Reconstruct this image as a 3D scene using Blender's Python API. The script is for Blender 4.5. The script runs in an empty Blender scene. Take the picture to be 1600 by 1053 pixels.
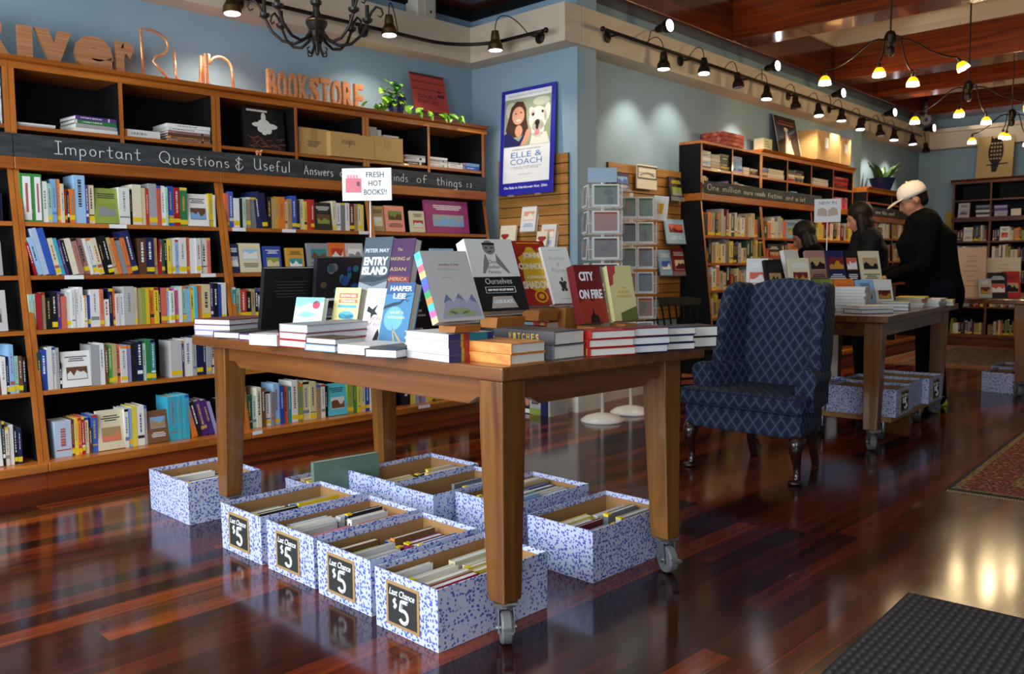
import bpy, bmesh, math, random
from mathutils import Vector, Matrix

S = bpy.context.scene
COL = S.collection
PI = math.pi
V = Vector

# ------------------------------------------------------------------ camera
FPX, YAW, PITCH, ROLL, EYE = 1360.94, math.radians(44.3236), math.radians(-4.6902), math.radians(-0.4465), 1.10
_f = V((math.cos(PITCH) * math.cos(YAW), math.cos(PITCH) * math.sin(YAW), math.sin(PITCH)))
_r0 = V((math.sin(YAW), -math.cos(YAW), 0))
_u0 = _r0.cross(_f)
_r = math.cos(ROLL) * _r0 + math.sin(ROLL) * _u0
_u = -math.sin(ROLL) * _r0 + math.cos(ROLL) * _u0
CAM = V((0, 0, EYE))
cam_data = bpy.data.cameras.new('camera')
cam = bpy.data.objects.new('camera', cam_data)
COL.objects.link(cam)
cam.matrix_world = Matrix((( _r.x, _u.x, -_f.x, 0), (_r.y, _u.y, -_f.y, 0), (_r.z, _u.z, -_f.z, EYE), (0, 0, 0, 1)))
cam_data.sensor_fit = 'HORIZONTAL'
cam_data.sensor_width = 36.0
cam_data.lens = FPX / 1600 * 36.0
cam_data.clip_start = 0.05
cam_data.dof.use_dof = True
cam_data.dof.focus_distance = 2.75
cam_data.dof.aperture_fstop = 7.0
S.camera = cam

# ------------------------------------------------------------------ exposure, world, daylight
S.view_settings.view_transform = 'Standard'
S.view_settings.look = 'None'
S.view_settings.gamma = 1.0
S.view_settings.use_curve_mapping = False
S.view_settings.exposure = 0.92
try:
    S.cycles.use_denoising = True
    S.cycles.max_bounces = 7
    S.cycles.diffuse_bounces = 4
    S.cycles.glossy_bounces = 3
    S.cycles.transmission_bounces = 6
    S.cycles.transparent_max_bounces = 8
    S.cycles.caustics_reflective = False
    S.cycles.caustics_refractive = False
    S.cycles.sample_clamp_indirect = 4.0
    S.cycles.blur_glossy = 0.2
except Exception:
    pass
world = bpy.data.worlds.new('world')
S.world = world
world.use_nodes = True
world.node_tree.nodes['Background'].inputs[0].default_value = (0.55, 0.65, 0.8, 1)
world.node_tree.nodes['Background'].inputs[1].default_value = 0.3


def srgb(h):
    h = h.lstrip('#')
    c = [int(h[i:i + 2], 16) / 255 for i in (0, 2, 4)]
    return tuple(x / 12.92 if x <= 0.04045 else ((x + 0.055) / 1.055) ** 2.4 for x in c) + (1.0,)


def area_light(name, loc, aim, sx, sy, power, color):
    d = bpy.data.lights.new(name, 'AREA')
    d.shape = 'RECTANGLE'
    d.size, d.size_y, d.energy, d.color = sx, sy, power, color
    o = bpy.data.objects.new(name, d)
    COL.objects.link(o)
    o.location = loc
    o.rotation_euler = (V(aim) - V(loc)).to_track_quat('-Z', 'Y').to_euler()
    return o


# the two shop windows behind the camera: daylight from the street
area_light('window_daylight', (-1.42, 2.75, 1.62), (3.0, 2.75, 1.05), 3.7, 2.2, 128, (0.80, 0.90, 1.0))
area_light('window_daylight_door', (-1.42, -1.35, 1.62), (3.0, -0.6, 1.0), 2.0, 2.2, 45, (0.80, 0.90, 1.0))


def P(px, py, X=None, Y=None, Z=None):
    """The point of the room seen at a pixel of the 1600 x 1053 photograph, on the plane x=X, y=Y or z=Z."""
    d = _r * ((px - 800) / FPX) - _u * ((py - 526.5) / FPX) + _f
    if X is not None:
        t = X / d.x
    elif Y is not None:
        t = Y / d.y
    else:
        t = (Z - EYE) / d.z
    return CAM + d * t


# ------------------------------------------------------------------ materials
MATS = {}


def mat(name, color, rough=0.55, metal=0.0, coat=0.0, spec=0.5, emit=None, estr=0.0, trans=0.0, alpha=1.0):
    if name in MATS:
        return MATS[name]
    m = bpy.data.materials.new(name)
    m.use_nodes = True
    b = m.node_tree.nodes['Principled BSDF']
    b.inputs['Base Color'].default_value = srgb(color)
    b.inputs['Roughness'].default_value = rough
    b.inputs['Metallic'].default_value = metal
    b.inputs['Coat Weight'].default_value = coat
    b.inputs['Specular IOR Level'].default_value = spec
    b.inputs['Transmission Weight'].default_value = trans
    b.inputs['Alpha'].default_value = alpha
    if emit:
        b.inputs['Emission Color'].default_value = srgb(emit)
        b.inputs['Emission Strength'].default_value = estr
    MATS[name] = m
    return m


class NT:
    """small node-tree builder"""
    def __init__(s, m):
        s.m, s.t = m, m.node_tree
        s.b = s.t.nodes['Principled BSDF']

    def n(s, typ, ins=None, **kw):
        nd = s.t.nodes.new(typ)
        for k, v in kw.items():
            setattr(nd, k, v)
        for k, v in (ins or {}).items():
            if hasattr(v, 'is_output'):
                s.t.links.new(v, nd.inputs[k])
            else:
                nd.inputs[k].default_value = v
        return nd

    def math(s, op, a, b=0.0, c=0.0):
        return s.n('ShaderNodeMath', {0: a, 1: b, 2: c}, operation=op).outputs[0]

    def ramp(s, fac, stops, interp='LINEAR'):
        r = s.n('ShaderNodeValToRGB', {0: fac})
        cr = r.color_ramp
        cr.interpolation = interp
        while len(cr.elements) < len(stops):
            cr.elements.new(0.5)
        for e, (p, c) in zip(cr.elements, stops):
            e.position = p
            e.color = srgb(c) if isinstance(c, str) else c
        return r.outputs[0]

    def mix(s, fac, a, b, blend='MIX'):
        nd = s.n('ShaderNodeMix', {0: fac}, data_type='RGBA', blend_type=blend)
        for i, v in ((6, a), (7, b)):
            if hasattr(v, 'is_output'):
                s.t.links.new(v, nd.inputs[i])
            else:
                nd.inputs[i].default_value = srgb(v) if isinstance(v, str) else v
        return nd.outputs[2]

    def to(s, out, inp):
        s.t.links.new(out, s.b.inputs[inp])

    def coord(s, kind='Object'):
        return s.n('ShaderNodeTexCoord').outputs[kind]

    def mapped(s, co, scale=(1, 1, 1), loc=(0, 0, 0), rot=(0, 0, 0)):
        return s.n('ShaderNodeMapping', {'Vector': co, 'Scale': scale, 'Location': loc, 'Rotation': rot}).outputs[0]

    def bump(s, h, strength=0.2, dist=0.01):
        o = s.n('ShaderNodeBump', {'Height': h, 'Strength': strength, 'Distance': dist}).outputs[0]
        s.to(o, 'Normal')


def wood(name, dark, light, along='X', rough=0.4, coat=0.0, scale=1.0, contrast=1.0):
    if name in MATS:
        return MATS[name]
    m = mat(name, light, rough, coat=coat)
    g = NT(m)
    s = {'X': (1.2, 22, 22), 'Y': (22, 1.2, 22), 'Z': (22, 22, 1.2)}[along]
    v = g.mapped(g.coord(), tuple(q * scale for q in s))
    n1 = g.n('ShaderNodeTexNoise', {'Vector': v, 'Scale': 1.0, 'Detail': 5.0, 'Roughness': 0.62, 'Distortion': 0.6}).outputs['Fac']
    v2 = g.mapped(g.coord(), tuple(q * scale * 0.12 for q in s))
    n2 = g.n('ShaderNodeTexNoise', {'Vector': v2, 'Scale': 1.0, 'Detail': 2.0}).outputs['Fac']
    f = g.math('ADD', g.math('MULTIPLY', n1, 0.65), g.math('MULTIPLY', n2, 0.35))
    lo, hi = 0.5 - 0.16 / contrast, 0.5 + 0.14 / contrast
    g.to(g.ramp(f, [(lo, dark), (hi, light)]), 'Base Color')
    return m


# ------------------------------------------------------------------ mesh building
def wm(o):
    return (wm(o.parent) if o.parent else Matrix()) @ o.matrix_basis


class MB:
    """collects closed shapes; build() links them as ONE mesh object"""
    def __init__(s, T=None):
        s.v, s.f, s.mi, s.T = [], [], [], T

    def add(s, verts, faces, m=0, T=None):
        k = len(s.v)
        T = T if T is not None else s.T
        for p in verts:
            p = V(p)
            s.v.append(T @ p if T is not None else p)
        for q in faces:
            s.f.append([k + i for i in q])
            s.mi.append(m)
        return s

    HEX = [(0, 3, 2, 1), (4, 5, 6, 7), (0, 1, 5, 4), (1, 2, 6, 5), (2, 3, 7, 6), (3, 0, 4, 7)]

    def hexa(s, p, m=0, ms=None, T=None):
        """8 points: bottom ring then top ring; ms: material per face (bottom, top, front, right, back, left)"""
        k = len(s.mi)
        s.add(p, MB.HEX, m, T)
        if ms:
            s.mi[k:k + 6] = ms
        return s

    def box(s, x0, x1, y0, y1, z0, z1, m=0, ms=None, T=None):
        return s.hexa([(x0, y0, z0), (x1, y0, z0), (x1, y1, z0), (x0, y1, z0), (x0, y0, z1), (x1, y0, z1), (x1, y1, z1), (x0, y1, z1)], m, ms, T)

    def poly(s, pts, m=0, T=None):
        return s.add(pts, [list(range(len(pts)))], m, T)

    def prism(s, pts, d, m=0, T=None, cap=None):
        """polygon pts (3-D, planar) swept by the vector d"""
        n = len(pts)
        d = V(d)
        vs = [V(p) for p in pts] + [V(p) + d for p in pts]
        fs = [list(range(n))[::-1], [n + i for i in range(n)]] + [(i, (i + 1) % n, n + (i + 1) % n, n + i) for i in range(n)]
        k = len(s.mi)
        s.add(vs, fs, m, T)
        if cap is not None:
            s.mi[k] = s.mi[k + 1] = cap
        return s

    def loft(s, rings, m=0, closed=True, caps=True, T=None):
        n = len(rings[0])
        vs = [V(p) for r in rings for p in r]
        fs = []
        for a in range(len(rings) - 1):
            for i in range(n if closed else n - 1):
                j = (i + 1) % n
                fs.append((a * n + i, a * n + j, (a + 1) * n + j, (a + 1) * n + i))
        if caps:
            fs.append(list(range(n))[::-1])
            fs.append([(len(rings) - 1) * n + i for i in range(n)])
        return s.add(vs, fs, m, T)

    def tube(s, pts, r, n=8, m=0, T=None, closed=False, squash=None):
        """a round bar along pts; r a number or one per point"""
        pts = [V(p) for p in pts]
        N = len(pts)
        rr = r if isinstance(r, (list, tuple)) else [r] * N
        rings, up = [], None
        for i in range(N):
            a = pts[(i - 1) % N] if closed or i > 0 else pts[i]
            b = pts[(i + 1) % N] if closed or i < N - 1 else pts[i]
            t = (b - a)
            t = t.normalized() if t.length > 1e-9 else V((0, 0, 1))
            if up is None:
                up = t.orthogonal().normalized()
            side = t.cross(up)
            if side.length < 1e-6:
                up = t.orthogonal().normalized()
                side = t.cross(up)
            side.normalize()
            up = side.cross(t).normalized()
            rings.append([pts[i] + rr[i] * (math.cos(2 * PI * k / n) * up + math.sin(2 * PI * k / n) * side) for k in range(n)])
        if closed:
            rings.append(rings[0])
        return s.loft(rings, m, True, not closed, T)

    def lathe(s, prof, n=24, at=(0, 0, 0), m=0, T=None, sx=1.0, sy=1.0, caps=True):
        """profile [(radius, z)] spun about z"""
        c = V(at)
        rings = [[c + V((max(r, 1e-5) * sx * math.cos(2 * PI * k / n), max(r, 1e-5) * sy * math.sin(2 * PI * k / n), z)) for k in range(n)] for r, z in prof]
        return s.loft(rings, m, True, caps, T)

    def ball(s, c, rx, ry=None, rz=None, n=14, k=9, m=0, T=None):
        ry, rz = ry or rx, rz or rx
        prof = [(math.sin(PI * i / k), -math.cos(PI * i / k)) for i in range(k + 1)]
        c = V(c)
        rings = [[c + V((rx * max(r, 1e-4) * math.cos(2 * PI * j / n), ry * max(r, 1e-4) * math.sin(2 * PI * j / n), rz * z)) for j in range(n)] for r, z in prof]
        return s.loft(rings, m, True, True, T)

    def build(s, name, mats, parent=None, smooth=False, bevel=0.0, local=False, seg=2, fix=True):
        me = bpy.data.meshes.new(name)
        me.from_pydata([tuple(p) for p in s.v], [], s.f)
        for m in (mats if isinstance(mats, (list, tuple)) else [mats]):
            me.materials.append(m)
        if len(me.materials) > 1:
            me.polygons.foreach_set('material_index', s.mi)
        if fix:
            bm = bmesh.new()
            bm.from_mesh(me)
            bmesh.ops.recalc_face_normals(bm, faces=bm.faces)
            bm.to_mesh(me)
            bm.free()
        if smooth:
            me.polygons.foreach_set('use_smooth', [True] * len(me.polygons))
        me.update()
        o = bpy.data.objects.new(name, me)
        COL.objects.link(o)
        if parent is not None:
            o.parent = parent
            if not local:
                o.matrix_basis = wm(parent).inverted()
        if bevel > 0:
            b = o.modifiers.new('bevel', 'BEVEL')
            b.width, b.segments, b.limit_method, b.angle_limit = bevel, seg, 'ANGLE', math.radians(40)
            b.harden_normals = False
        return o


def tag(o, label=None, cat=None, group=None, kind=None):
    for k, v in (('label', label), ('category', cat), ('group', group), ('kind', kind)):
        if v:
            o[k] = v
    return o


def thing(name, label, cat, loc=(0, 0, 0), rot=None, group=None, M=None):
    o = bpy.data.objects.new(name, None)
    o.empty_display_size = 0.1
    COL.objects.link(o)
    if M is not None:
        o.matrix_basis = M
    else:
        o.location = loc
        if rot is not None:
            o.rotation_euler = rot if isinstance(rot, (tuple, list)) else (0, 0, rot)
    tag(o, label, cat, group)
    return o


def copy_tree(o, parent=None):
    c = o.copy()
    COL.objects.link(c)
    if parent is not None:
        c.parent = parent
    for ch in list(o.children):
        copy_tree(ch, c)
    return c


def struct(o):
    o['kind'] = 'structure'
    return o


# ------------------------------------------------------------------ lettering
FONT_CACHE = {}


def text_mesh(body, bold=0.0, spacing=1.0):
    key = (body, bold, spacing)
    if key not in FONT_CACHE:
        cu = bpy.data.curves.new('lettering', 'FONT')
        cu.body = body
        cu.align_x, cu.align_y = 'LEFT', 'BOTTOM_BASELINE'
        cu.offset = bold
        cu.space_character = spacing
        cu.space_line = 0.95
        cu.resolution_u = 3
        cu.extrude = 0.5
        to = bpy.data.objects.new('lettering', cu)
        COL.objects.link(to)
        bpy.context.view_layer.update()
        dg = bpy.context.evaluated_depsgraph_get()
        me = bpy.data.meshes.new_from_object(to.evaluated_get(dg))
        vs = [v.co.copy() for v in me.vertices]
        fs = [list(p.vertices) for p in me.polygons]
        bpy.data.objects.remove(to)
        bpy.data.curves.remove(cu)
        bpy.data.meshes.remove(me)
        lo = V((min(v.x for v in vs), min(v.y for v in vs), -0.5))
        hi = V((max(v.x for v in vs), max(v.y for v in vs), 0.5))
        FONT_CACHE[key] = (vs, fs, lo, hi)
    return FONT_CACHE[key]


def letter(mb, body, c, right, up, w, h, depth=0.0008, bold=0.0, m=0, spacing=1.0, slant=0.0):
    """lettering fitted into a w x h rectangle centred at c, standing out by depth along right x up"""
    vs, fs, lo, hi = text_mesh(body, bold, spacing)
    right, up, c = V(right).normalized(), V(up).normalized(), V(c)
    nrm = right.cross(up).normalized()
    sx, sy = w / max(hi.x - lo.x, 1e-6), h / max(hi.y - lo.y, 1e-6)
    pts = []
    for v in vs:
        x = (v.x - (lo.x + hi.x) / 2) * sx
        y = (v.y - (lo.y + hi.y) / 2) * sy
        pts.append(c + right * (x + slant * y) + up * y + nrm * (v.z + 0.5) * depth)
    mb.add(pts, fs, m)
    return mb


def arc(cx, cy, rx, ry, a0, a1, n=9):
    return [(cx + rx * math.cos(math.radians(a0 + (a1 - a0) * i / n)), cy + ry * math.sin(math.radians(a0 + (a1 - a0) * i / n))) for i in range(n + 1)]


# handwriting: each glyph is (advance, strokes); x-height 0.55, capitals 1.0
HAND = {
    'I': (.5, [[(.05, 1), (.45, 1)], [(.25, 1), (.25, 0)], [(.0, 0), (.5, 0)]]),
    'm': (.75, [[(.05, .55), (.05, 0)], [(.05, .4)] + arc(.2, .4, .15, .15, 160, 0) + [(.35, 0)], [(.35, .4)] + arc(.5, .4, .15, .15, 160, 0) + [(.65, 0)]]),
    'p': (.5, [[(.05, .55), (.05, -.35)], arc(.22, .28, .18, .26, 140, -140)]),
    'o': (.48, [arc(.22, .27, .19, .27, 90, 450)]),
    'r': (.38, [[(.05, .55), (.05, 0)], [(.05, .35)] + arc(.22, .38, .16, .16, 150, 40)]),
    't': (.42, [[(.18, .9), (.18, .08), (.26, 0), (.36, .04)], [(.0, .6), (.38, .6)]]),
    'a': (.52, [arc(.22, .27, .19, .27, 40, 330), [(.42, .55), (.42, .05), (.5, 0)]]),
    'n': (.5, [[(.05, .55), (.05, 0)], [(.05, .38)] + arc(.22, .38, .17, .17, 160, 0) + [(.39, 0)]]),
    'Q': (.85, [arc(.38, .5, .36, .5, 90, 450, 16), [(.42, .25), (.78, -.12)]]),
    'u': (.5, [[(.05, .55), (.05, .2)] + arc(.21, .18, .16, .18, 180, 350) + [(.38, .55), (.4, 0)]]),
    'e': (.48, [[(.05, .28), (.38, .3)] + arc(.22, .27, .18, .27, 10, 320)]),
    's': (.42, [arc(.2, .42, .14, .13, 40, 270, 7) + arc(.2, .15, .15, .14, 90, -140, 7)]),
    'i': (.22, [[(.1, .55), (.1, 0)], [(.1, .75), (.12, .8)]]),
    '&': (.7, [[(.55, .8), (.3, .95), (.12, .8), (.3, .55), (.5, .55), (.3, .55), (.08, .3), (.2, .02), (.45, .05), (.6, .3)], [(.33, 1.08), (.3, -.1)]]),
    'U': (.7, [[(.05, 1), (.05, .3)] + arc(.3, .28, .25, .28, 180, 360) + [(.55, 1)], [(.55, .4), (.62, .0)]]),
    'f': (.4, [arc(.26, .8, .14, .16, 30, 180, 6) + [(.12, 0)], [(.0, .5), (.32, .5)]]),
    'l': (.2, [[(.08, 1), (.08, 0)]]),
    'A': (.75, [[(.0, 0), (.3, 1), (.62, 0)], [(.1, .4), (.55, .4)]]),
    'w': (.68, [[(.03, .55), (.16, 0), (.32, .45), (.46, 0), (.62, .55)]]),
    'k': (.48, [[(.06, 1), (.06, 0)], [(.38, .55), (.06, .22), (.4, 0)]]),
    'd': (.52, [arc(.22, .27, .19, .27, 40, 330), [(.42, 1), (.42, 0)]]),
    'h': (.5, [[(.06, 1), (.06, 0)], [(.06, .38)] + arc(.22, .38, .17, .17, 160, 0) + [(.39, 0)]]),
    'g': (.52, [arc(.22, .27, .19, .27, 40, 330), [(.42, .55), (.42, -.2)] + arc(.24, -.2, .18, .15, 0, -150, 6)]),
    ';': (.3, [arc(.1, .5, .06, .06, 90, 450, 6), [(.12, .2), (.05, 0)]]),
    ')': (.3, [arc(.0, .3, .18, .4, 70, -70, 8)]),
    'O': (.8, [arc(.36, .5, .34, .5, 90, 450, 16)]),
    'y': (.5, [[(.05, .55), (.22, .05)], [(.42, .55), (.1, -.35)]]),
    'c': (.45, [arc(.23, .27, .19, .27, 45, 315)]),
    'b': (.5, [[(.06, 1), (.06, 0)], arc(.22, .27, .18, .27, 140, -140)]),
    'v': (.48, [[(.03, .55), (.2, 0), (.4, .55)]]),
    'N': (.75, [[(.05, 0), (.05, 1), (.55, 0), (.55, 1)]]),
    'R': (.65, [[(.05, 0), (.05, 1)] + arc(.2, .75, .3, .25, 90, -90, 8) + [(.05, .5)], [(.2, .5), (.55, 0)]]),
    'L': (.55, [[(.05, 1), (.05, 0), (.5, 0)]]),
    'C': (.7, [arc(.36, .5, .34, .5, 50, 310, 12)]),
    ',': (.25, [[(.12, .08), (.05, -.15)]]),
    '.': (.25, [[(.08, 0), (.1, .05)]]),
    '5': (.6, [[(.5, 1), (.14, 1), (.08, .56)] + arc(.26, .31, .24, .29, 120, -150, 10)]),
    '$': (.55, [arc(.25, .66, .18, .18, 40, 270, 7) + arc(.25, .3, .18, .18, 90, -140, 7), [(.25, .98), (.25, 0)]]),
    ' ': (.42, []),
}


def hand(mb, body, p0, right, up, h, width=None, r=0.0035, m=0, n=5, wob=0.0, sp=0.12):
    """handwriting from the baseline point p0, capitals h tall, squeezed or stretched to width"""
    right, up, p0 = V(right).normalized(), V(up).normalized(), V(p0)
    total = sum(HAND.get(c, HAND[' '])[0] + sp for c in body)
    k = (width / total) if width else h
    x = 0.0
    rnd = random.Random(len(body))
    for c in body:
        adv, strokes = HAND.get(c, HAND[' '])
        dy = rnd.uniform(-wob, wob)
        for st in strokes:
            pts = [p0 + right * ((x + a) * k) + up * ((b + dy) * h) for a, b in st]
            if len(pts) > 1:
                mb.tube(pts, r, n, m)
        x += adv + sp
    return mb
# ------------------------------------------------------------------ shared materials
SHELF = wood('shelf_wood', '#8A4413', '#C8772B', 'X', 0.32, 0.25)
SHELFV = wood('upright_wood', '#8A4413', '#C8772B', 'Z', 0.32, 0.25)
BASEW = wood('plinth_wood', '#5E2409', '#A04A17', 'X', 0.3, 0.3)
DARKW = wood('far_shelf_wood', '#3C1B0B', '#7C3F1C', 'Y', 0.35, 0.2)
DARKWV = wood('far_upright_wood', '#3C1B0B', '#7C3F1C', 'Z', 0.35, 0.2)
TABW = wood('table_wood', '#4A2612', '#855024', 'Y', 0.3, 0.35)
TABWX = wood('table_wood_cross', '#452210', '#7C4820', 'X', 0.3, 0.35)
TABWV = wood('table_leg_wood', '#5A3012', '#946024', 'Z', 0.32, 0.3)
CEILW = wood('ceiling_wood', '#3A1206', '#8A3A14', 'Y', 0.22, 0.4)
CEILWX = wood('ceiling_wood_long', '#2A0E06', '#6E2C10', 'X', 0.22, 0.4)
BLACKP = mat('black_painted_board', '#07080A', 0.7, spec=0.2)
NAVYB = mat('blue_black_back', '#0D1014', 0.7, spec=0.2)
CREAM = mat('cream_paint', '#CDBFA8', 0.6)
WHITE = mat('white_paint', '#E6E2DA', 0.5)
WALLB = mat('blue_wall_paint', '#8FA9B8', 0.65)
BRONZE = mat('dark_bronze_metal', '#2A211A', 0.42, 0.7)
BLACKM = mat('black_metal', '#121212', 0.45, 0.4)
STEEL = mat('steel', '#9A9A98', 0.3, 0.9)
PAGES = mat('book_pages', '#E3DDD0', 0.8)
PAGEW = mat('white_book_pages', '#DEDDDB', 0.8)
PAGEC = mat('cream_book_pages', '#D6CBB2', 0.8)
STICKY = mat('yellow_sticker', '#E8C81A', 0.5)
CHALK = mat('chalk', '#D2D2CE', 0.9)
PAPER = mat('white_paper', '#EDEDEC', 0.6)
INK = mat('black_ink', '#1B1B1D', 0.6)
KRAFT = mat('kraft_board', '#B98C56', 0.75)
KRAFT2 = mat('tan_carton', '#C39A5E', 0.7)
CLEAR = mat('clear_plastic', '#E9EEF0', 0.12, trans=0.0, alpha=0.12)

# wall paint: faint unevenness in random patches of two close blues
g = NT(WALLB)
w_n = g.n('ShaderNodeTexNoise', {'Vector': g.coord(), 'Scale': 1.3, 'Detail': 3.0}).outputs['Fac']
g.to(g.ramp(w_n, [(0.3, '#829CAC'), (0.7, '#8FA8B6')]), 'Base Color')

# blackboard
BOARD = mat('blackboard', '#2B2E30', 0.75)
g = NT(BOARD)
v = g.mapped(g.coord(), (3, 3, 16))
w_n = g.n('ShaderNodeTexNoise', {'Vector': v, 'Scale': 1.5, 'Detail': 4.0, 'Distortion': 1.0}).outputs['Fac']
g.to(g.ramp(w_n, [(0.35, '#25282A'), (0.75, '#45494B')]), 'Base Color')

# floor boards of cherry wood, lacquered
FLOORM = mat('cherry_floor', '#5A2413', 0.13, coat=0.0)
g = NT(FLOORM)
co = g.coord()
sep = g.n('ShaderNodeSeparateXYZ', {0: co})
X_, Y_ = sep.outputs[0], sep.outputs[1]
yw = g.math('DIVIDE', Y_, 0.093)
row = g.math('FLOOR', yw)
fy = g.math('FRACT', yw)
offs = g.n('ShaderNodeTexWhiteNoise', {'W': row}, noise_dimensions='1D').outputs[0]
xs = g.math('ADD', g.math('DIVIDE', X_, 1.5), g.math('MULTIPLY', offs, 7.0))
seg = g.math('FLOOR', xs)
fx = g.math('FRACT', xs)
idv = g.n('ShaderNodeCombineXYZ', {0: row, 1: seg, 2: 0.0}).outputs[0]
h1 = g.n('ShaderNodeTexWhiteNoise', {'Vector': idv}, noise_dimensions='3D').outputs[0]
gv = g.n('ShaderNodeVectorMath', {0: g.mapped(co, (1.6, 26, 1)), 1: g.n('ShaderNodeVectorMath', {0: idv, 1: (3.7, 5.1, 1.0)}, operation='MULTIPLY').outputs[0]}, operation='ADD').outputs[0]
gr = g.n('ShaderNodeTexNoise', {'Vector': gv, 'Scale': 1.0, 'Detail': 5.0, 'Roughness': 0.6, 'Distortion': 0.8}).outputs['Fac']
fac = g.math('ADD', g.math('MULTIPLY', h1, 0.76), g.math('MULTIPLY', g.math('SUBTRACT', gr, 0.5), 0.9))
colr = g.ramp(fac, [(0.0, '#26100E'), (0.3, '#3E1712'), (0.55, '#622512'), (0.8, '#8A3A16'), (1.0, '#A85226')])
gap = g.math('MAXIMUM', g.math('LESS_THAN', fy, 0.03), g.math('LESS_THAN', fx, 0.0018))
g.to(g.mix(gap, colr, '#1A0A06'), 'Base Color')
rn = g.n('ShaderNodeTexNoise', {'Vector': g.mapped(co, (1.5, 6, 1)), 'Scale': 1.0, 'Detail': 2.0}).outputs['Fac']
g.to(g.math('ADD', g.math('MULTIPLY', rn, 0.10), 0.085), 'Roughness')
g.bump(g.math('SUBTRACT', g.math('MULTIPLY', h1, 0.25), gap), 0.12, 0.002)

# blue sprig paper on the price boxes: leaf marks strewn in cells, each turned its own way
SPRIG = mat('blue_sprig_paper', '#CBD0E8', 0.6)
g = NT(SPRIG)


def sprig_layer(g, vec, scale, thr, rx, ry):
    vo = g.n('ShaderNodeTexVoronoi', {'Vector': vec, 'Scale': scale, 'Randomness': 0.75}, feature='F1', voronoi_dimensions='3D')
    d = g.n('ShaderNodeVectorMath', {0: g.n('ShaderNodeVectorMath', {0: vec, 1: (scale,) * 3}, operation='MULTIPLY').outputs[0], 1: g.n('ShaderNodeVectorMath', {0: vo.outputs['Position'], 1: (scale,) * 3}, operation='MULTIPLY').outputs[0]}, operation='SUBTRACT').outputs[0]
    ang = g.math('MULTIPLY', g.n('ShaderNodeSeparateColor', {0: vo.outputs['Color']}).outputs[0], 6.283)
    ax = g.n('ShaderNodeCombineXYZ', {0: g.math('COSINE', ang), 1: g.math('COSINE', ang), 2: g.math('SINE', ang)}).outputs[0]
    along = g.n('ShaderNodeVectorMath', {0: d, 1: ax}, operation='DOT_PRODUCT').outputs['Value']
    ln = g.n('ShaderNodeVectorMath', {0: d}, operation='LENGTH').outputs['Value']
    # squared distance across the leaf = |d|^2 - along^2/|ax|^2 (|ax|^2 is between 1 and 2)
    al = g.math('MULTIPLY', along, 0.8)
    across2 = g.math('MAXIMUM', g.math('SUBTRACT', g.math('MULTIPLY', ln, ln), g.math('MULTIPLY', al, al)), 0.0)
    e = g.math('ADD', g.math('DIVIDE', g.math('MULTIPLY', al, al), rx * rx), g.math('DIVIDE', across2, ry * ry))
    return g.math('LESS_THAN', e, thr)


co = g.coord()
s1 = sprig_layer(g, co, 56.0, 1.0, 0.56, 0.22)
s2 = sprig_layer(g, g.mapped(co, (1, 1, 1), (0.37, 0.21, 0.53)), 62.0, 1.0, 0.56, 0.22)
clump = g.n('ShaderNodeTexNoise', {'Vector': co, 'Scale': 26.0, 'Detail': 1.0}).outputs['Fac']
s3 = sprig_layer(g, g.mapped(co, (1, 1, 1), (0.71, 0.43, 0.17)), 70.0, 1.0, 0.56, 0.2)
s3 = g.math('MULTIPLY', s3, g.math('GREATER_THAN', clump, 0.44))
g.to(g.mix(g.math('MAXIMUM', g.math('MAXIMUM', s1, s3), s2), '#CDD1E8', '#5465B8'), 'Base Color')

# blue damask with a lattice of pale diamonds for the wing chair
DAMASK = mat('navy_lattice_fabric', '#22344F', 0.85)
g = NT(DAMASK)
co = g.coord()
sep = g.n('ShaderNodeSeparateXYZ', {0: co})
nrm = g.n('ShaderNodeSeparateXYZ', {0: g.n('ShaderNodeTexCoord').outputs['Normal']})
flat_ = g.math('GREATER_THAN', g.math('ABSOLUTE', nrm.outputs[2]), 0.75)
sideways = g.math('GREATER_THAN', g.math('ABSOLUTE', nrm.outputs[1]), g.math('ABSOLUTE', nrm.outputs[0]))
sideways = g.math('MULTIPLY', sideways, g.math('SUBTRACT', 1.0, flat_))
pick = lambda f, a, b: g.math('ADD', g.math('MULTIPLY', f, b), g.math('MULTIPLY', g.math('SUBTRACT', 1.0, f), a))
yy = pick(sideways, sep.outputs[1], sep.outputs[0])
zz = pick(flat_, sep.outputs[2], sep.outputs[0])
aa = g.math('PINGPONG', g.math('ADD', g.math('DIVIDE', yy, 0.062), g.math('DIVIDE', zz, 0.082)), 0.5)
bb = g.math('PINGPONG', g.math('SUBTRACT', g.math('DIVIDE', yy, 0.062), g.math('DIVIDE', zz, 0.082)), 0.5)
mn = g.math('MINIMUM', aa, bb)
line = g.math('LESS_THAN', mn, 0.06)
core = g.math('GREATER_THAN', mn, 0.22)
weave = g.n('ShaderNodeTexNoise', {'Vector': co, 'Scale': 420.0, 'Detail': 1.0}).outputs['Fac']
c1 = g.mix(core, '#1F3152', '#12203A')
c2 = g.mix(line, c1, '#565F6C')
g.to(g.mix(g.math('MULTIPLY', weave, 0.35), c2, '#0E1830'), 'Base Color')
g.bump(weave, 0.25, 0.002)
PIPING = mat('navy_piping', '#1C2B48', 0.8)

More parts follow.
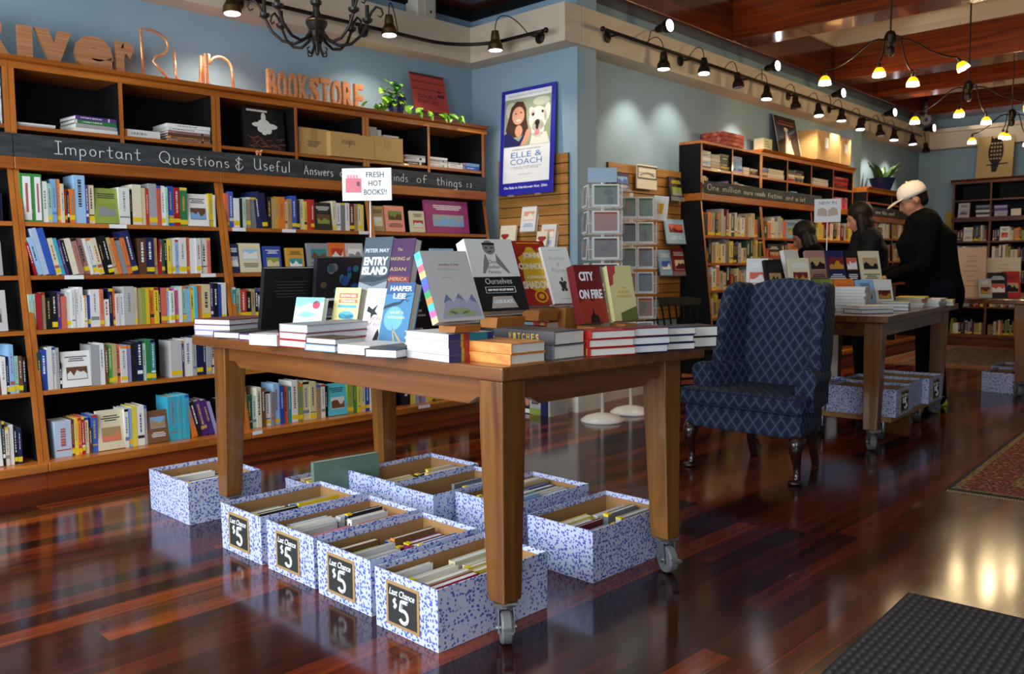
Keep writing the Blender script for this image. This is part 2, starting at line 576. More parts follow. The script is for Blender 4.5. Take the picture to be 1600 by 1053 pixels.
LEAF = mat('green_leaf', '#4E9A22', 0.4)
g = NT(LEAF)
g.to(g.ramp(g.n('ShaderNodeTexNoise', {'Vector': g.coord(), 'Scale': 9.0}).outputs['Fac'], [(0.35, '#3B7F16'), (0.65, '#8CC22E')]), 'Base Color')
LEAFD = mat('dark_leaf', '#35521F', 0.45)
COPPER = mat('brushed_copper', '#D08A5A', 0.34, 0.55)
g = NT(COPPER)
w_n = g.n('ShaderNodeTexNoise', {'Vector': g.mapped(g.coord(), (4, 4, 160)), 'Scale': 1.0, 'Detail': 2.0}).outputs['Fac']
g.to(g.ramp(w_n, [(0.3, '#D88E5C'), (0.7, '#F0B486')]), 'Base Color')


class Frame:
    """u runs along a wall to the viewer's right, d stands out from it into the room"""
    def __init__(s, o, deg):
        s.o, s.a = V(o), math.radians(deg)
        s.U = V((math.cos(s.a), math.sin(s.a), 0))
        s.D = V((math.sin(s.a), -math.cos(s.a), 0))
        s.M = Matrix.Translation(s.o) @ Matrix.Rotation(s.a, 4, 'Z')

    def pt(s, u, d, z):
        return s.o + s.U * u + s.D * d + V((0, 0, z))

    def T(s):
        """maps (u, d, z) triples to the world"""
        return Matrix(((s.U.x, s.D.x, 0, s.o.x), (s.U.y, s.D.y, 0, s.o.y), (0, 0, 1, 0), (0, 0, 0, 1)))

    def pix(s, px, py, d=0.0, z=None):
        ray = _r * ((px - 800) / FPX) - _u * ((py - 526.5) / FPX) + _f
        t = (d - (CAM - s.o).dot(s.D)) / ray.dot(s.D)
        q = CAM + ray * t
        return (q - s.o).dot(s.U), q.z


LW = Frame((0, 5.29, 0), 0)
RW = Frame((5.19, 4.335, 0), 2.63)
CW = Frame((4.97, 5.29, 0), -90)
FW = Frame((13.3, 4.72, 0), -90)

# ------------------------------------------------------------------ the setting
ZC, ZB = 3.70, 3.12          # ceiling, underside of the beams
SB, ST = 2.686, 2.955        # soffit, bottom and top
X0, Y0 = -1.5, -3.2

struct(MB().box(X0, 13.45, Y0, 5.45, -0.08, 0).build('floor', FLOORM))
struct(MB().box(X0, 13.45, Y0, 5.45, ZC, ZC + 0.1).build('ceiling', CREAM))
struct(MB().box(X0, 5.0, 5.29, 5.44, 0, ZC).build('wall_left', WALLB))
struct(MB().box(4.97, 5.19, 4.17, 5.40, 0, ZC).build('wall_corner', WALLB))
struct(MB(RW.T()).box(-0.2, 8.3, -0.15, 0, 0, ZC).build('wall_right', WALLB))
struct(MB(RW.T()).box(5.18, 5.42, -0.01, 0.15, 0, SB + 0.02).build('trim_1', WALLB))
struct(MB().box(13.3, 13.45, Y0, 5.1, 0, ZC).build('wall_far', WALLB))
struct(MB().box(X0, 13.45, Y0 - 0.15, Y0, 0, ZC).build('wall_side', WALLB))
mb = MB()
for y0, y1, z0, z1 in ((Y0, -2.4, 0, ZC), (-2.4, -0.3, 2.75, ZC), (-2.4, -0.3, 0, 0.5), (-0.3, 0.85, 0, ZC), (0.85, 4.65, 2.75, ZC), (0.85, 4.65, 0, 0.5), (4.65, 5.44, 0, ZC)):
    mb.box(X0 - 0.15, X0, y0, y1, z0, z1)
struct(mb.build('wall_front', WALLB))
for k, (y0, y1) in enumerate(((-2.4, -0.3), (0.85, 4.65)), 1):
    mb = MB()
    for a, b in ((y0, y0 + 0.06), ((y0 + y1) / 2 - 0.03, (y0 + y1) / 2 + 0.03), (y1 - 0.06, y1)):
        mb.box(X0 - 0.12, X0 - 0.04, a, b, 0.5, 2.75)
    mb.box(X0 - 0.12, X0 - 0.04, y0, y1, 0.5, 0.57).box(X0 - 0.12, X0 - 0.04, y0, y1, 2.68, 2.75)
    struct(mb.build('window_%d' % k, DARKW))

# soffit round the room, cream
struct(MB().box(X0, 4.97, 5.105, 5.29, SB, ST).build('trim_2', CREAM))
struct(MB().box(4.785, 4.97, 4.1275, 5.105, SB, ST).build('trim_3', CREAM))
struct(MB(RW.T()).box(-0.2201, 8.3, 0, 0.2, SB, ST).build('trim_4', CREAM))
struct(MB().box(13.1, 13.3, Y0, 4.6, SB, ST).box(13.04, 13.3, Y0, 4.6, ST - 0.05, ST).build('trim_5', CREAM))
# baseboards and the pale dado of the corner wall
struct(MB().box(4.945, 5.215, 4.145, 5.29, 0, 0.13).box(4.955, 5.205, 4.155, 5.29, 0.13, 0.15).build('baseboard_corner', WHITE))
struct(MB().box(4.962, 5.198, 4.162, 5.29, 0.15, 0.62).build('trim_6', WHITE))
struct(MB(RW.T()).box(0.02, 8.2, 0, 0.03, 0, 0.14).build('baseboard_right', WHITE))
struct(MB(FW.T()).box(0, 7.9, 0, 0.03, 0, 0.14).build('baseboard_far', WHITE))

# timber beams under the ceiling; n: number of the trim
n = 7


def beam(x0, x1, y0, y1, z0=ZB, m=None, T=None):
    global n
    struct(MB(T).box(x0, x1, y0, y1, z0, ZC).build('trim_%d' % n, m or CEILW, bevel=0.008))
    n += 1


beam(X0, 4.97, 4.55, 5.29, ZB + 0.01, CEILWX)
beam(4.2, 4.97, Y0, 4.55, ZB + 0.01)
beam(0, 8.3, 0, 0.21, ZB - 0.01, CEILWX, RW.T())
for x0, x1 in ((7.22, 7.56), (9.6, 10.0), (10.95, 11.3), (12.75, 13.3)):
    beam(x0, x1, Y0, 4.42)
struct(MB().box(X0, 4.2, 4.515, 4.55, ZB + 0.36, ZC).build('trim_%d' % n, CREAM)); n += 1
# cream mouldings high in the coffers
for x0, x1 in ((4.97, 7.22), (7.56, 9.6), (10.0, 10.95), (11.3, 12.75)):
    mb = MB()
    ya, yb = 4.14, Y0
    yr = RW.pt(x0 - 5.19, 0.21, 0).y
    prof = [(0, 0.36), (0.03, 0.36), (0.04, 0.42), (0.10, 0.50), (0.11, 0.58), (0, 0.58)]
    mb.prism([(x1 - a, yb, ZB + b) for a, b in prof], (0, yr - yb + 0.1, 0))
    mb.prism([(x0 + a, yb, ZB + b) for a, b in prof], (0, yr - yb + 0.1, 0))
    ur = x0 - 5.19
    mb.prism([RW.pt(ur, 0.21 + a, ZB + b) for a, b in prof], RW.U * (x1 - x0))
    struct(mb.build('trim_%d' % n, CREAM)); n += 1

# dark iron strip where the wall meets the timber
struct(MB().box(X0, 4.97, 5.24, 5.29, ZB - 0.05, ZB + 0.01).box(4.92, 4.97, 4.17, 5.24, ZB - 0.05, ZB + 0.01).build('trim_%d' % n, BLACKP)); n += 1
# ------------------------------------------------------------------ bookcases along the walls
def proj(q):
    q = V(q) - CAM
    x, y, z = q.dot(_r), q.dot(_u), q.dot(_f)
    return 800 + FPX * x / z, 526.5 - FPX * y / z


def bookcase(fr, u0, u1, label, levels, zl=1.674, ztop=2.18, dt=0.33, slope=0.16, base=0.64, crown=True, mids=1, zshelf=1.835, lower_mid=0, sw=SHELF, sv=SHELFV, bw=BASEW, name='bookcase', endl=False, endr=False, back=BLACKP, th=0.028):
    """one unit: a leaning lower case with open shelves, a ledge and an upright top case of pigeonholes"""
    T = fr.T()
    M = fr.M @ Matrix.Translation((u0, 0, 0))
    r = thing(name, label, 'bookcase', M=M)
    zb = levels[-1]
    zu = zl - 0.064
    df = lambda z: dt + (zu - z) * slope
    for k, (a, b) in enumerate(((u0 + 0.001, u0 + th), (u1 - th, u1 - 0.001))):
        m = MB(T)
        m.prism([(a, 0.005, zb), (a, df(zb), zb), (a, df(zu), zu), (a, 0.005, zu)], (b - a, 0, 0), 0, cap=1)
        m.box(a, b, 0.005, dt, zl, ztop - 0.06, 0, ms=[1, 1, 1, 1, 0, 1])
        m.build('side_panel', [sv, BLACKP], r)
    MB(T).box(u0 + th, u1 - th, 0.004, 0.016, zb, ztop - 0.06).build('back_panel', back, r)
    for z in levels[:-1]:
        MB(T).box(u0 + th, u1 - th, 0.017, df(z - 0.011) - 0.002, z - 0.022, z).build('shelf', sw, r)
    MB(T).box(u0 + 0.001, u1 - 0.001, 0.005, base, zb - 0.045, zb).build('base_shelf', sw, r, bevel=0.004)
    MB(T).box(u0 + 0.001, u1 - 0.001, 0.005, base - 0.035, 0.001, zb - 0.045).build('plinth', bw, r)
    MB(T).box(u0 + 0.001, u1 - 0.001, 0.005, dt + 0.025, zu, zl).build('ledge', sw, r, bevel=0.004)
    MB(T).box(u0 + th, u1 - th, 0.017, dt - 0.004, zshelf - 0.02, zshelf).build('top_shelf', sw, r)
    for k in range(mids):
        um = u0 + (u1 - u0) * (k + 1) / (mids + 1)
        MB(T).box(um - 0.011, um + 0.011, 0.017, dt - 0.001, zl + 0.002, ztop - 0.06, 0, ms=[1, 1, 1, 1, 0, 1]).build('divider', [sv, BLACKP], r)
    for k in range(lower_mid):
        um = u0 + (u1 - u0) * (k + 1) / (lower_mid + 1)
        m = MB(T).prism([(um - 0.014, 0.017, zb), (um - 0.014, df(zb) + 0.001, zb), (um - 0.014, df(zu) + 0.001, zu), (um - 0.014, 0.017, zu)], (0.028, 0, 0), 0, cap=1)
        m.build('divider', [sv, BLACKP], r)
    if crown:
        m = MB(T)
        e0, e1 = (u0 - 0.03 if endl else u0 + 0.0005), (u1 + 0.03 if endr else u1 - 0.0005)
        prof = [(0.005, ztop - 0.06), (dt, ztop - 0.06), (dt, ztop - 0.028), (dt - 0.008, ztop - 0.022), (dt + 0.012, ztop - 0.018), (dt + 0.03, ztop), (0.005, ztop)]
        m.prism([(e0, a, b) for a, b in prof], (e1 - e0, 0, 0))
        m.build('crown', sw, r)
    else:
        MB(T).box(u0 + 0.001, u1 - 0.001, 0.005, dt + 0.004, ztop - 0.06, ztop - 0.038).build('top_board', sw, r)
    return r


LEV = [1.343, 1.068, 0.790, 0.482, 0.135]
US = [0.35, 1.445, 2.56, 3.655, 4.785]
BAYS = ['cut-off end bay', 'bay below Important Questions', 'bay below Useful Answers', 'corner bay']
bookcase(LW, US[0], US[1], 'tall wood and black bookcase at the cut-off end of the long wall', LEV)
bookcase(LW, US[1], US[2], 'tall wood and black bookcase under the solid copper letters', LEV)
bookcase(LW, US[2], US[3], 'tall wood and black bookcase under the small capital copper letters', LEV)
bookcase(LW, US[3], US[4], 'tall wood and black bookcase in the corner, under the trailing plant', LEV, endr=True)


def chalkboard(fr, u0, u1, z0, z1, d, label, texts, tilt=0.0):
    T = fr.T()
    r = thing('chalkboard', label, 'chalkboard', M=fr.M @ Matrix.Translation((u0, -d, z0)), group='chalkboards on the bookcases')
    MB(T).box(u0 + 0.001, u1 - 0.001, d, d + 0.008, z0 + 0.001, z1).build('board', BOARD, r)
    for body, ua, ub, zz, h in texts:
        adv = lambda w_: sum(HAND.get(c_, HAND[' '])[0] + 0.12 for c_ in w_)
        k_ = (ub - ua) / adv(body)
        x_ = ua
        for word in body.split(' '):
            m = MB()
            hand(m, word, fr.pt(x_, d + 0.0085, zz), fr.U, (0, 0, 1), h, adv(word) * k_, 0.0025, wob=0.04)
            m.build('chalk_writing', CHALK, r)
            x_ += (adv(word) + adv(' ')) * k_
    return r


dl = 0.345
uz = lambda px, py: LW.pix(px, py, dl)[0]
chalkboard(LW, 0.36, 1.444, 1.674, 1.79, dl, 'end piece of long blackboard at the cut-off end of the bookcases', [])
chalkboard(LW, 1.446, uz(473, 262), 1.674, 1.79, dl, 'blackboard strip chalked with Important Questions and Useful', [
    ('Important', uz(84, 235), uz(222, 243), 1.702, 0.066), ('Questions', uz(248, 245), uz(360, 258), 1.700, 0.064), ('&', uz(365, 258), uz(384, 262), 1.695, 0.075), ('Useful', uz(396, 262), uz(455, 268), 1.702, 0.068)])
chalkboard(LW, uz(474, 262), 4.78, 1.674, 1.785, dl, 'blackboard strip chalked with the last words of the slogan, in corner', [
    ('Answers', uz(470, 272) + 0.02, uz(521, 276), 1.700, 0.056), ('of all', uz(530, 280), uz(575, 284), 1.70, 0.056), ('kinds', uz(607, 288), uz(638, 291), 1.700, 0.058), ('of', uz(650, 291), uz(668, 292), 1.700, 0.060), ('things', uz(681, 293), uz(722, 297), 1.696, 0.060), (';', uz(728, 298), uz(732, 299), 1.70, 0.045), (')', uz(733, 298), uz(738, 299), 1.70, 0.045)])

# ------------------------------------------------------------------ books
HUES = {
    'white': ['#E4E2DC', '#DAD8D4', '#ECEAE6'], 'cream': ['#DCD0AE', '#E2D9BE', '#D6C79C'], 'tan': ['#B79A6B', '#C2A776', '#A98B5C'], 'black': ['#15151A', '#1D1C20', '#101114'],
    'grey': ['#8C8E92', '#A4A5A6', '#76797E'], 'red': ['#B8261F', '#C4342B', '#A81E26'], 'dark red': ['#6E1A22', '#7A2026', '#5C1A22'], 'coral': ['#D86A50', '#CF5B46', '#DE7B60'],
    'orange': ['#E0762A', '#D9681E', '#E6893A'], 'yellow': ['#E2C531', '#DDBB22', '#E8D04A'], 'green': ['#3E8A3F', '#4FA044', '#2F7A46'], 'dark green': ['#1F4A33', '#274F3A', '#1B4030'],
    'olive': ['#8A9A3E', '#93A348', '#7C8C34'], 'mint': ['#A9CDB9', '#9CC4B2', '#B5D6C2'], 'teal': ['#2C7F86', '#348C90', '#236F78'], 'turquoise': ['#45B5CC', '#3CA8C2', '#55BFD2'],
    'sky blue': ['#8CB8DE', '#9CC3E4', '#7FAAD4'], 'blue': ['#2E55B0', '#3A62BC', '#24489C'], 'navy': ['#1D2450', '#232A58', '#181E44'], 'purple': ['#55307E', '#5E3A88', '#4A2872'],
    'lavender': ['#A79CC8', '#B3A9D0', '#9A8FBE'], 'pink': ['#D86A96', '#DB7AA0', '#CE5C8A'], 'magenta': ['#8E2A66', '#84265E', '#9A3270'], 'brown': ['#6A4528', '#7A5232', '#5C3A22'],
    'dusty pink': ['#A5786E', '#B08478', '#9A6E66'], 'gold': ['#C08A2C', '#B98226', '#CB9636'], 'pale blue': ['#B9C8DC', '#C2D0E2', '#AFC0D6'], 'salmon': ['#EE9880', '#F0A08A', '#EA9078'], 'silver': ['#B8B6B2', '#C4C2BE', '#ACAAA6'],
}
ORD = ['first', 'second', 'third', 'fourth', 'fifth', 'sixth', 'seventh', 'eighth', 'ninth', 'tenth', 'eleventh', 'twelfth', 'thirteenth', 'fourteenth', 'fifteenth', 'sixteenth', 'seventeenth', 'eighteenth', 'nineteenth', 'twentieth',
       'twenty-first', 'twenty-second', 'twenty-third', 'twenty-fourth', 'twenty-fifth', 'twenty-sixth', 'twenty-seventh', 'twenty-eighth', 'twenty-ninth', 'thirtieth', 'thirty-first', 'thirty-second', 'thirty-third', 'thirty-fourth',
       'thirty-fifth', 'thirty-sixth', 'thirty-seventh', 'thirty-eighth', 'thirty-ninth', 'fortieth', 'forty-first', 'forty-second', 'forty-third', 'forty-fourth', 'forty-fifth', 'forty-sixth', 'forty-seventh', 'forty-eighth', 'forty-ninth', 'fiftieth']


def hue(name, rnd):
    k = rnd.randrange(3)
    return mat('cover_%s_%d' % (name.replace(' ', '_'), k), HUES[name][k], 0.42 if name in ('black', 'navy', 'red') else 0.5)


DARKS = {'black', 'navy', 'dark red', 'dark green', 'purple', 'blue', 'brown', 'magenta', 'teal', 'red', 'green'}


def make_book(name, M, t, h, dp, cover, pages=PAGES, sticker=False, rnd=None, dark=False, marks=True, plain=False, spine=None, c=0.0022, foot=False):
    """spine at y=0 facing -y, thickness along x, height along z. The cover is the thing, its pages and sticker are parts"""
    rnd = rnd or random.Random(7)
    m = MB()
    U = [(0, 0, 0), (t, 0, 0), (t, dp, 0), (t - c, dp, 0), (t - c, c, 0), (c, c, 0), (c, dp, 0), (0, dp, 0)]
    if t < 3 * c:
        m.box(0, t, 0, dp, 0, h)
    else:
        m.prism(U, (0, 0, h))
    mats = [cover]
    if marks and t > 0.009 and rnd.random() < 0.8:
        mk = [mat('spine_print_pale', '#DDD6C4', 0.6), mat('spine_print_gold', '#C9A24A', 0.5), mat('spine_print_white', '#E8E8E6', 0.6)][rnd.randrange(3)] if dark else [mat('spine_print_black', '#26262A', 0.6), mat('spine_print_red', '#B05A4C', 0.6), mat('spine_print_blue', '#6A80A8', 0.6), mat('spine_print_grey', '#8A8A88', 0.6)][rnd.randrange(4)]
        mats.append(mk)
        wt = t * rnd.uniform(0.16, 0.34)
        z = h * rnd.uniform(0.30, 0.42)
        top = h * rnd.uniform(0.78, 0.92)
        x = (t - wt) / 2
        while z < top:                       # a broken line of lettering up the spine
            dz = rnd.uniform(0.004, 0.014)
            m.box(x, x + wt, -0.0005, 0.0004, z, min(z + dz, top), 1)
            z += dz + rnd.uniform(0.002, 0.006)
        if rnd.random() < 0.4:
            m.box(t * 0.05, t * 0.95, -0.0004, 0.0004, h * 0.18, h * 0.18 + rnd.uniform(0.004, 0.02), 1)
        if rnd.random() < 0.3 and spine is None:
            mats.append(hue(rnd.choice(['red', 'yellow', 'blue', 'white', 'black', 'orange']), rnd))
            m.box(0, t, -0.0003, 0.0004, h * 0.93, h, len(mats) - 1)
    if foot:
        mats.append(STICKY)
        m.box(t * .02, t * .98, -0.0006, 0.0004, h * .03, h * .15, len(mats) - 1)
    o = m.build(name, mats, None, bevel=0.0)
    o.matrix_basis = M
    if not plain and t >= 3 * c:
        MB().box(c + 0.0002, t - c - 0.0002, c + 0.0002, dp - 0.003, 0.0025, h - 0.003).build('pages', pages, o, local=True)
        if sticker:
            zs0 = 0.008 + 0.012 * rnd.random()
            MB().box(-0.0004, t + 0.0004, -0.0009, 0.0002, zs0, zs0 + 0.020 + 0.008 * rnd.random()).build('price_sticker', STICKY, o, local=True)
    return o


def rect(m, y, z, w, h, k=0, x=0.0, e=0.0004):
    """a flat printed patch on the front board, in the board's own (y, z)"""
    m.box(x - 0.0004, x + e, y - w / 2, y + w / 2, z - h / 2, z + h / 2, k)


def cover_face(o, t, h, dp, rnd, cols, lines=3):
    """generic printed front: a picture patch and bars of lettering"""
    ink, pic, pic2 = cols
    m = MB()
    style = rnd.randrange(3)
    zc = h * (0.38 if style else 0.62)
    rect(m, dp * 0.52, zc, dp * 0.72, h * 0.36, 0, t)
    y0_, y1_, zb_ = dp * 0.18, dp * 0.86, zc - h * 0.16
    ridge = [(t, y1_, zb_), (t, y0_, zb_)] + [(t, y0_ + (y1_ - y0_) * q / 6, zb_ + h * rnd.uniform(0.08, 0.27)) for q in range(7)]
    m.prism(ridge, (0.0008, 0, 0), 1)
    m.build('cover_picture', [pic, pic2], o, local=True)
    m = MB()
    zt = h * (0.84 if style else 0.30)
    for k in range(lines):
        w = dp * rnd.uniform(0.45, 0.78)
        rect(m, dp * 0.52, zt - k * h * 0.055, w, h * 0.026, 0, t)
    m.build('title_print', ink, o, local=True)


def size_word(t, h):
    return ('tall ' if h > 0.25 else 'short ' if h < 0.165 else '') + ('thick ' if t > 0.04 else 'slim ' if t < 0.018 else '')


def shelf_row(fr, spec, px0, z, d, uend, row, bay, seed, name='book', cat='book', dp=0.15, parts=True, where=None, pxscale=1.0):
    """spec: tokens colour:width:height in photograph pixels; options L<deg> lean left, R<deg> lean right, F front cover out, s sticker, g<px> gap before"""
    rnd = random.Random(seed)
    py = proj(fr.pt(fr.pix(px0, 400, d)[0], d, z))[1]
    u = fr.pix(px0, py, d)[0]
    k = 0
    toks = spec.split('|')
    for tk in toks:
        a = tk.strip().split(':')
        col, w, h = a[0], float(a[1]), float(a[2])
        opt = a[3:]
        p0 = fr.pt(u, d, z)
        e = 0.02
        q0, q1, q2 = proj(p0), proj(fr.pt(u + e, d, z)), proj(fr.pt(u, d, z + e))
        mu = e / max(q1[0] - q0[0], 1e-3)
        mz = e / max(q0[1] - q2[1], 1e-3)
        face = 'F' in opt
        lean = 0.0
        extra = []
        for x in opt:
            if x[0] == 'L':
                lean = -float(x[1:])
            elif x[0] == 'R':
                lean = float(x[1:])
            elif x[0] == 'g':
                u += float(x[1:]) * mu
        t, hh = w * mu * pxscale, h * mz
        co = math.cos(math.radians(lean))
        adv = t / co + 0.0012
        if u + adv + (hh * math.sin(math.radians(lean)) if lean > 0 else 0) > uend:
            continue
        dark = col in DARKS
        cv = hue(col, rnd)
        dd = dp * rnd.uniform(0.92, 1.06)
        if face:
            tk_ = 0.022
            M = fr.M @ Matrix.Translation((u, -d + 0.0, z + 0.0035)) @ Matrix.Rotation(math.radians(-7), 4, 'X') @ Matrix.Translation((0, tk_, 0)) @ Matrix.Rotation(math.radians(-90), 4, 'Z')
            o = make_book(name, M, tk_, hh, t, cv, rnd=rnd, dark=dark, marks=False)
            inks = [mat('spine_print_white', '#E8E8E6', 0.6)] if dark else [mat('spine_print_black', '#26262A', 0.6)]
            others = [hue(c, rnd) for c in rnd.sample(['white', 'tan', 'red', 'sky blue', 'olive', 'coral', 'grey', 'cream', 'teal', 'brown'], 2)]
            cover_face(o, tk_, hh, t, rnd, (inks[0], others[0], others[1]))
            word = 'front cover showing, '
        else:
            th = math.radians(lean)
            zoff = t * math.sin(th) if lean > 0 else 0.0
            jit = rnd.uniform(-0.004, 0.004)
            M = fr.M @ Matrix.Translation((u, -d + 0.004 + jit, z + 0.0005 + zoff)) @ Matrix.Rotation(th, 4, 'Y')
            if 'w' in opt:
                extra.append('w')
            st = ('s' in opt and rnd.random() < 0.85) or rnd.random() < 0.12
            o = make_book(name, M, t, hh, dd, cv, rnd=rnd, dark=dark, sticker=st and parts, marks=True, plain=not parts, foot=not parts and rnd.random() < .4, pages=[PAGES, PAGEW, PAGEC][rnd.randrange(3)])
            word = ''
        if extra:
            MB().box(t * .2, t * .86, -0.0012, 0.0003, hh * .04, hh * .94).box(t * .42, t * .62, -0.0016, -0.0010, hh * .2, hh * .8, 1).build('white_spine_panel', [PAPER, mat('spine_print_red', '#B05A4C')], o, local=True)
        k += 1
        sw = size_word(t, hh) if not face else ''
        lab = '%s%s%s %s, %s%s from left on %s, %s' % (sw, 'leaning ' if abs(lean) > 3 else '', col, cat, 'cover outward, ' if face else '', ORD[min(k - 1, 49)], row, bay)
        tag(o, lab, cat, '%ss on the %s, %s' % (cat, row, bay))
        u += adv
    return k


dfr = lambda z: 0.33 + (1.61 - z) * 0.16 - 0.012
R_ = ['top shelf', 'second shelf', 'third shelf', 'fourth shelf', 'bottom shelf']
U1 = [
    'green:19:76:w|green:14:75:w|white:8:64|mint:6:61:s|sky blue:7:68|orange:6:68|cream:5:61|red:4:53:s|black:3:50|orange:8:53:s|sky blue:17:75|purple:4:60|cream:9:60:s|olive:38:56:F|white:17:58|black:4:55|cream:14:63:s|cream:6:58|red:5:57|grey:12:65|coral:6:62|white:6:62:s|mint:4:60|blue:9:62:s|red:9:60:s|green:11:60:s|white:34:51:F|yellow:7:52|orange:6:52|sky blue:4:50|white:3:50|black:3:48',
    'red:5:52:L13|sky blue:8:60:L13|pale blue:9:74:L13|blue:10:74:L13|cream:8:58:L12:s|turquoise:5:58:L12|purple:5:55:L12|black:6:55:L12|cream:9:57:L12|dusty pink:8:57:L12|dusty pink:9:57:L12|white:5:57:L12|white:7:57:L12:s|cream:8:57:L12:s|black:7:57:L12|black:8:60:L12:s|tan:5:58:L12|orange:6:57:L12:s|grey:8:57:L12|orange:7:57:L12|navy:9:68:L12|brown:12:56|navy:12:57:s|tan:5:56|red:6:54:R5|dark green:4:53:s|black:4:53|yellow:6:54:s|white:6:54:s|sky blue:5:53|white:12:56:s|coral:5:56:s|white:9:55|white:8:55|white:9:55|coral:5:55',
    'mint:5:56|mint:5:56|red:9:57|tan:6:58|black:9:50|black:8:58:s|purple:6:58|coral:8:50|white:7:56|white:6:60|white:6:61|white:6:63|cream:5:50|blue:5:50|white:14:58|coral:6:58:s|white:8:42|navy:6:58|orange:3:58|white:6:50|white:7:50|silver:16:60|cream:4:58:s|tan:5:56|olive:7:56|yellow:6:56|orange:7:56|yellow:7:56|navy:3:56|coral:9:55:s|sky blue:4:54|white:7:50:s|pink:6:54|white:6:54|mint:6:56:s|sky blue:6:52|yellow:5:53:s|turquoise:5:55|orange:7:56:s|cream:13:57:s|purple:4:56|black:7:58|blue:5:56|white:7:58:s|white:6:58',
    'red:3:32|dark green:5:60|blue:9:63|white:8:66|white:5:66|silver:5:64|black:3:40|white:46:56:F|grey:13:63|white:8:64|brown:5:60|green:6:60:s|tan:7:61:s|coral:5:60|white:10:57:s|lavender:6:57|black:8:60|navy:9:62:s|mint:5:58|green:7:62:s|teal:7:62:s|silver:18:58:g24|purple:3:56|white:13:58|silver:6:58|navy:9:60:s|navy:5:58|grey:7:58:s|white:7:58|white:7:57:s|black:3:50',
    'pale blue:26:56|dark red:4:56:s|yellow:5:56:s|orange:5:57|red:5:58:s|cream:6:56|brown:4:40|blue:9:58|cream:42:62:F|white:6:60|sky blue:5:60|yellow:8:62|white:11:62|silver:4:60|brown:33:50:F|turquoise:14:68|turquoise:6:68|turquoise:6:68|turquoise:6:68|orange:9:54:L8:g3|black:7:56:L14|purple:10:56:L14|purple:8:56:L14|lavender:5:52:L14|black:15:52:g4|black:5:50:s|white:8:56|white:5:50|coral:5:48',
]
for i, sp in enumerate(U1):
    z = LEV[i]
    st = [35, 55, 47, 58, 88][i]
    shelf_row(LW, sp, st, z, dfr(z), US[2] - 0.032, R_[i], BAYS[1], 100 + i)
U2 = [
    'coral:6:53|blue:7:56|white:9:46:s|black:4:46|mint:5:47:s|tan:7:48:s|grey:9:48|navy:9:57:L5:s|navy:8:55:L5:s|black:6:50:s|tan:5:48|gold:6:50|orange:9:50|cream:4:46|tan:6:47|blue:7:52:s|black:5:46:s|cream:7:47|yellow:4:44|red:6:47|red:5:47:s|black:28:43:F|cream:6:46:s|white:7:43|grey:7:43|white:6:43|dark red:7:42|tan:5:42|cream:5:42:s|yellow:4:41|silver:5:41:s|white:5:40',
    'navy:16:45:F:g2|cream:34:46:F|blue:28:41:F:g4|gold:28:38:F:g8|grey:34:45:F:g6|orange:26:45:F|silver:28:44:F',
    'teal:5:50|mint:7:48:s|red:9:46:s|black:7:42:s|tan:6:46|black:5:45:s|white:12:36|grey:8:46|cream:9:45|dark red:7:44|navy:6:45|white:8:45|olive:7:44|black:9:46|tan:6:44|red:7:42|blue:7:43|white:6:42|grey:8:44|coral:6:40|cream:7:42|black:8:44|green:6:42|white:7:42|navy:6:40',
    'yellow:6:46:s|olive:6:46:s|teal:5:45:s|white:12:44|cream:7:42:s|black:9:44|red:6:43|navy:7:45|grey:8:44|white:7:42|green:7:40|green:6:42|mint:6:41|orange:7:42|red:6:40|black:5:42|white:5:41|dark red:6:40|yellow:5:40|cream:6:41|teal:5:39',
    'dark green:8:52|mint:6:50|cream:7:62|brown:6:60|white:8:54:s|grey:5:52|sky blue:9:64:s|blue:6:60|coral:6:58|teal:6:56|white:9:64:s|olive:8:58:s|cream:10:60|cream:10:58:s|tan:7:52|white:6:52|black:5:48|turquoise:30:50:F|olive:9:52:s|green:6:50|yellow:6:48|cream:6:50:s|blue:7:50|white:6:46|salmon:8:46|dark green:7:48:s|black:6:46:s|tan:6:46|white:9:50|mint:5:44',
]
for i, sp in enumerate(U2):
    z = LEV[i]
    st = [353, 358, 365, 378, 388][i]
    shelf_row(LW, sp, st, z, dfr(z), US[3] - 0.032, R_[i], BAYS[2], 200 + i)
U3 = [
    'tan:22:40:F|salmon:30:41:F:g2|cream:22:34:F:g10|magenta:70:52:F:g2',
    'salmon:40:22:F:g10|pale blue:30:30:F:g8|sky blue:36:34:F',
    None, None,
    'black:14:44:g48|yellow:6:40:s|silver:7:42|lavender:11:40|white:5:40:s|yellow:4:38:s|black:4:40|olive:20:34:F:g2|black:6:30:g8|cream:6:36:s|white:10:36',
]
for i, sp in enumerate(U3):
    if sp:
        z = LEV[i]
        st = [580, 590, 600, 600, 582][i]
        shelf_row(LW, sp, st, z, dfr(z), US[4] - 0.032, R_[i], BAYS[3], 300 + i)
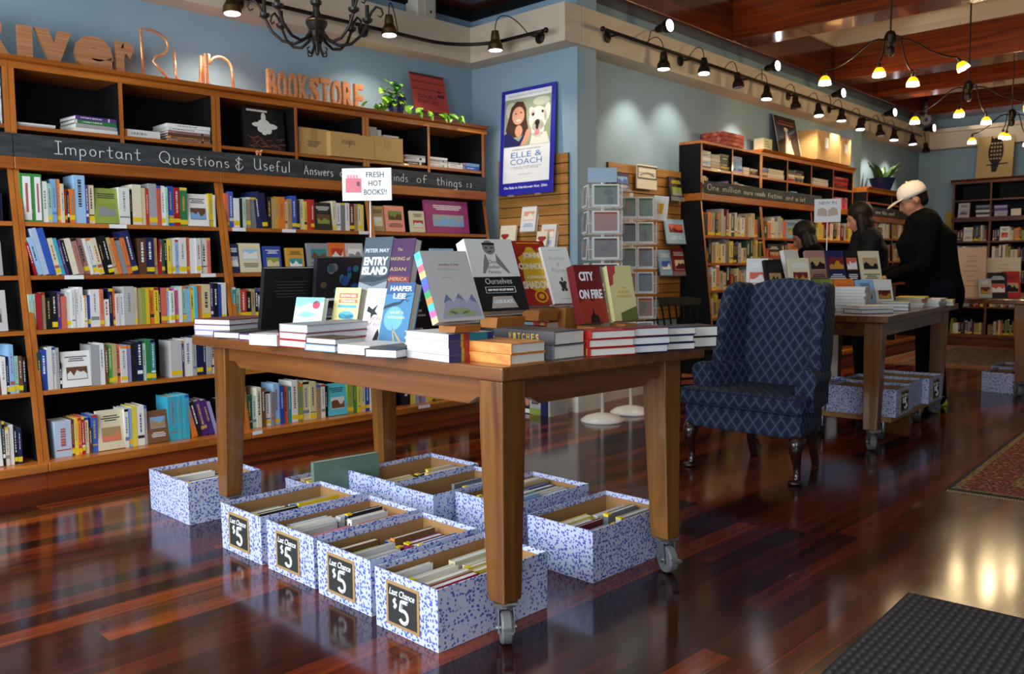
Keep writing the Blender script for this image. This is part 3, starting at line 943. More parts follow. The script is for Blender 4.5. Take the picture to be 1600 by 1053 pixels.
# white label strips on the shelf edges
for (pa, pb, py_) in ((171, 198, 354), (101, 131, 434), (314, 337, 430), (304, 338, 506), (363, 384, 357), (441, 462, 359), (365, 391, 500), (561, 577, 361), (391, 410, 675), (654, 672, 633)):
    z_ = 1.0
    for it in range(12):
        u_, z_ = LW.pix((pa + pb) / 2, py_, dfr(z_) + 0.014)
    lv = min(LEV, key=lambda q: abs(q - 0.011 - z_))
    d_ = (0.64 if lv == LEV[-1] else dfr(lv) + 0.012)
    ua = LW.pix(pa, py_, d_)[0]
    ub = LW.pix(pb, py_, d_)[0]
    k_ = sum(1 for q in US[1:-1] if (ua + ub) / 2 > q)
    ua, ub = max(ua, US[k_] + .003), min(ub, US[k_ + 1] - .003)
    par = [o for o in bpy.data.objects if o.name.startswith('bookcase') and o.parent is None][k_]
    MB(LW.T()).box(ua, ub, d_, d_ + 0.0015, lv - 0.022, lv - 0.001).build('shelf_label', PAPER, par)
# the cut-off bay shows only its last few books
for i, (ua, sp) in enumerate(((1.34, 'black:4:50|black:5:46|navy:4:44'), (1.20, 'grey:56:55:F'), (1.16, 'silver:70:66:F'), (1.20, 'brown:33:60:F|white:8:58|navy:5:58:s|sky blue:7:76|mint:6:58|brown:6:57|black:5:55'), (1.10, 'white:62:75:F|black:4:70|cream:6:60|white:7:62|black:5:60:s|navy:6:56:s'))):
    z = LEV[i]
    px0 = proj(LW.pt(ua, dfr(z), z))[0]
    shelf_row(LW, sp, px0, z, dfr(z), US[1] - 0.03, R_[i], BAYS[0], 400 + i)
# ------------------------------------------------------------------ things in and on the top cases of the long wall
LIE = Matrix(((0, 0, -1, 0), (0, 1, 0, 0), (1, 0, 0, 0), (0, 0, 0, 1)))     # a book laid flat, spine to the front, length to the left


def flat_pile(fr, px0, px1, py, d, z, items, dp, what, where, group, name='flat_book', cat='book', yaw=0.0, fore=False, seed=1, parts=True):
    """books laid flat in a pile: items = (colour, thickness) from the bottom up; px0..px1 their width in the photograph"""
    rnd = random.Random(seed)
    ua, ub = fr.pix(px0, py, d)[0], fr.pix(px1, py, d)[0]
    zz = z
    N = len(items)
    for k, (col, t) in enumerate(items):
        L = (ub - ua) * rnd.uniform(0.95, 1.0)
        w = dp * rnd.uniform(0.95, 1.03)
        jy = yaw + rnd.uniform(-2, 2)
        base = fr.M @ Matrix.Translation(((ua + ub) / 2, -d + w / 2 + 0.004, zz + 0.0004)) @ Matrix.Rotation(math.radians(jy + (180 if fore else 0)), 4, 'Z')
        M = base @ Matrix.Translation((L / 2, -w / 2, 0)) @ LIE
        o = make_book(name, M, t, L, w, hue(col, rnd), rnd=rnd, dark=col in DARKS, pages=[PAGES, PAGEW, PAGEC][rnd.randrange(3)], marks=not fore and parts, plain=not parts)
        pos = 'topmost' if k == N - 1 and N > 1 else 'lowest' if k == 0 and N > 1 else ORD[k] + ' from bottom' if N > 1 else 'lying alone'
        tag(o, '%s %s, %s %s %s' % (col, what, pos, 'of pile' if N > 1 else '', where), cat, group)
        zz += t + 0.0012
    return zz


ZS, DS = 1.835, 0.31
g_ = 'books laid flat in the pigeonholes of the long wall'
flat_pile(LW, -40, 12, 195, 0.30, ZS, [('white', 0.016 + 0.004 * (k % 3)) for k in range(15)], 0.24, 'magazine', 'in the cut-off end pigeonhole', 'magazines in the end pigeonhole', 'magazine', 'magazine', seed=3)
flat_pile(LW, 25, 88, 198, DS, ZS, [('silver', 0.009), ('white', 0.009)], 0.2, 'thin flat book', 'under copper letter V', g_, seed=4)
flat_pile(LW, 114, 184, 204, DS, ZS, [('white', 0.022), ('silver', 0.02), ('green', 0.02), ('purple', 0.02)], 0.2, 'flat book', 'under copper letter e', g_, seed=5, yaw=3)
flat_pile(LW, 195, 251, 212, DS, ZS, [('white', 0.042)], 0.17, 'thick boxed set', 'under the outlined copper R', g_, seed=6)
flat_pile(LW, 262, 331, 216, DS, ZS, [('dusty pink', 0.014), ('brown', 0.014), ('brown', 0.014), ('dusty pink', 0.014), ('white', 0.018), ('white', 0.02)], 0.21, 'flat book', 'under the outlined copper n', g_, seed=7)
flat_pile(LW, 636, 666, 254, DS, ZS, [('black', 0.022), ('white', 0.012), ('white', 0.016), ('silver', 0.016)], 0.2, 'flat book', 'beside the long carton', g_, seed=8, yaw=-6)
flat_pile(LW, 670, 700, 258, DS, ZS, [('white', 0.018), ('white', 0.018), ('silver', 0.018), ('white', 0.014)], 0.2, 'flat book', 'behind the last divider', g_, seed=9)
flat_pile(LW, 701, 724, 262, DS, ZS, [('white', 0.016), ('white', 0.014), ('silver', 0.014)], 0.18, 'flat book', 'below red poster', g_, seed=10)
flat_pile(LW, 726, 750, 266, DS, ZS, [('blue', 0.03), ('sky blue', 0.022)], 0.18, 'flat book', 'in the corner pigeonhole', g_, seed=11)


def carton(fr, pxa, pxb, py, d, z, h, dp, label, flaps=True, m=KRAFT2, group=None, sheet=None, yaw=0):
    ua, ub = fr.pix(pxa, py, d)[0], fr.pix(pxb, py, d)[0]
    M = fr.M @ Matrix.Translation(((ua + ub) / 2, -d + dp / 2, z + 0.001)) @ Matrix.Rotation(math.radians(yaw), 4, 'Z')
    r = thing('carton', label, 'cardboard box', M=M, group=group)
    w = (ub - ua) / 2
    MB().box(-w, w, -dp / 2, dp / 2, 0, h).build('carton_body', m, r, local=True, bevel=0.003)
    MB().box(-w - 0.001, w + 0.001, -dp / 2 - 0.001, dp / 2 + 0.001, h * 0.995, h + 0.002).box(-0.024, 0.024, -dp / 2 - 0.0015, -dp / 2 + 0.001, h * 0.55, h).build('packing_tape', mat('brown_tape', '#AE8650', 0.35), r, local=True)
    if sheet:
        MB().box(-sheet[0] / 2 + sheet[2], sheet[0] / 2 + sheet[2], -dp / 2 - 0.0022, -dp / 2, h * 0.62 - sheet[1] / 2, h * 0.62 + sheet[1] / 2).build('address_sheet', PAPER, r, local=True)
    return r


c1 = carton(LW, 467, 514, 236, 0.30, ZS, 0.170, 0.2, 'small square carton with printed lines, in the pigeonhole beside the bird book')
mb = MB()
for k in range(4):
    mb.box(-0.05 + 0.01 * (k % 2), 0.055 - 0.012 * k, -0.1015, -0.0995, 0.085 - k * 0.011, 0.089 - k * 0.011)
mb.build('printed_lines', INK, c1, local=True)
c2 = carton(LW, 517, 563, 243, 0.345, ZS, 0.160, 0.22, 'long carton with handwriting and an open flap, in the pigeonhole under the copper capitals')
mb = MB()
hand(mb, 'Designs', V((-0.05, -0.1142, 0.085)), (1, 0, 0), (0, 0, 1), 0.05, 0.13, 0.0016)
mb.build('handwriting', mat('brown_marker', '#6B5236', 0.8), c2, local=True)
wf = LW.pix(585, 243, 0.345)[0] - LW.pix(517, 243, 0.345)[0]
MB().box(-wf * .34, wf - wf * .34 - 0.002, -0.1135, -0.1108, 0.0, 0.155).build('open_flap', KRAFT2, c2, local=True)
c3 = carton(LW, 581, 630, 247, 0.345, ZS, 0.165, 0.22, 'plain carton pushed against the handwritten one, nearer the corner')
for k, (pa, pb, hh) in enumerate(((576, 590, 0.075), (591, 597, 0.06), (601, 624, 0.03))):
    ua, ub = LW.pix(pa, 205, 0.25)[0], LW.pix(pb, 205, 0.25)[0]
    o = make_book('booklet', LW.M @ Matrix.Translation((ua, -0.24, ZS + 0.17)), ub - ua, hh, 0.14, hue('white', random.Random(k)), marks=False)
    tag(o, ['pale booklet standing upright on top of the cartons', 'thin pale booklet leaning beside another on the cartons', 'white flat booklet lying on the plain carton'][k], 'booklet', 'booklets on the cartons')

# the big bird book, standing open to view
ua, ub = LW.pix(383, 230, 0.27)[0], LW.pix(447, 232, 0.27)[0]
w_, h_ = ub - ua, 0.265
M = LW.M @ Matrix.Translation((ua, -0.27, ZS + 0.001)) @ Matrix.Translation((0, 0, 0.004)) @ Matrix.Rotation(math.radians(-6), 4, 'X') @ Matrix.Translation((0, 0.03, 0)) @ Matrix.Rotation(math.radians(-90), 4, 'Z')
o = make_book('picture_book', M, 0.03, h_, w_, mat('cover_black_0', '#15151A', 0.42), marks=False)
tag(o, 'large black picture book with a white bird on its cover, in pigeonhole', 'book')
m = MB()
for a, b, rx, rz in ((.5, .62, .16, .12), (.38, .60, .18, .06), (.66, .58, .18, .07), (.50, .78, .06, .12), (.42, .5, .09, .08), (.6, .48, .09, .09), (.5, .42, .07, .06)):
    m.ball((0.0302, a * w_, b * h_), 0.0008, rx * w_, rz * h_, 10, 6)
m.build('bird_picture', mat('white_feathers', '#E0DCD2', 0.7), o, local=True)
m = MB()
for k in range(26):
    a = random.Random(k).uniform(0.05, 0.95) * w_
    b = random.Random(k + 90).uniform(0.04, 0.3) * h_
    m.box(0.030, 0.0306, a - 0.022, a + 0.022, b, b + 0.003, T=Matrix.Translation((0, a, b)) @ Matrix.Rotation(random.Random(k + 7).uniform(-.6, .6), 4, 'X') @ Matrix.Translation((0, -a, -b)))
m.build('twigs_picture', mat('rust_twigs', '#8A4A30', 0.7), o, local=True)
m = MB()
rect(m, w_ * 0.35, h_ * 0.93, w_ * 0.5, 0.012, 0, 0.03)
m.build('title_print', mat('spine_print_pale', '#DDD6C4', 0.6), o, local=True)

# little copper horse on the blackboard's edge
u_ = LW.pix(404, 238, 0.352)[0]
m = MB()
b_ = LW.pt(u_, 0.352, 1.790)
m.ball(b_ + V((0, 0, 0.022)), 0.022, 0.008, 0.010)
m.tube([b_ + V((0.016, 0, 0.026)), b_ + V((0.026, 0, 0.036)), b_ + V((0.034, 0, 0.032))], [0.006, 0.005, 0.004])
for a in (-0.015, -0.008, 0.009, 0.015):
    m.tube([b_ + V((a, 0, 0.02)), b_ + V((a, 0, 0.0005))], 0.003, 6)
tag(m.build('toy_horse', COPPER, None, smooth=True), 'tiny copper coloured toy animal standing on the blackboard edge', 'figurine')

# ------------------------------------------------------------------ copper letters on the crown
ZK = 2.181
DL = 0.20


def solid_letter(ch, pxl, pxr, pyt, pyb, label, depth=0.035, bold=0.02):
    ul, ur = LW.pix(pxl, pyb, DL)[0], LW.pix(pxr, pyb, DL)[0]
    zt = LW.pix((pxl + pxr) / 2, pyt, DL)[1]
    m = MB()
    letter(m, ch, LW.pt((ul + ur) / 2, DL - depth, (ZK + zt) / 2), LW.U, (0, 0, 1), ur - ul, zt - ZK, depth, bold)
    o = m.build('copper_letter', COPPER)
    tag(o, label, 'letter', 'copper letters standing on the bookcases')


for ch, a, b, t, lab in (('R', -42, 22, 16, 'large solid copper letter R cut by the picture edge'), ('I', 30, 52, 40, 'solid copper capital letter I after the large R'), ('v', 57, 113, 47, 'solid copper letter v with bright sheen'),
                         ('e', 118, 177, 56, 'round solid copper letter e'), ('r', 182, 210, 65, 'solid copper letter r beside the outlined one')):
    solid_letter(ch, a, b, t, 90, lab, bold=0.05)
x = 420.0
for k, ch in enumerate('BOOKSTORE'):
    w = [13, 13.5, 14, 15, 14, 14, 15, 16, 13][k]
    solid_letter(ch, x, x + w, 108 + (x - 420) * 0.172, 150, ['small copper capital B, first of the nine', 'small copper capital O beside the B', 'small copper capital O beside the K', 'small copper capital K', 'small copper capital S', 'small copper capital T', 'small copper capital O between T and R', 'small copper capital R', 'small copper capital E, last of the nine'][k], 0.03, 0.03)
    x += w + 2.6


def tube_letter(strokes, pxl, pxr, pyt, label):
    ul, ur = LW.pix(pxl, 120, DL)[0], LW.pix(pxr, 120, DL)[0]
    zt = LW.pix((pxl + pxr) / 2, pyt, DL)[1]
    m = MB()
    for st in strokes:
        m.tube([LW.pt(ul + (ur - ul) * a, DL, ZK + 0.011 + (zt - ZK - 0.011) * b) for a, b in st], 0.0085, 8)
    tag(m.build('copper_letter', COPPER, None, smooth=True), label, 'letter', 'copper letters standing on the bookcases')


tube_letter([[(.12, 0), (.06, 1)] + arc(.3, .74, .62, .27, 90, -70, 10) + [(.42, .38), (.98, 0)]], 219, 268, 49, 'thin outlined copper letter R made of tube')
tube_letter([[(.0, 1)] + arc(.45, .3, .42, .3, 190, 350, 9) + [(.9, 1), (.97, 1.0), (.97, 0)]], 273, 319, 84, 'thin outlined copper letter u made of tube')
tube_letter([[(.06, 0), (.0, 1), (.12, 1), (.14, .7)] + arc(.52, .62, .40, .36, 160, 0, 9) + [(.96, 0)]], 322, 366, 88, 'thin outlined copper letter n made of tube')

# ------------------------------------------------------------------ trailing plant in a navy pot


def leaf(m, c, d, n, L, W, k=0):
    """a heart-shaped leaf folded along its midrib: base c, direction d, normal n"""
    d, n = V(d).normalized(), V(n)
    s = d.cross(n)
    s = s.normalized() if s.length > 1e-4 else d.orthogonal().normalized()
    n = s.cross(d).normalized()
    c = V(c)
    pts = [(0, 0, 0), (-.12, .28, .05), (.12, .5, .1), (.42, .42, .09), (.75, .2, .03), (1, 0, -.08)]
    mid = [c + d * (a * L) + n * (q * 0 - 0.12 * L * a * a) for a, b, q in pts]
    lf = [c + d * (a * L) + s * (b * W) + n * (q * L - 0.12 * L * a * a) for a, b, q in pts]
    rt = [c + d * (a * L) - s * (b * W) + n * (q * L - 0.12 * L * a * a) for a, b, q in pts]
    vs = mid + lf + rt
    fs = []
    for i in range(5):
        fs.append((i, i + 1, 6 + i + 1, 6 + i))
        fs.append((i + 1, i, 12 + i, 12 + i + 1))
    m.add(vs, fs, k)


u_, z_ = LW.pix(619, 172, 0.20)
pb = LW.pt(u_, 0.20, ZK)
r = thing('potted_ivy', 'trailing green plant in a navy pot on top of the bookcases', 'plant', pb)
MB().lathe([(0.045, 0.0005), (0.066, 0.11), (0.074, 0.11), (0.076, 0.135), (0.066, 0.135), (0.06, 0.115), (0.0, 0.115)], 24, pb).build('pot', mat('navy_glaze', '#1C2450', 0.25), r, smooth=False)
rnd = random.Random(12)
ml, ms = MB(), MB()
top = pb + V((0, 0, 0.12))
for k in range(44):
    a = rnd.uniform(0, 2 * PI)
    q = top + V((-0.045 + 0.085 * math.cos(a) * rnd.uniform(.3, 1), 0.05 * math.sin(a), rnd.uniform(-0.07, 0.12)))
    ms.tube([top, (top + q) / 2 + V((0, 0, 0.03)), q], 0.0018, 5)
    dd = V((q.x - top.x, -0.4 * rnd.random() - 0.02, -0.04 - 0.05 * rnd.random()))
    leaf(ml, q, dd, (0.1, -0.5, 0.8), rnd.uniform(0.065, 0.095), rnd.uniform(0.06, 0.08))
vine = [(560, 158), (583, 163), (604, 163), (625, 172), (640, 177), (660, 180), (680, 182), (700, 186), (716, 190)]
vp = [pb + V((0.0, -0.07, 0.10)), pb + V((0.0, -0.10, 0.04))]
for a, b in ((640, 174), (655, 178), (672, 180), (690, 184), (706, 188), (716, 191)):
    uu, _ = LW.pix(a, b, 0.37)
    vp.append(LW.pt(uu, 0.355, ZK + 0.012))
ms.tube(vp, 0.0025, 5)
for p in vp[2:]:
    for k in range(4):
        q = V(p) + V((rnd.uniform(-0.03, 0.03), rnd.uniform(-0.03, 0.0), rnd.uniform(0.0, 0.025)))
        leaf(ml, q, (rnd.uniform(-.6, .6), -0.55, rnd.uniform(-.9, .5)), (0, -0.8, 0.5), rnd.uniform(0.045, 0.065), rnd.uniform(0.04, 0.05))
for a, b in ((567, 160), (587, 164)):
    uu, _ = LW.pix(a, b, 0.33)
    for k in range(2):
        leaf(ml, LW.pt(uu + 0.012 * k, 0.32, ZK + 0.015), (rnd.uniform(-1, 1), -0.5, 0.5), (0, -0.6, 0.7), 0.05, 0.045)
ml.build('foliage', LEAF, r, fix=False)
ms.build('vine_stem', mat('vine_stem', '#6C7F2C', 0.6), r)

# red poster leaning on the wall behind the plant
ua, ub = LW.pix(653, 188, 0.14)[0], LW.pix(706, 192, 0.14)[0]
hgt = 0.40
M = LW.M @ Matrix.Translation((ua, -0.14, ZK + 0.001)) @ Matrix.Rotation(math.radians(-14), 4, 'X')
r = thing('red_poster', 'red double feature poster board leaning on the wall above the bookcases', 'poster', M=M)
w = ub - ua
MB().box(0, w, 0, 0.006, 0, hgt).build('board', mat('poster_red', '#B24138', 0.5), r, local=True)
m = MB()
m.box(0, w, -0.0006, 0, 0.0, 0.10).box(0, w, -0.0006, 0, hgt - 0.02, hgt)
for zz in (0.27, 0.33):
    m.box(0, w, -0.0007, 0, zz, zz + 0.006)
m.box(w * .74, w * .84, -0.0007, 0, 0.26, 0.28).box(w * .72, w * .92, -0.0007, 0, 0.22, 0.245)
m.build('printed_shapes', mat('poster_dark_red', '#5A1B22', 0.5), r, local=True)
m = MB()
letter(m, 'DOUBLE', V((w * .42, -0.0001, 0.215)), (1, 0, 0), (0, 0, 1), w * .55, 0.03, 0.0006, 0.02)
letter(m, 'FEATURE', V((w * .42, -0.0001, 0.175)), (1, 0, 0), (0, 0, 1), w * .6, 0.03, 0.0006, 0.02)
m.build('lettering', mat('poster_maroon', '#6A1F24', 0.5), r, local=True)
# ------------------------------------------------------------------ corner wall: slatted display panel and the tall blue poster
SLAT = wood('slat_panel_wood', '#8A5A24', '#B98240', 'X', 0.45)
SLATY = wood('slat_panel_wood_cross', '#8A5A24', '#B98240', 'Y', 0.45)


def slatwall(fr, u0, u1, z0, z1, d0, label, m):
    T = fr.T()
    r = thing('slat_panel', label, 'display panel', M=fr.M @ Matrix.Translation((u0, -d0, z0)))
    MB(T).box(u0, u1, d0, d0 + 0.008, z0, z1).build('backing', mat('slot_shadow', '#2A1A0C', 0.8), r)
    p = 0.076
    mb = MB(T)
    z = z1
    while z - p > z0 - 0.001:
        mb.box(u0, u1, d0 + 0.008, d0 + 0.02, z - p + 0.007, z)
        z -= p
    mb.build('slats', m, r)
    return r


d = 0.022
ua, ub = CW.pix(778, 262, d)[0], CW.pix(887, 240, d)[0]
zt = CW.pix(887, 238, d)[1]
slatwall(CW, ua, ub, 0.66, zt, 0.002, 'slatted wooden display panel on the corner wall behind the blue poster', SLATY)

BLUE = mat('poster_blue', '#2A2A9E', 0.35)
d = 0.06
tl, br = CW.pix(788, 143, 0.03), CW.pix(864, 301, d)
bl, tr = CW.pix(779, 306, d), CW.pix(871, 126, 0.03)
u0, u1 = (tl[0] + bl[0]) / 2 - 0.006, (br[0] + tr[0]) / 2
z0 = (br[1] + bl[1]) / 2
z1 = (tl[1] + tr[1]) / 2
W, Hh = u1 - u0, (z1 - z0)
M = CW.M @ Matrix.Translation((u0, -0.075, z0)) @ Matrix.Rotation(math.radians(-3.2), 4, 'X')
r = thing('blue_poster', 'tall blue bordered poster of a woman with a white dog, on corner wall', 'poster', M=M)
MB().box(0, W, 0, 0.008, 0, Hh).build('poster_board', BLUE, r, local=True, bevel=0.002)
e = 0.0008
MB().box(W * .075, W * .925, -e, 0, Hh * .115, Hh * .965).build('sheet', PAPER, r, local=True)
ph = (W * .075, W * .925, Hh * .455, Hh * .905)
m = MB()
m.box(ph[0], ph[1], -2 * e, -e, ph[2], ph[3])
ph_o = m.build('photo_print', mat('photo_meadow', '#9AA68A', 0.5), r, local=True)


def disc(m, cx, cz, rx, rz, y, k=0, n=18, tilt=0.0):
    pts = []
    for i in range(n):
        a = 2 * PI * i / n
        x, z = rx * math.cos(a), rz * math.sin(a)
        pts.append((cx + x * math.cos(tilt) - z * math.sin(tilt), y, cz + x * math.sin(tilt) + z * math.cos(tilt)))
    m.prism(pts, (0, 0.0006, 0), k)


def fig(name, mt, shapes, lvl):
    m = MB()
    for s_ in shapes:
        if len(s_) == 2:
            m.prism([(W * a, -(2 + lvl) * e, Hh * b) for a, b in s_[1]], (0, 0.0006, 0))
        else:
            disc(m, W * s_[0], Hh * s_[1], W * s_[2], Hh * s_[3], -(2 + lvl) * e, 0, 18, s_[4] if len(s_) > 4 else 0)
    return m.build(name, mt, ph_o, local=True)


fig('meadow_light', mat('photo_pale_green', '#C8CCB4', 0.5), [(.75, .85, .15, .04), (.2, .8, .1, .08)], .2)
fig('long_hair', mat('photo_brown_hair', '#4A2E22', 0.5), [('p', [(.16, .56), (.10, .62), (.15, .72), (.20, .83), (.30, .88), (.42, .87), (.48, .80), (.49, .70), (.53, .60), (.40, .55), (.26, .545)])], .5)
fig('blouse', mat('photo_navy_blouse', '#23265E', 0.5), [('p', [(.078, .46), (.078, .58), (.16, .60), (.28, .53), (.36, .50), (.46, .58), (.5, .55), (.42, .456)])], .8)
fig('face', mat('photo_skin', '#D9A080', 0.5), [(.335, .745, .115, .085), (.35, .60, .07, .055), ('p', [(.38, .456), (.44, .52), (.5, .60), (.56, .62), (.57, .56), (.50, .47)])], 1.1)
fig('smile', mat('photo_smile', '#F0E4DC', 0.5), [(.345, .700, .045, .009)], 1.5)
fig('eyes', mat('photo_dark', '#2B211E', 0.5), [(.29, .765, .016, .007), (.385, .77, .016, .007)], 1.5)
fig('dog_head', mat('photo_cream_fur', '#EDE6D6', 0.5), [(.70, .69, .165, .115), (.70, .60, .12, .085), (.59, .76, .05, .05, .5), (.86, .74, .055, .085, -.2), ('p', [(.56, .456), (.60, .56), (.86, .56), (.92, .456)])], 1.4)
fig('dog_nose', mat('photo_dark', '#2B211E', 0.5), [(.69, .655, .045, .028), (.69, .62, .028, .03), (.61, .735, .022, .014), (.78, .75, .022, .014)], 1.9)
fig('dog_tongue', mat('photo_pink', '#D88A8E', 0.5), [(.69, .567, .045, .028)], 1.9)
m = MB()
letter(m, 'STEFANY SHAHEEN', V((W * .5, -2 * e, Hh * .425)), (1, 0, 0), (0, 0, 1), W * .52, Hh * .013, 0.0005)
letter(m, 'fascinating tale of a girl and her dog', V((W * .5, -2 * e, Hh * .935)), (1, 0, 0), (0, 0, 1), W * .7, Hh * .012, 0.0005)
letter(m, 'a memoir of life and love', V((W * .5, -2 * e, Hh * .262)), (1, 0, 0), (0, 0, 1), W * .56, Hh * .011, 0.0005)
letter(m, 'with a dog', V((W * .5, -2 * e, Hh * .245)), (1, 0, 0), (0, 0, 1), W * .46, Hh * .011, 0.0005)
letter(m, 'publisher', V((W * .5, -2 * e, Hh * .19)), (1, 0, 0), (0, 0, 1), W * .25, Hh * .009, 0.0005)
m.build('small_print', mat('print_grey', '#7A7A82', 0.6), r, local=True)
m = MB()
letter(m, 'ELLE &', V((W * .5, -2 * e, Hh * .375)), (1, 0, 0), (0, 0, 1), W * .56, Hh * .052, 0.0005, 0.0)
letter(m, 'COACH', V((W * .5, -2 * e, Hh * .310)), (1, 0, 0), (0, 0, 1), W * .58, Hh * .052, 0.0005, 0.0)
m.build('title_print', mat('print_blue', '#5A86C8', 0.6), r, local=True)
m = MB()
letter(m, 'On Sale in Hardcover Aug. 25th', V((W * .5, -0.0001, Hh * .066)), (1, 0, 0), (0, 0, 1), W * .8, Hh * .030, 0.0006, 0.02)
m.build('sale_line', PAPER, r, local=True)
MB().box(W * .2, W * .3, -0.015, 0.0, -0.012, 0.0).box(W * .7, W * .8, -0.015, 0.0, -0.012, 0.0).build('acrylic_ledge', CLEAR, r, local=True)


def facing_book(fr, pxl, pxr, pyt, pyb, d, t, label, col, cols, tilt=-9, name='displayed_book', group=None, cat='book', lines=3, seed=1, holder=True):
    """a book in a clear holder on a slatted panel, cover to the room"""
    ul, zb = fr.pix(pxl, pyb, d)
    ur = fr.pix(pxr, pyb, d)[0]
    zt = fr.pix((pxl + pxr) / 2, pyt, d)[1]
    w, h = ur - ul, zt - zb
    M = fr.M @ Matrix.Translation((ul, -d - 0.02, zb)) @ Matrix.Rotation(math.radians(tilt), 4, 'X') @ Matrix.Translation((0, t, 0)) @ Matrix.Rotation(math.radians(-90), 4, 'Z')
    o = make_book(name, M, t, h, w, col, marks=False)
    if cols:
        cover_face(o, t, h, w, random.Random(seed), cols, lines)
    if holder:
        rk = MB().box(t + 0.0015, t + 0.0045, 0, w, -0.006, h * 0.14).box(-0.03, t + 0.0045, 0, w, -0.008, -0.004).build('clear_holder', CLEAR, o, local=True)
    tag(o, label, cat, group)
    return o


dk = mat('spine_print_black', '#26262A', 0.6)
wh = mat('spine_print_white', '#E8E8E6', 0.6)
ph1, ph2 = mat('photo_skin', '#D9A080'), mat('photo_cream_fur', '#EDE6D6')
facing_book(CW, 815, 838, 322, 362, 0.05, 0.03, 'white book with portrait photo in a holder, right under the blue poster', mat('cover_white_0', '#E4E2DC'), (mat('print_blue', '#5A86C8'), ph1, ph2), seed=21)
facing_book(CW, 846, 869, 350, 388, 0.05, 0.03, 'white book with portrait photo, lower one beside the panel edge', mat('cover_white_1', '#DAD8D4'), (mat('print_blue', '#5A86C8'), ph1, ph2), seed=22)
for k, (a, b, t0, b0, lab) in enumerate(((783, 807, 352, 380, 'small cream card pack low on the slatted panel, nearer the bookcase'), (840, 856, 361, 384, 'small cream card pack half hiding a portrait book'))):
    o = facing_book(CW, a, b, t0, b0, 0.075, 0.015, lab, mat('cover_cream_1', '#E2D9BE'), None, cat='card pack', name='card_pack', group='card packs on the panel')
    m = MB()
    w2, h2 = 0.06, 0.07
    m.prism([(0.0152, y, z) for y, z in ((.02, .07), (.09, .07), (.10, .055), (.055, .02), (.01, .055))], (0.0006, 0, 0))
    m.build('red_print', mat('card_red', '#9A2E26'), o, local=True)

# books standing on the floor against the corner wall
fb = [(802, 828, 'black', 0.30, 'F', 'black floor book with flower photo cover, standing by the corner wall'),
      (829, 846, 'silver', 0.26, 'S', 'grey and yellow thick floor book with tall lettering on its spine'),
      (847, 857, 'navy', 0.27, 'S', 'dark floor book next to the baseboard'), (858, 861, 'silver', 0.27, 'S', 'thin grey floor book, last one by the baseboard')]
for k, (a, b, c, h, kind, lab) in enumerate(fb):
    d = 0.30
    ul, ur = CW.pix(a, 640, d)[0], CW.pix(b, 640, d)[0]
    w = ur - ul
    if kind == 'F':
        M = CW.M @ Matrix.Translation((ul, -d, 0.001)) @ Matrix.Rotation(math.radians(-6), 4, 'X') @ Matrix.Translation((0, 0.03, 0)) @ Matrix.Rotation(math.radians(-90), 4, 'Z')
        o = make_book('floor_book', M, 0.03, h, w, hue(c, random.Random(k)), marks=False)
        m = MB()
        for yy, zz in ((.3, .3), (.6, .35), (.8, .28), (.45, .55), (.7, .6)):
            m.ball((0.0302, yy * w, zz * h), 0.0007, 0.022, 0.028, 9, 6)
        m.build('cover_picture', mat('flower_coral', '#D08070'), o, local=True)
        m = MB()
        rect(m, w / 2, 0.02, w, 0.03, 0, 0.03)
        m.build('white_band', PAPER, o, local=True)
    else:
        M = CW.M @ Matrix.Translation((ul, -d - 0.01, 0.001))
        o = make_book('floor_book', M, w, h, 0.2, hue(c, random.Random(k)), marks=False)
        if k == 1:
            m = MB()
            letter(m, 'BINDIS', V((w * .5, -0.0001, h * .62)), (0, 0, 1), (-1, 0, 0), h * .62, w * .6, 0.0006, 0.03)
            m.build('spine_lettering', INK, o, local=True)
            MB().box(0, w, -0.0008, 0.0002, 0, 0.05).build('yellow_band', mat('cover_olive_1', '#93A348'), o, local=True)
    tag(o, lab, 'book', 'books standing on the floor')

# ------------------------------------------------------------------ display panel on the long side wall
d = 0.022
ua, ub = RW.pix(951, 262, d)[0], RW.pix(1066, 268, d)[0]
zt = RW.pix(953, 253, d)[1]
slatwall(RW, ua, ub, 0.62, zt, 0.002, 'slatted wooden display panel behind the card racks, beside the black bookcase end', SLAT)
facing_book(RW, 961, 982, 270, 297, 0.05, 0.02, 'blue magazine in a holder near the top of the slatted panel', mat('cover_navy_1', '#2A3480'), (wh, mat('cover_sky_blue_0', '#8CB8DE'), mat('cover_blue_1', '#3A62BC')), seed=31)
facing_book(RW, 1040, 1070, 342, 380, 0.06, 0.012, 'magazine with food photo above the dark red book', mat('cover_sky_blue_1', '#9CC3E4'), (wh, mat('cover_coral_0', '#D86A50'), mat('cover_dark_red_0', '#6E1A22')), seed=32)
facing_book(RW, 1050, 1074, 387, 430, 0.06, 0.02, 'dark red book with pale square label on the slatted panel', mat('cover_dark_red_1', '#7A2026'), (wh, mat('cover_cream_0', '#DCD0AE'), mat('cover_dark_red_2', '#5C1A22')), seed=33)
facing_book(RW, 1030, 1049, 390, 430, 0.05, 0.012, 'sky blue booklet between card rack and dark red book', mat('cover_sky_blue_2', '#7FAAD4'), (wh, mat('cover_blue_0', '#2E55B0'), mat('cover_white_2', '#ECEAE6')), seed=34)
facing_book(RW, 1046, 1066, 276, 312, 0.07, 0.02, 'black and yellow booklet beside the bookcase end', mat('cover_black_1', '#1D1C20'), (mat('cover_yellow_0', '#E2C531'), mat('cover_olive_0', '#8A9A3E'), mat('cover_grey_0', '#8C8E92')), seed=35)
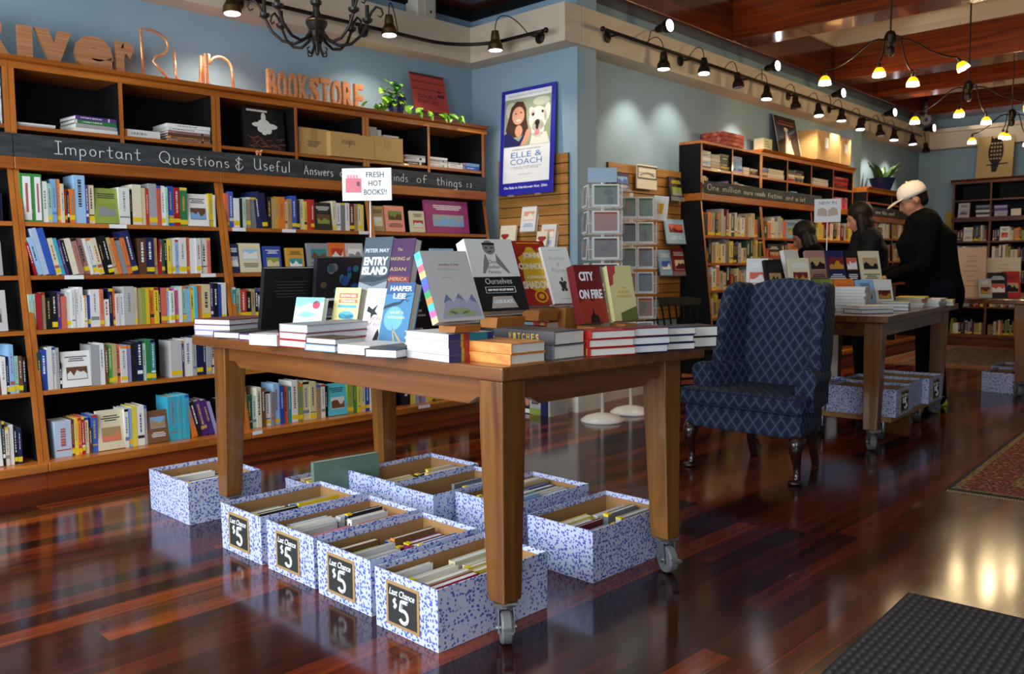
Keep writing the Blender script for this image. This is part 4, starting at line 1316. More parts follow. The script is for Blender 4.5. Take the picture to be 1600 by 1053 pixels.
# framed bridge notice
ul, zb = RW.pix(994, 294, 0.06)
ur, zt = RW.pix(1025, 258, 0.06)
zt = RW.pix(1009, 258, 0.06)[1]
r = thing('framed_notice', 'black framed white notice with a bridge arch on top of slatted panel', 'sign', M=RW.M @ Matrix.Translation((ul, -0.07, zb)))
w, h = ur - ul, zt - zb
MB().box(0, w, 0, 0.012, 0, h).build('sheet', mat('ivory_sheet', '#E6DFC8', 0.6), r, local=True)
mb = MB()
mb.box(0.006, w - 0.006, -0.003, 0, h - 0.022, h - 0.012).box(0.006, w - 0.006, -0.003, 0, h * .42, h * .46).box(0.006, 0.014, -0.003, 0, h * .42, h - 0.012).box(w - 0.014, w - 0.006, -0.003, 0, h * .42, h - 0.012)
mb.build('frame', INK, r, local=True)
m = MB()
m.tube([(w * (.15 + .7 * t / 10), -0.002, h * (.56 + .12 * math.sin(PI * t / 10))) for t in range(11)], 0.003, 5)
m.box(w * .1, w * .9, -0.002, 0, h * .66, h * .675)
m.build('bridge_drawing', mat('print_grey', '#7A7A82', 0.6), r, local=True)

# ------------------------------------------------------------------ turning card racks
WIRE = mat('white_wire', '#E2E0DA', 0.35)


def card_rack(x, y, half, tiers, ztop, rot, label, sign=None, seed=1):
    r = thing('card_rack', label, 'card rack', (x, y, 0), math.radians(rot))
    MB().lathe([(0.155, 0.0005), (0.152, 0.012), (0.12, 0.035), (0.06, 0.052), (0.02, 0.058), (0.0, 0.058)], 36).build('base', mat('white_enamel', '#E8E6E0', 0.25), r, smooth=True, local=True)
    MB().tube([(0, 0, 0.05), (0, 0, ztop + 0.02)], 0.0125, 12).build('pole', WIRE, r, local=True, smooth=True)
    step = 0.178
    rnd = random.Random(seed)
    h2 = half
    for k in range(tiers):
        z0 = ztop - (k + 1) * step
        m = MB()
        for zz in (z0 + 0.002, z0 + 0.075):
            m.tube([(-h2, -h2, zz), (h2, -h2, zz), (h2, h2, zz), (-h2, h2, zz), (-h2, -h2, zz)], 0.0022, 6)
        for a, b in ((-1, -1), (1, -1), (1, 1), (-1, 1)):
            m.tube([(a * h2, b * h2, z0), (a * h2, b * h2, z0 + 0.16)], 0.0022, 6)
            m.tube([(a * h2, b * h2, z0 + 0.004), (0, 0, z0 + 0.004)], 0.002, 6)
        m.build('wire_tier', WIRE, r, local=True)
        m = MB()
        for q in range(4):
            Tq = Matrix.Rotation(q * PI / 2, 4, 'Z')
            m.box(-h2 + 0.004, h2 - 0.004, -h2 - 0.020, -h2 - 0.018, z0 + 0.004, z0 + 0.135, T=Tq)
        m.build('clear_pocket', CLEAR, r, local=True)
    return r


def rack_cards(x, y, half, tiers, ztop, rot, faces, where, seed):
    rnd = random.Random(seed)
    step = 0.178
    names = ['rust', 'grey', 'dark', 'blue', 'green', 'brown']
    cols = {'rust': '#9A4E2A', 'grey': '#7A7C7E', 'dark': '#241E22', 'blue': '#44607E', 'green': '#44603E', 'brown': '#543C32'}
    B = Matrix.Translation((x, y, 0)) @ Matrix.Rotation(math.radians(rot), 4, 'Z')
    tn = ['top', 'second', 'third', 'fourth', 'fifth', 'sixth', 'lowest']
    for k in range(tiers):
        z0 = ztop - (k + 1) * step
        for q, wide in faces:
            nn = 1 if wide == 1 else 2
            for j in range(nn):
                cw = half * 1.72 / nn
                cx = -half * 0.86 + cw * (j + .5)
                M = B @ Matrix.Rotation(q * PI / 2, 4, 'Z') @ Matrix.Translation((cx, -half - 0.004, z0 + 0.006)) @ Matrix.Rotation(math.radians(-4), 4, 'X')
                r = MB().box(-cw * .47, cw * .47, -0.012, -0.008, 0, 0.152).build('greeting_card', mat('card_white', '#DEDCD8', 0.6))
                r.matrix_basis = M
                c = rnd.choice(names)
                c2 = rnd.choice(names)
                m = MB()
                m.box(-cw * .40, cw * .40, -0.0128, -0.012, 0.014, 0.142)
                m.build('printed_picture', mat('card_' + c, cols[c], 0.6), r, local=True)
                m = MB()
                for t in range(3):
                    m.ball((rnd.uniform(-.18, .18) * cw, -0.013, rnd.uniform(.04, .11)), cw * rnd.uniform(.08, .16), 0.0006, rnd.uniform(.012, .03), 9, 6)
                m.build('picture_detail', mat('card_' + c2, cols[c2], 0.6), r, local=True)
                tag(r, '%s and %s greeting card, %s %s tier of the %s' % (c, c2, ['window-side face,', 'aisle-side face,'][0 if q == faces[0][0] else 1] if nn == 1 else ('wall-ward card on' if j else 'outer card on') + (' one face,' if q == faces[0][0] else ' other face,'), tn[k], where), 'greeting card', 'greeting cards on the ' + where)


rk1 = (4.80, 3.80, 0.115, 5, 1.665, -42)
card_rack(*rk1, 'tall white wire card rack nearer the corner wall')
rack_cards(*rk1, ((0, 1), (3, 1)), 'corner rack', 5)
rk2 = (5.20, 3.85, 0.145, 6, 1.60, -38)
card_rack(*rk2, 'white wire card rack with paired cards, nearer the black bookcase end')
rack_cards(*rk2, ((0, 2), (3, 2)), 'paired-card rack', 6)
# blue header card on the corner rack and the beer card stuck out of the other one
q = V((4.80, 3.80, 1.667))
o = MB().box(-0.10, 0.10, -0.003, 0.003, 0.0, 0.10).build('header_card', mat('header_blue', '#9FB4C6', 0.5))
o.matrix_basis = Matrix.Translation(q + V((-0.01, -0.005, 0))) @ Matrix.Rotation(math.radians(-45), 4, 'Z')
tag(o, 'plain pale blue header card standing on top of the corner rack', 'sign')
q = V((5.335, 3.70, 0))
o = MB().box(-0.055, 0.055, -0.003, 0.003, -0.005, 0.17).build('greeting_card', PAPER)
o.matrix_basis = Matrix.Translation((q.x, q.y, 1.427)) @ Matrix.Rotation(math.radians(-40), 4, 'Z') @ Matrix.Rotation(math.radians(6), 4, 'Y')
m = MB().prism([(-0.022, -0.0036, 0.04), (0.016, -0.0036, 0.04), (0.024, -0.0036, 0.115), (-0.026, -0.0036, 0.115)], (0, 0.0008, 0))
m.build('beer_drawing', mat('beer_yellow', '#E0A81C'), o, local=True)
tag(o, 'white greeting card with a yellow beer glass, sticking out of the paired-card rack', 'greeting card')
# ------------------------------------------------------------------ display tables on casters
RUBBER = mat('grey_caster_rubber', '#6E6D6C', 0.5)
GALV = mat('galvanised_steel', '#A2A2A0', 0.32, 0.85)


def caster(parent, x, y, ztop, yaw, lever=True, k=1.0, tread=RUBBER):
    """swivel caster under a leg: top plate, fork, wheel and brake lever; sub-parts of the leg"""
    R = ztop * 0.39
    B = Matrix.Translation((x, y, 0)) @ Matrix.Rotation(yaw, 4, 'Z')
    m = MB(B)
    m.box(-0.036, 0.036, -0.036, 0.036, ztop - 0.007, ztop)
    m.lathe([(0.034, ztop - 0.018), (0.036, ztop - 0.007)], 20)
    ox = 0.022
    for s in (-1, 1):
        m.prism([(-0.02, s * 0.021, ztop - 0.014), (0.03, s * 0.021, ztop - 0.014), (ox + 0.016, s * 0.021, R - 0.012), (ox - 0.010, s * 0.021, R - 0.012)], (0, s * 0.004, 0))
    m.build('caster_fork', GALV, parent)
    m = MB(B @ Matrix.Translation((ox, 0, R + 0.001)) @ Matrix.Rotation(PI / 2, 4, 'X'))
    m.lathe([(R * .45, -0.015), (R * .92, -0.017), (R, -0.011), (R, 0.011), (R * .92, 0.017), (R * .45, 0.015)], 28)
    m.build('caster_wheel', tread, parent, smooth=False)
    m = MB(B @ Matrix.Translation((ox, 0, R + 0.001)) @ Matrix.Rotation(PI / 2, 4, 'X'))
    m.lathe([(0.008, -0.031), (0.009, 0.031)], 10)
    m.build('axle', GALV, parent)
    if lever:
        m = MB(B)
        m.box(ox + R * .5, ox + R * 1.5, -0.014, 0.014, R * 1.15, R * 1.3)
        m.build('brake_lever', GALV, parent)


def tapered_leg(parent, x0, y0, x1, y1, zb, zt, taper, yaw, lever=True, mt=None):
    """square leg filling x0..x1, y0..y1 at the top and tapering to the foot; taper: metres taken from each side (x0, x1, y0, y1)"""
    a, b, c, d = taper
    m = MB()
    zm = zt - 0.14
    pts = lambda z, q: [(x0 + a * q, y0 + c * q, z), (x1 - b * q, y0 + c * q, z), (x1 - b * q, y1 - d * q, z), (x0 + a * q, y1 - d * q, z)]
    m.loft([pts(zb, 1.18), pts(zb + 0.03, 1.0), pts(zm, 0), pts(zt, 0)])
    o = m.build('leg', mt or TABWV, parent, bevel=0.004)
    cx, cy = (x0 + a + x1 - b) / 2, (y0 + c + y1 - d) / 2
    caster(o, cx, cy, zb, yaw, lever)
    return o


ZT = 0.815
TA, TB, TC, TD = V((1.715, 1.715, 0)), V((2.64, 1.635, 0)), V((2.63, 3.46, 0)), V((1.70, 3.575, 0))
tab = thing('display_table', 'large wooden book table on casters in the middle of the shop, nearest one', 'table', (2.17, 2.6, 0))
m = MB()
z = V((0, 0, 1))
m.hexa([TA + z * (ZT - 0.042), TB + z * (ZT - 0.042), TC + z * (ZT - 0.042), TD + z * (ZT - 0.042), TA + z * ZT, TB + z * ZT, TC + z * ZT, TD + z * ZT])
m.build('tabletop', TABW, tab, bevel=0.006, seg=3)
zu = ZT - 0.043
L1 = tapered_leg(tab, 1.722, 1.722, 1.818, 1.818, 0.124, zu, (0, 0.02, 0, 0.026), math.radians(-128))
tapered_leg(tab, 1.755, 3.40, 1.85, 3.495, 0.125, zu, (0.0, 0.02, 0.02, 0.0), math.radians(-90))
tapered_leg(tab, 2.515, 1.715, 2.61, 1.81, 0.125, zu, (0.02, 0, 0, 0.02), math.radians(-115))
tapered_leg(tab, 2.515, 3.33, 2.61, 3.425, 0.125, zu, (0.02, 0, 0.02, 0), math.radians(60))


def apron(ax, ay, bx, by, h, th, mt, notch=True):
    """rail under the top with cut-back ends"""
    a, b = V((ax, ay, 0)), V((bx, by, 0))
    d = (b - a).normalized()
    n = V((-d.y, d.x, 0)) * th
    L = (b - a).length
    zt = zu
    prof = [(0, zt), (L, zt), (L, zt - h * .72), (L - .05, zt - h * .72), (L - .09, zt - h), (.09, zt - h), (.05, zt - h * .72), (0, zt - h * .72)]
    MB().prism([a + d * s + V((0, 0, q)) for s, q in prof], n).build('apron', mt, tab, bevel=0.002)


apron(1.765, 1.82, 1.775, 3.40, 0.085, -0.022, TABW)
apron(1.82, 1.755, 2.515, 1.735, 0.085, 0.022, TABWX)
apron(2.585, 1.81, 2.585, 3.33, 0.085, 0.022, TABW)
apron(1.85, 3.47, 2.515, 3.40, 0.085, -0.022, TABWX)


# ------------------------------------------------------------------ piles lying on the near table
def table_pile(corner, pleft, pright, items, what, where, group, z0=ZT, spine='left', seed=1, pages=None, name='hardcover_book', dp=None, marks=True, jit=2.0, extra=None):
    """pile of flat books whose near lower corner is at pixel `corner`; pleft / pright: where its two visible bottom edges end.
    spine: which visible side shows the spines ('left', 'right' or None)"""
    rnd = random.Random(seed)
    c = P(*corner, Z=z0)
    a = P(*pleft, Z=z0) if pleft else None
    b = P(*pright, Z=z0) if pright else None
    if a is None:
        da = V((-0.02, 1, 0))
        la = dp
    else:
        da = a - c
        la = da.length
    if b is None:
        db = V((1, 0.02, 0))
        lb = dp
    else:
        db = b - c
        lb = db.length
    da.z = db.z = 0
    # square the two edges
    da.normalize()
    ang = math.atan2(da.y, da.x)
    dbn = db.normalized()
    ang2 = math.atan2(dbn.y, dbn.x) + PI / 2
    ang = (ang + ang2) / 2 if b is not None and a is not None else (ang if a is not None else ang2)
    ea = V((math.cos(ang), math.sin(ang), 0))
    eb = V((math.sin(ang), -math.cos(ang), 0))
    zz = z0
    out = []
    N = len(items)
    for k, it in enumerate(items):
        col, t = it[0], it[1]
        r1 = math.radians(rnd.uniform(-jit, jit))
        ctr = c + ea * la / 2 + eb * lb / 2 + V((rnd.uniform(-.003, .003), rnd.uniform(-.003, .003), 0))
        Rz = Matrix.Rotation(r1, 4, 'Z')
        ea_, eb_ = Rz @ ea, Rz @ eb
        # local axes of a flat book: x (thickness) -> up, y (from spine to fore edge), z (spine length)
        if spine == 'left':          # spine on the side running along ea
            ly, lz, h, w = eb_, -ea_, la, lb
        elif spine == 'right':       # spine along eb
            ly, lz, h, w = ea_, eb_, lb, la
        elif spine == 'farleft':     # fore edge on the ea side
            ly, lz, h, w = -eb_, ea_, la, lb
        else:                        # fore edge on the eb side
            ly, lz, h, w = -ea_, -eb_, lb, la
        h *= rnd.uniform(.97, 1.0)
        w *= rnd.uniform(.97, 1.0)
        o3 = ctr - ly * w / 2 - lz * h / 2 + V((0, 0, zz + 0.0004 - ctr.z))
        M = Matrix(((0, ly.x, lz.x, o3.x), (0, ly.y, lz.y, o3.y), (1, 0, 0, o3.z), (0, 0, 0, 1)))
        if M.determinant() < 0:
            lz = -lz
            o3 = ctr - ly * w / 2 - lz * h / 2 + V((0, 0, zz + 0.0004 - ctr.z))
            M = Matrix(((0, ly.x, lz.x, o3.x), (0, ly.y, lz.y, o3.y), (1, 0, 0, o3.z), (0, 0, 0, 1)))
        cv = col if not isinstance(col, str) else hue(col, rnd)
        cn = it[2] if len(it) > 2 else (col if isinstance(col, str) else 'printed')
        o = make_book(name, M, t, h, w, cv, rnd=rnd, dark=(col in DARKS) if isinstance(col, str) else True, pages=pages or PAGEW, marks=marks, c=0.0028)
        pos = 'topmost' if k == N - 1 and N > 1 else 'lowest' if k == 0 and N > 1 else ORD[k] + ' from bottom' if N > 1 else 'lying single'
        tag(o, '%s %s, %s %s' % (cn, what, (pos + ' of pile') if N > 1 else pos, where), 'book', group)
        out.append((o, t, h, w))
        zz += t + 0.001
    return out, zz


TG = 'hardcover books lying on the near table'
ORANGE = mat('orange_brush_cover', '#E08A3C', 0.4)
g = NT(ORANGE)
g.to(g.ramp(g.n('ShaderNodeTexNoise', {'Vector': g.mapped(g.coord(), (30, 30, 8)), 'Scale': 1.0, 'Detail': 3.0}).outputs['Fac'], [(0.3, '#C85A28'), (0.55, '#E89A48'), (0.75, '#F0C070')]), 'Base Color')
table_pile((798, 571), (711, 562), (855, 565), [(ORANGE, 0.030, 'orange brushed'), (ORANGE, 0.030, 'orange brushed')], 'hardcover', 'at the near table corner', TG, pages=PAGES, seed=41, marks=False)
wit, zz_ = table_pile((866, 563), (775, 553), (913, 557), [('grey', 0.042, 'charcoal'), (mat('charcoal_cover', '#4A4546', 0.45), 0.042, 'charcoal witches')], 'thick hardcover', 'behind the orange books', TG, pages=PAGES, seed=42, marks=False)
o, t, h, w = wit[-1]
m = MB()
for k, ch in enumerate('WITCHES'):
    letter(m, ch, V((t * .5, -0.0001, h * (.72 - .075 * k))), (0, 0, -1), (1, 0, 0), h * .048, t * .5, 0.0007, 0.02)
m.build('spine_lettering', mat('spine_print_gold', '#C9A24A', 0.5), o, local=True)
REDC = mat('cover_red_0', '#B8261F', 0.42)
table_pile((922, 558), (913, 553), (970, 551), [('red', 0.026), ('red', 0.026), ('red', 0.026)], 'hardcover', 'on the aisle edge of near table', TG, pages=PAGES, seed=43, dp=.2)
table_pile((975, 554), (968, 549), (1018, 547), [('navy', 0.026), ('navy', 0.026), ('dark red', 0.028)], 'hardcover', 'next to red pile', TG, pages=PAGEW, seed=44)
table_pile((1021, 549), (1016, 545), (1061, 543), [('navy', 0.024, 'blue black'), ('navy', 0.024, 'blue black'), ('navy', 0.026, 'tan topped navy')], 'hardcover', 'beside the tall green pile', TG, pages=PAGES, seed=45)
table_pile((1069, 544), (1058, 539), (1107, 540), [('black', 0.036), ('black', 0.036, 'yellow printed black')], 'thick hardcover', 'at the far aisle corner', TG, pages=PAGES, seed=46)
tw, zt4 = table_pile((702, 567), (632, 558), (775, 560), [('white', 0.020), ('white', 0.020), ('white', 0.020), ('white', 0.020)], 'large flat book', 'with striped spine, near the table corner', TG, spine='right', pages=PAGEW, seed=47, marks=False, jit=1.2)
for o, t, h, w in tw:
    m = MB()
    for z0, z1, k in ((0.0, .14, 0), (.14, .55, 1), (.55, .68, 2), (.68, .74, 3), (.74, 1.0, 0)):
        m.box(0.0, t, -0.0008, 0.0002, h * z0, h * z1, k)
    m.build('striped_spine', [mat('spine_navy', '#1E2A66', .45), mat('spine_teal', '#1E7F92', .45), mat('spine_red', '#A82C2C', .45), mat('spine_olive', '#A89A3A', .45)], o, local=True)
g2 = [((585, 551), (539, 546), (632, 546), [('black', 0.028)], 'hardcover', 'in the window-side row, nearest the white pile', 61), ]
table_pile((578, 556), (537, 551), (628, 548), [('white', 0.030, 'blue grey')], 'hardcover', 'in the window-side row, third from white pile', TG, spine=None, seed=61)
table_pile((620, 561), (580, 557), (640, 556), [('black', 0.028)], 'hardcover', 'in the window-side row, tucked beside white pile', TG, spine=None, seed=62)
table_pile((525, 551), (487, 546), (560, 546), [('sky blue', 0.022), ('brown', 0.022, 'dull brown')], 'hardcover', 'in middle of window-side row', TG, spine=None, seed=63)
table_pile((478, 545), (447, 540), (575, 533), [('red', 0.026, 'red edged grey'), ('red', 0.026, 'red edged grey'), ('grey', 0.028)], 'hardcover', 'below the yellow book', TG, spine=None, seed=64)
table_pile((434, 541), (407, 537), (450, 538), [('white', 0.040)], 'thick hardcover', 'in the window-side row, fourth from table end', TG, spine=None, seed=65)
table_pile((403, 533), (381, 530), (420, 531), [('purple', 0.024)], 'hardcover', 'in the window-side row, third from table end', TG, spine=None, seed=66)
table_pile((375, 530), (347, 527), (415, 523), [('black', 0.026, 'tan covered')], 'hardcover', 'in window-side row, second from table end', TG, spine=None, seed=67)
table_pile((358, 526), (323, 522), (408, 518), [('lavender', 0.022), ('lavender', 0.022), ('dark red', 0.024)], 'hardcover', 'at the far window-side end', TG, spine=None, seed=68)
# second rank, behind the aisle row
table_pile((800, 540), (757, 536), (846, 534), [('white', 0.030, 'black and white'), ('black', 0.030, 'black and white')], 'hardcover', 'under the black and white standing book', TG, pages=PAGES, seed=71)
table_pile((853, 532), (838, 530), (899, 525), [('dark red', 0.034), ('red', 0.034)], 'thick hardcover', 'behind the charcoal book', TG, pages=PAGEC, seed=72)
table_pile((903, 528), (897, 524), (936, 520), [('cream', 0.034), ('cream', 0.034)], 'hardcover', 'beside the dark red fire book', TG, pages=PAGEC, seed=73)


# ------------------------------------------------------------------ books standing open to view on the near table
def standing(px, py, z, wpx, hpx, normal, t, cover, label, tilt=12, pages=PAGES, dist=None, seed=1, spine_mat=None, name='hardcover_book', at=None):
    """px, py: pixel of the middle of the lower front edge; normal: direction the cover faces, degrees in plan"""
    q = V(at) if at is not None else P(px, py, Z=z)
    dep = (q - CAM).dot(_f)
    s = FPX / dep
    n = V((math.cos(math.radians(normal)), math.sin(math.radians(normal)), 0))
    ray = (q - CAM)
    ray.z = 0
    ray.normalize()
    fc = max(abs(n.dot(ray)), 0.35)
    w, h = wpx / s / fc, hpx / s / math.cos(math.radians(tilt)) * 1.0
    # cover faces local +x of the book; book y runs to the viewer's right
    rz = math.radians(normal)
    R = Matrix.Rotation(rz, 4, 'Z') @ Matrix.Rotation(math.radians(-tilt), 4, 'Y')
    M = Matrix.Translation((q.x, q.y, z + 0.0006 + t * math.sin(math.radians(tilt)))) @ R @ Matrix.Translation((-t, -w / 2, 0))
    o = make_book(name, M, t, h, w, cover, pages=pages, marks=False, c=0.0028)
    tag(o, label, 'book', 'books standing open to view on the near table')
    return o, t, h, w


def at_depth(px, depth):
    """plan position on the line of sight of column px, depth metres in front of the camera"""
    q = CAM + (_r * ((px - 800) / FPX) + _f - _u * ((470 - 526.5) / FPX)) * depth
    return V((q.x, q.y, 0))


def titles(o, t, h, w, lines, m, nm='title_print', e=0.0006, bold=0.03):
    """lines: (text, centre y 0..1, centre z 0..1, width 0..1, height 0..1)"""
    for body, y, zc, ww, hh in lines:
        mb = MB()
        letter(mb, body, V((t, y * w, zc * h)), (0, 1, 0), (0, 0, 1), ww * w, hh * h, e, bold)
        mb.build(nm, m, o, local=True)


def patch(o, t, h, w, shapes, m, nm='cover_picture', e=0.0004):
    """shapes in cover fractions: ('r', y, z, w, h), ('e', y, z, ry, rz) or ('p', [(y, z), ...])"""
    for s in shapes:
        if s[0] == 'r':
            _, y, zc, ww, hh = s
            pts = [(y - ww / 2, zc - hh / 2), (y + ww / 2, zc - hh / 2), (y + ww / 2, zc + hh / 2), (y - ww / 2, zc + hh / 2)]
        elif s[0] == 'e':
            _, y, zc, ry, rz = s
            pts = [(y + ry * math.cos(2 * PI * k / 20), zc + rz * math.sin(2 * PI * k / 20)) for k in range(20)]
        else:
            pts = s[1]
        MB().prism([(t + e * 0.2, a * w, b * h) for a, b in pts], (e, 0, 0)).build(nm, m, o, local=True)


def art(name, c, r=0.45):
    return mat('print_' + name, c, r)


W_, K_ = art('white', '#E8E8E8'), art('black', '#17171A')

# black board book on an easel, with its brass stick
b = standing(443, 512, ZT, 76, 102, 266, 0.03, mat('cover_black_2', '#101114', 0.5), 'large black book seen from its plain back cover, on an easel', tilt=-12, pages=PAGEW, at=at_depth(446, 3.75))
patch(*b, [('r', .52, .80 - .045 * k, .62 - .06 * (k % 3), .012) for k in range(6)], art('dim_grey', '#3A3B40'), 'blurb_print')
q = at_depth(463, 3.62) + V((0, 0, ZT))
r = MB().tube([q + V((-.012, -.012, 0.0005)), q + V((0.004, 0.004, 0.082))], 0.0045, 8).build('easel_stick', mat('brass', '#B08A4A', 0.3, 0.9))
tag(r, 'thin brass easel stick in front of the large black book', 'book easel')
b = standing(531, 508, ZT, 72, 114, 264, 0.03, mat('cover_black_1', '#1D1C20', 0.42), 'dark picture-collage book partly behind the yellow one', tilt=-9, pages=PAGEW, at=at_depth(527, 3.85))
rnd = random.Random(5)
for nm, c in (('collage_blue', '#2C4A86'), ('collage_grey', '#6A6A70'), ('collage_brown', '#5A4632'), ('collage_teal', '#2E6A7A')):
    patch(*b, [('e', rnd.uniform(.15, .85), rnd.uniform(.1, .9), rnd.uniform(.04, .10), rnd.uniform(.03, .07)) for k in range(5)], art(nm, c), 'collage_picture')
patch(*b, [('r', .3, .12 + .05 * k, .3, .02) for k in range(4)] + [('r', .3, .45, .25, .03)], W_, 'title_print')
# low front rank, left to right
b = standing(468, 513, ZT, 42, 62, 192, 0.022, mat('cover_pale_aqua', '#C9E0E2', 0.45), 'small pale aqua book with a round red spot', tilt=14, at=at_depth(474, 3.42))
patch(*b, [('p', [(0, .78), (0, 1), (1, 1), (1, .9), (.7, .84), (.45, .88), (.2, .76)]), ('p', [(.1, .55), (.4, .66), (.8, .6), (.5, .5)])], art('aqua', '#8CC8CC'), 'watercolour_wash')
patch(*b, [('e', .74, .82, .13, .10)], art('rose_red', '#C8405A'), 'red_spot')
patch(*b, [('r', .5, .28 - .05 * k, .6, .016) for k in range(3)], art('pale_grey', '#B8BCC0'), 'title_print')
YB = mat('cover_cream_yellow', '#F0DF9A', 0.45)
b = standing(530, 520, ZT, 38, 76, 188, 0.036, YB, 'yellow book with a blue tree and an orange title box', tilt=13, at=at_depth(532, 3.40))
patch(*b, [('r', .55, .84, .72, .10), ('r', .55, .73, .72, .07), ('r', .5, .04, 1.0, .08)], art('orange_red', '#E0744A'), 'title_box')
patch(*b, [('r', .55, .625, .72, .055), ('e', .55, .45, .30, .085), ('e', .42, .42, .16, .05), ('e', .70, .42, .16, .05)], art('soft_blue', '#5FB4C8'), 'tree_picture')
patch(*b, [('r', .55, .26, .02, .3), ('e', .2, .2, .05, .03), ('e', .22, .12, .05, .03), ('e', .2, .27, .04, .02)], art('ochre', '#B08A3C'), 'trunk_picture')
titles(*b, [('BROWN GIRL', .55, .84, .6, .055), ('DREAMING', .55, .73, .55, .045)], W_)
b = standing(578, 526, ZT, 36, 80, 187, 0.034, mat('cover_pale_pink', '#E8DDDC', 0.45), 'pale pink book with black birds and red script', tilt=15, at=at_depth(578, 3.22))
patch(*b, [('p', [(.15, .66), (.35, .60), (.55, .70), (.45, .57), (.6, .50), (.42, .50), (.32, .42), (.30, .52), (.12, .56)]), ('p', [(.55, .02), (.62, .14), (.70, .24), (.78, .14), (.76, .02), (.68, -.0)]), ('e', .82, .62, .04, .015)], K_, 'bird_picture')
titles(*b, [('ROBERT', .5, .89, .66, .045), ('GALBRAITH', .5, .82, .75, .045)], art('stone', '#B4A8A2'), 'author_print', bold=0.0)
m = MB()
hand(m, 'Career', V((b[1], .18 * b[3], .40 * b[2])), (0, 1, 0), (0, .35, 1), b[2] * .09, b[3] * .7, 0.0009)
hand(m, 'of evil', V((b[1], .22 * b[3], .29 * b[2])), (0, 1, 0), (0, .35, 1), b[2] * .09, b[3] * .55, 0.0009)
m.build('title_script', art('brick', '#B0566A'), b[0], local=True)
HB = mat('cover_night_blue', '#3F7FA8', 0.4)
b = standing(618, 528, ZT, 42, 92, 188, 0.036, HB, 'blue book with a bare branch and railway tracks on its cover', tilt=16, at=at_depth(610, 3.12))
patch(*b, [('p', [(0, .80), (0, 1), (1, 1), (1, .84), (.5, .80)])], art('deep_blue', '#2A5484'), 'evening_sky')
patch(*b, [('e', .42, .40, .34, .2)], art('light_blue', '#6FB0CE'), 'sky_glow')
patch(*b, [('p', [(0, .60), (.3, .66), (.55, .68), (.75, .78), (.95, .80), (.75, .75), (.58, .64), (.3, .60), (0, .55)]), ('p', [(.7, .76), (.78, .70), (.9, .72), (.8, .68), (.7, .72)]), ('e', .42, .28, .02, .012)], art('ink_blue', '#1E3048'), 'branch_picture')
patch(*b, [('p', [(.42, .25), (.44, .25), (.62, 0), (.55, 0)]), ('p', [(.42, .25), (.44, .25), (.85, .02), (.78, 0)])], art('rail_gold', '#C8A860'), 'rail_picture')
titles(*b, [('HARPER', .52, .90, .78, .085), ('LEE', .50, .775, .45, .09)], W_, 'author_print')
titles(*b, [('GO SET A', .5, .50, .5, .04), ('WATCHMAN', .5, .42, .62, .04)], art('straw', '#D8C890'), 'title_print')
b = standing(655, 524, ZT, 44, 68, 268, 0.03, mat('cover_black_0', '#15151A', 0.42), 'black book with white block title, leaning behind the pale grey one', tilt=20, at=at_depth(668, 3.30))
titles(*b, [('WORLD', .30, .86, .5, .07), ('A NEW', .32, .62, .4, .06), ('EDITION', .34, .52, .5, .05), ('FOR', .28, .22, .3, .05), ('TODAY', .34, .12, .44, .05)], W_)
# upper rank
q = P(600, 520, Z=ZT)
b = standing(578, 448, 0, 42, 86, 190, 0.036, mat('cover_storm', '#4A5660', 0.4), 'stormy grey book with heavy white title, on upper rank beside the sign', tilt=14, at=at_depth(580, 3.62))
b[0].location.z += ZT + 0.165
patch(*b, [('p', [(0, .0), (0, .20), (.5, .12), (1, .22), (1, 0)])], art('sea_grey', '#9AA2A6'), 'sea_picture')
patch(*b, [('p', [(0, .24), (.3, .32), (.7, .28), (1, .33), (1, .26), (.5, .2), (0, .2)])], art('storm_dark', '#2C343C'), 'cloud_picture')
titles(*b, [('PETER MAY', .5, .76, .86, .07)], art('pale_blue_grey', '#C4CCD2'), 'author_print')
titles(*b, [('ENTRY', .5, .57, .86, .15), ('ISLAND', .5, .40, .9, .15)], W_, bold=0.05)
b2 = standing(628, 448, 0, 40, 84, 188, 0.04, mat('cover_plum', '#4A2850', 0.4), 'plum and red book with gold capitals, on upper rank', tilt=14, at=at_depth(616, 3.55))
b2[0].location.z += ZT + 0.165
patch(*b2, [('p', [(0, 0), (0, .34), (1, .30), (1, 0)])], art('wine', '#8A2C34'), 'lower_cover')
titles(*b2, [('The', .48, .80, .2, .05), ('MAKING of', .5, .63, .8, .065), ('ASIAN', .5, .44, .6, .065), ('AMERICA', .5, .26, .78, .065)], art('gilt', '#C8B070'), bold=0.0)
# low wooden risers that carry the upper rank
for k, (bk, lab) in enumerate(((b, 'low wooden riser hidden behind the standing books, carrying the stormy book'), (b2, 'low wooden riser under the plum coloured book'))):
    o1, t_, h_, w_ = bk
    ang = (190, 188)[k]
    c_ = V((o1.location.x, o1.location.y, 0)) + Matrix.Rotation(math.radians(ang), 3, 'Z') @ V((0.0, w_ / 2, 0)) * 1.0
    o = MB().box(-0.075, 0.018, -w_ * .42, w_ * .42, 0, 0.162).build('book_riser', TABWX)
    o.matrix_basis = Matrix.Translation((c_.x, c_.y, ZT + 0.0005)) @ Matrix.Rotation(math.radians(ang), 4, 'Z')
    tag(o, lab, 'riser')
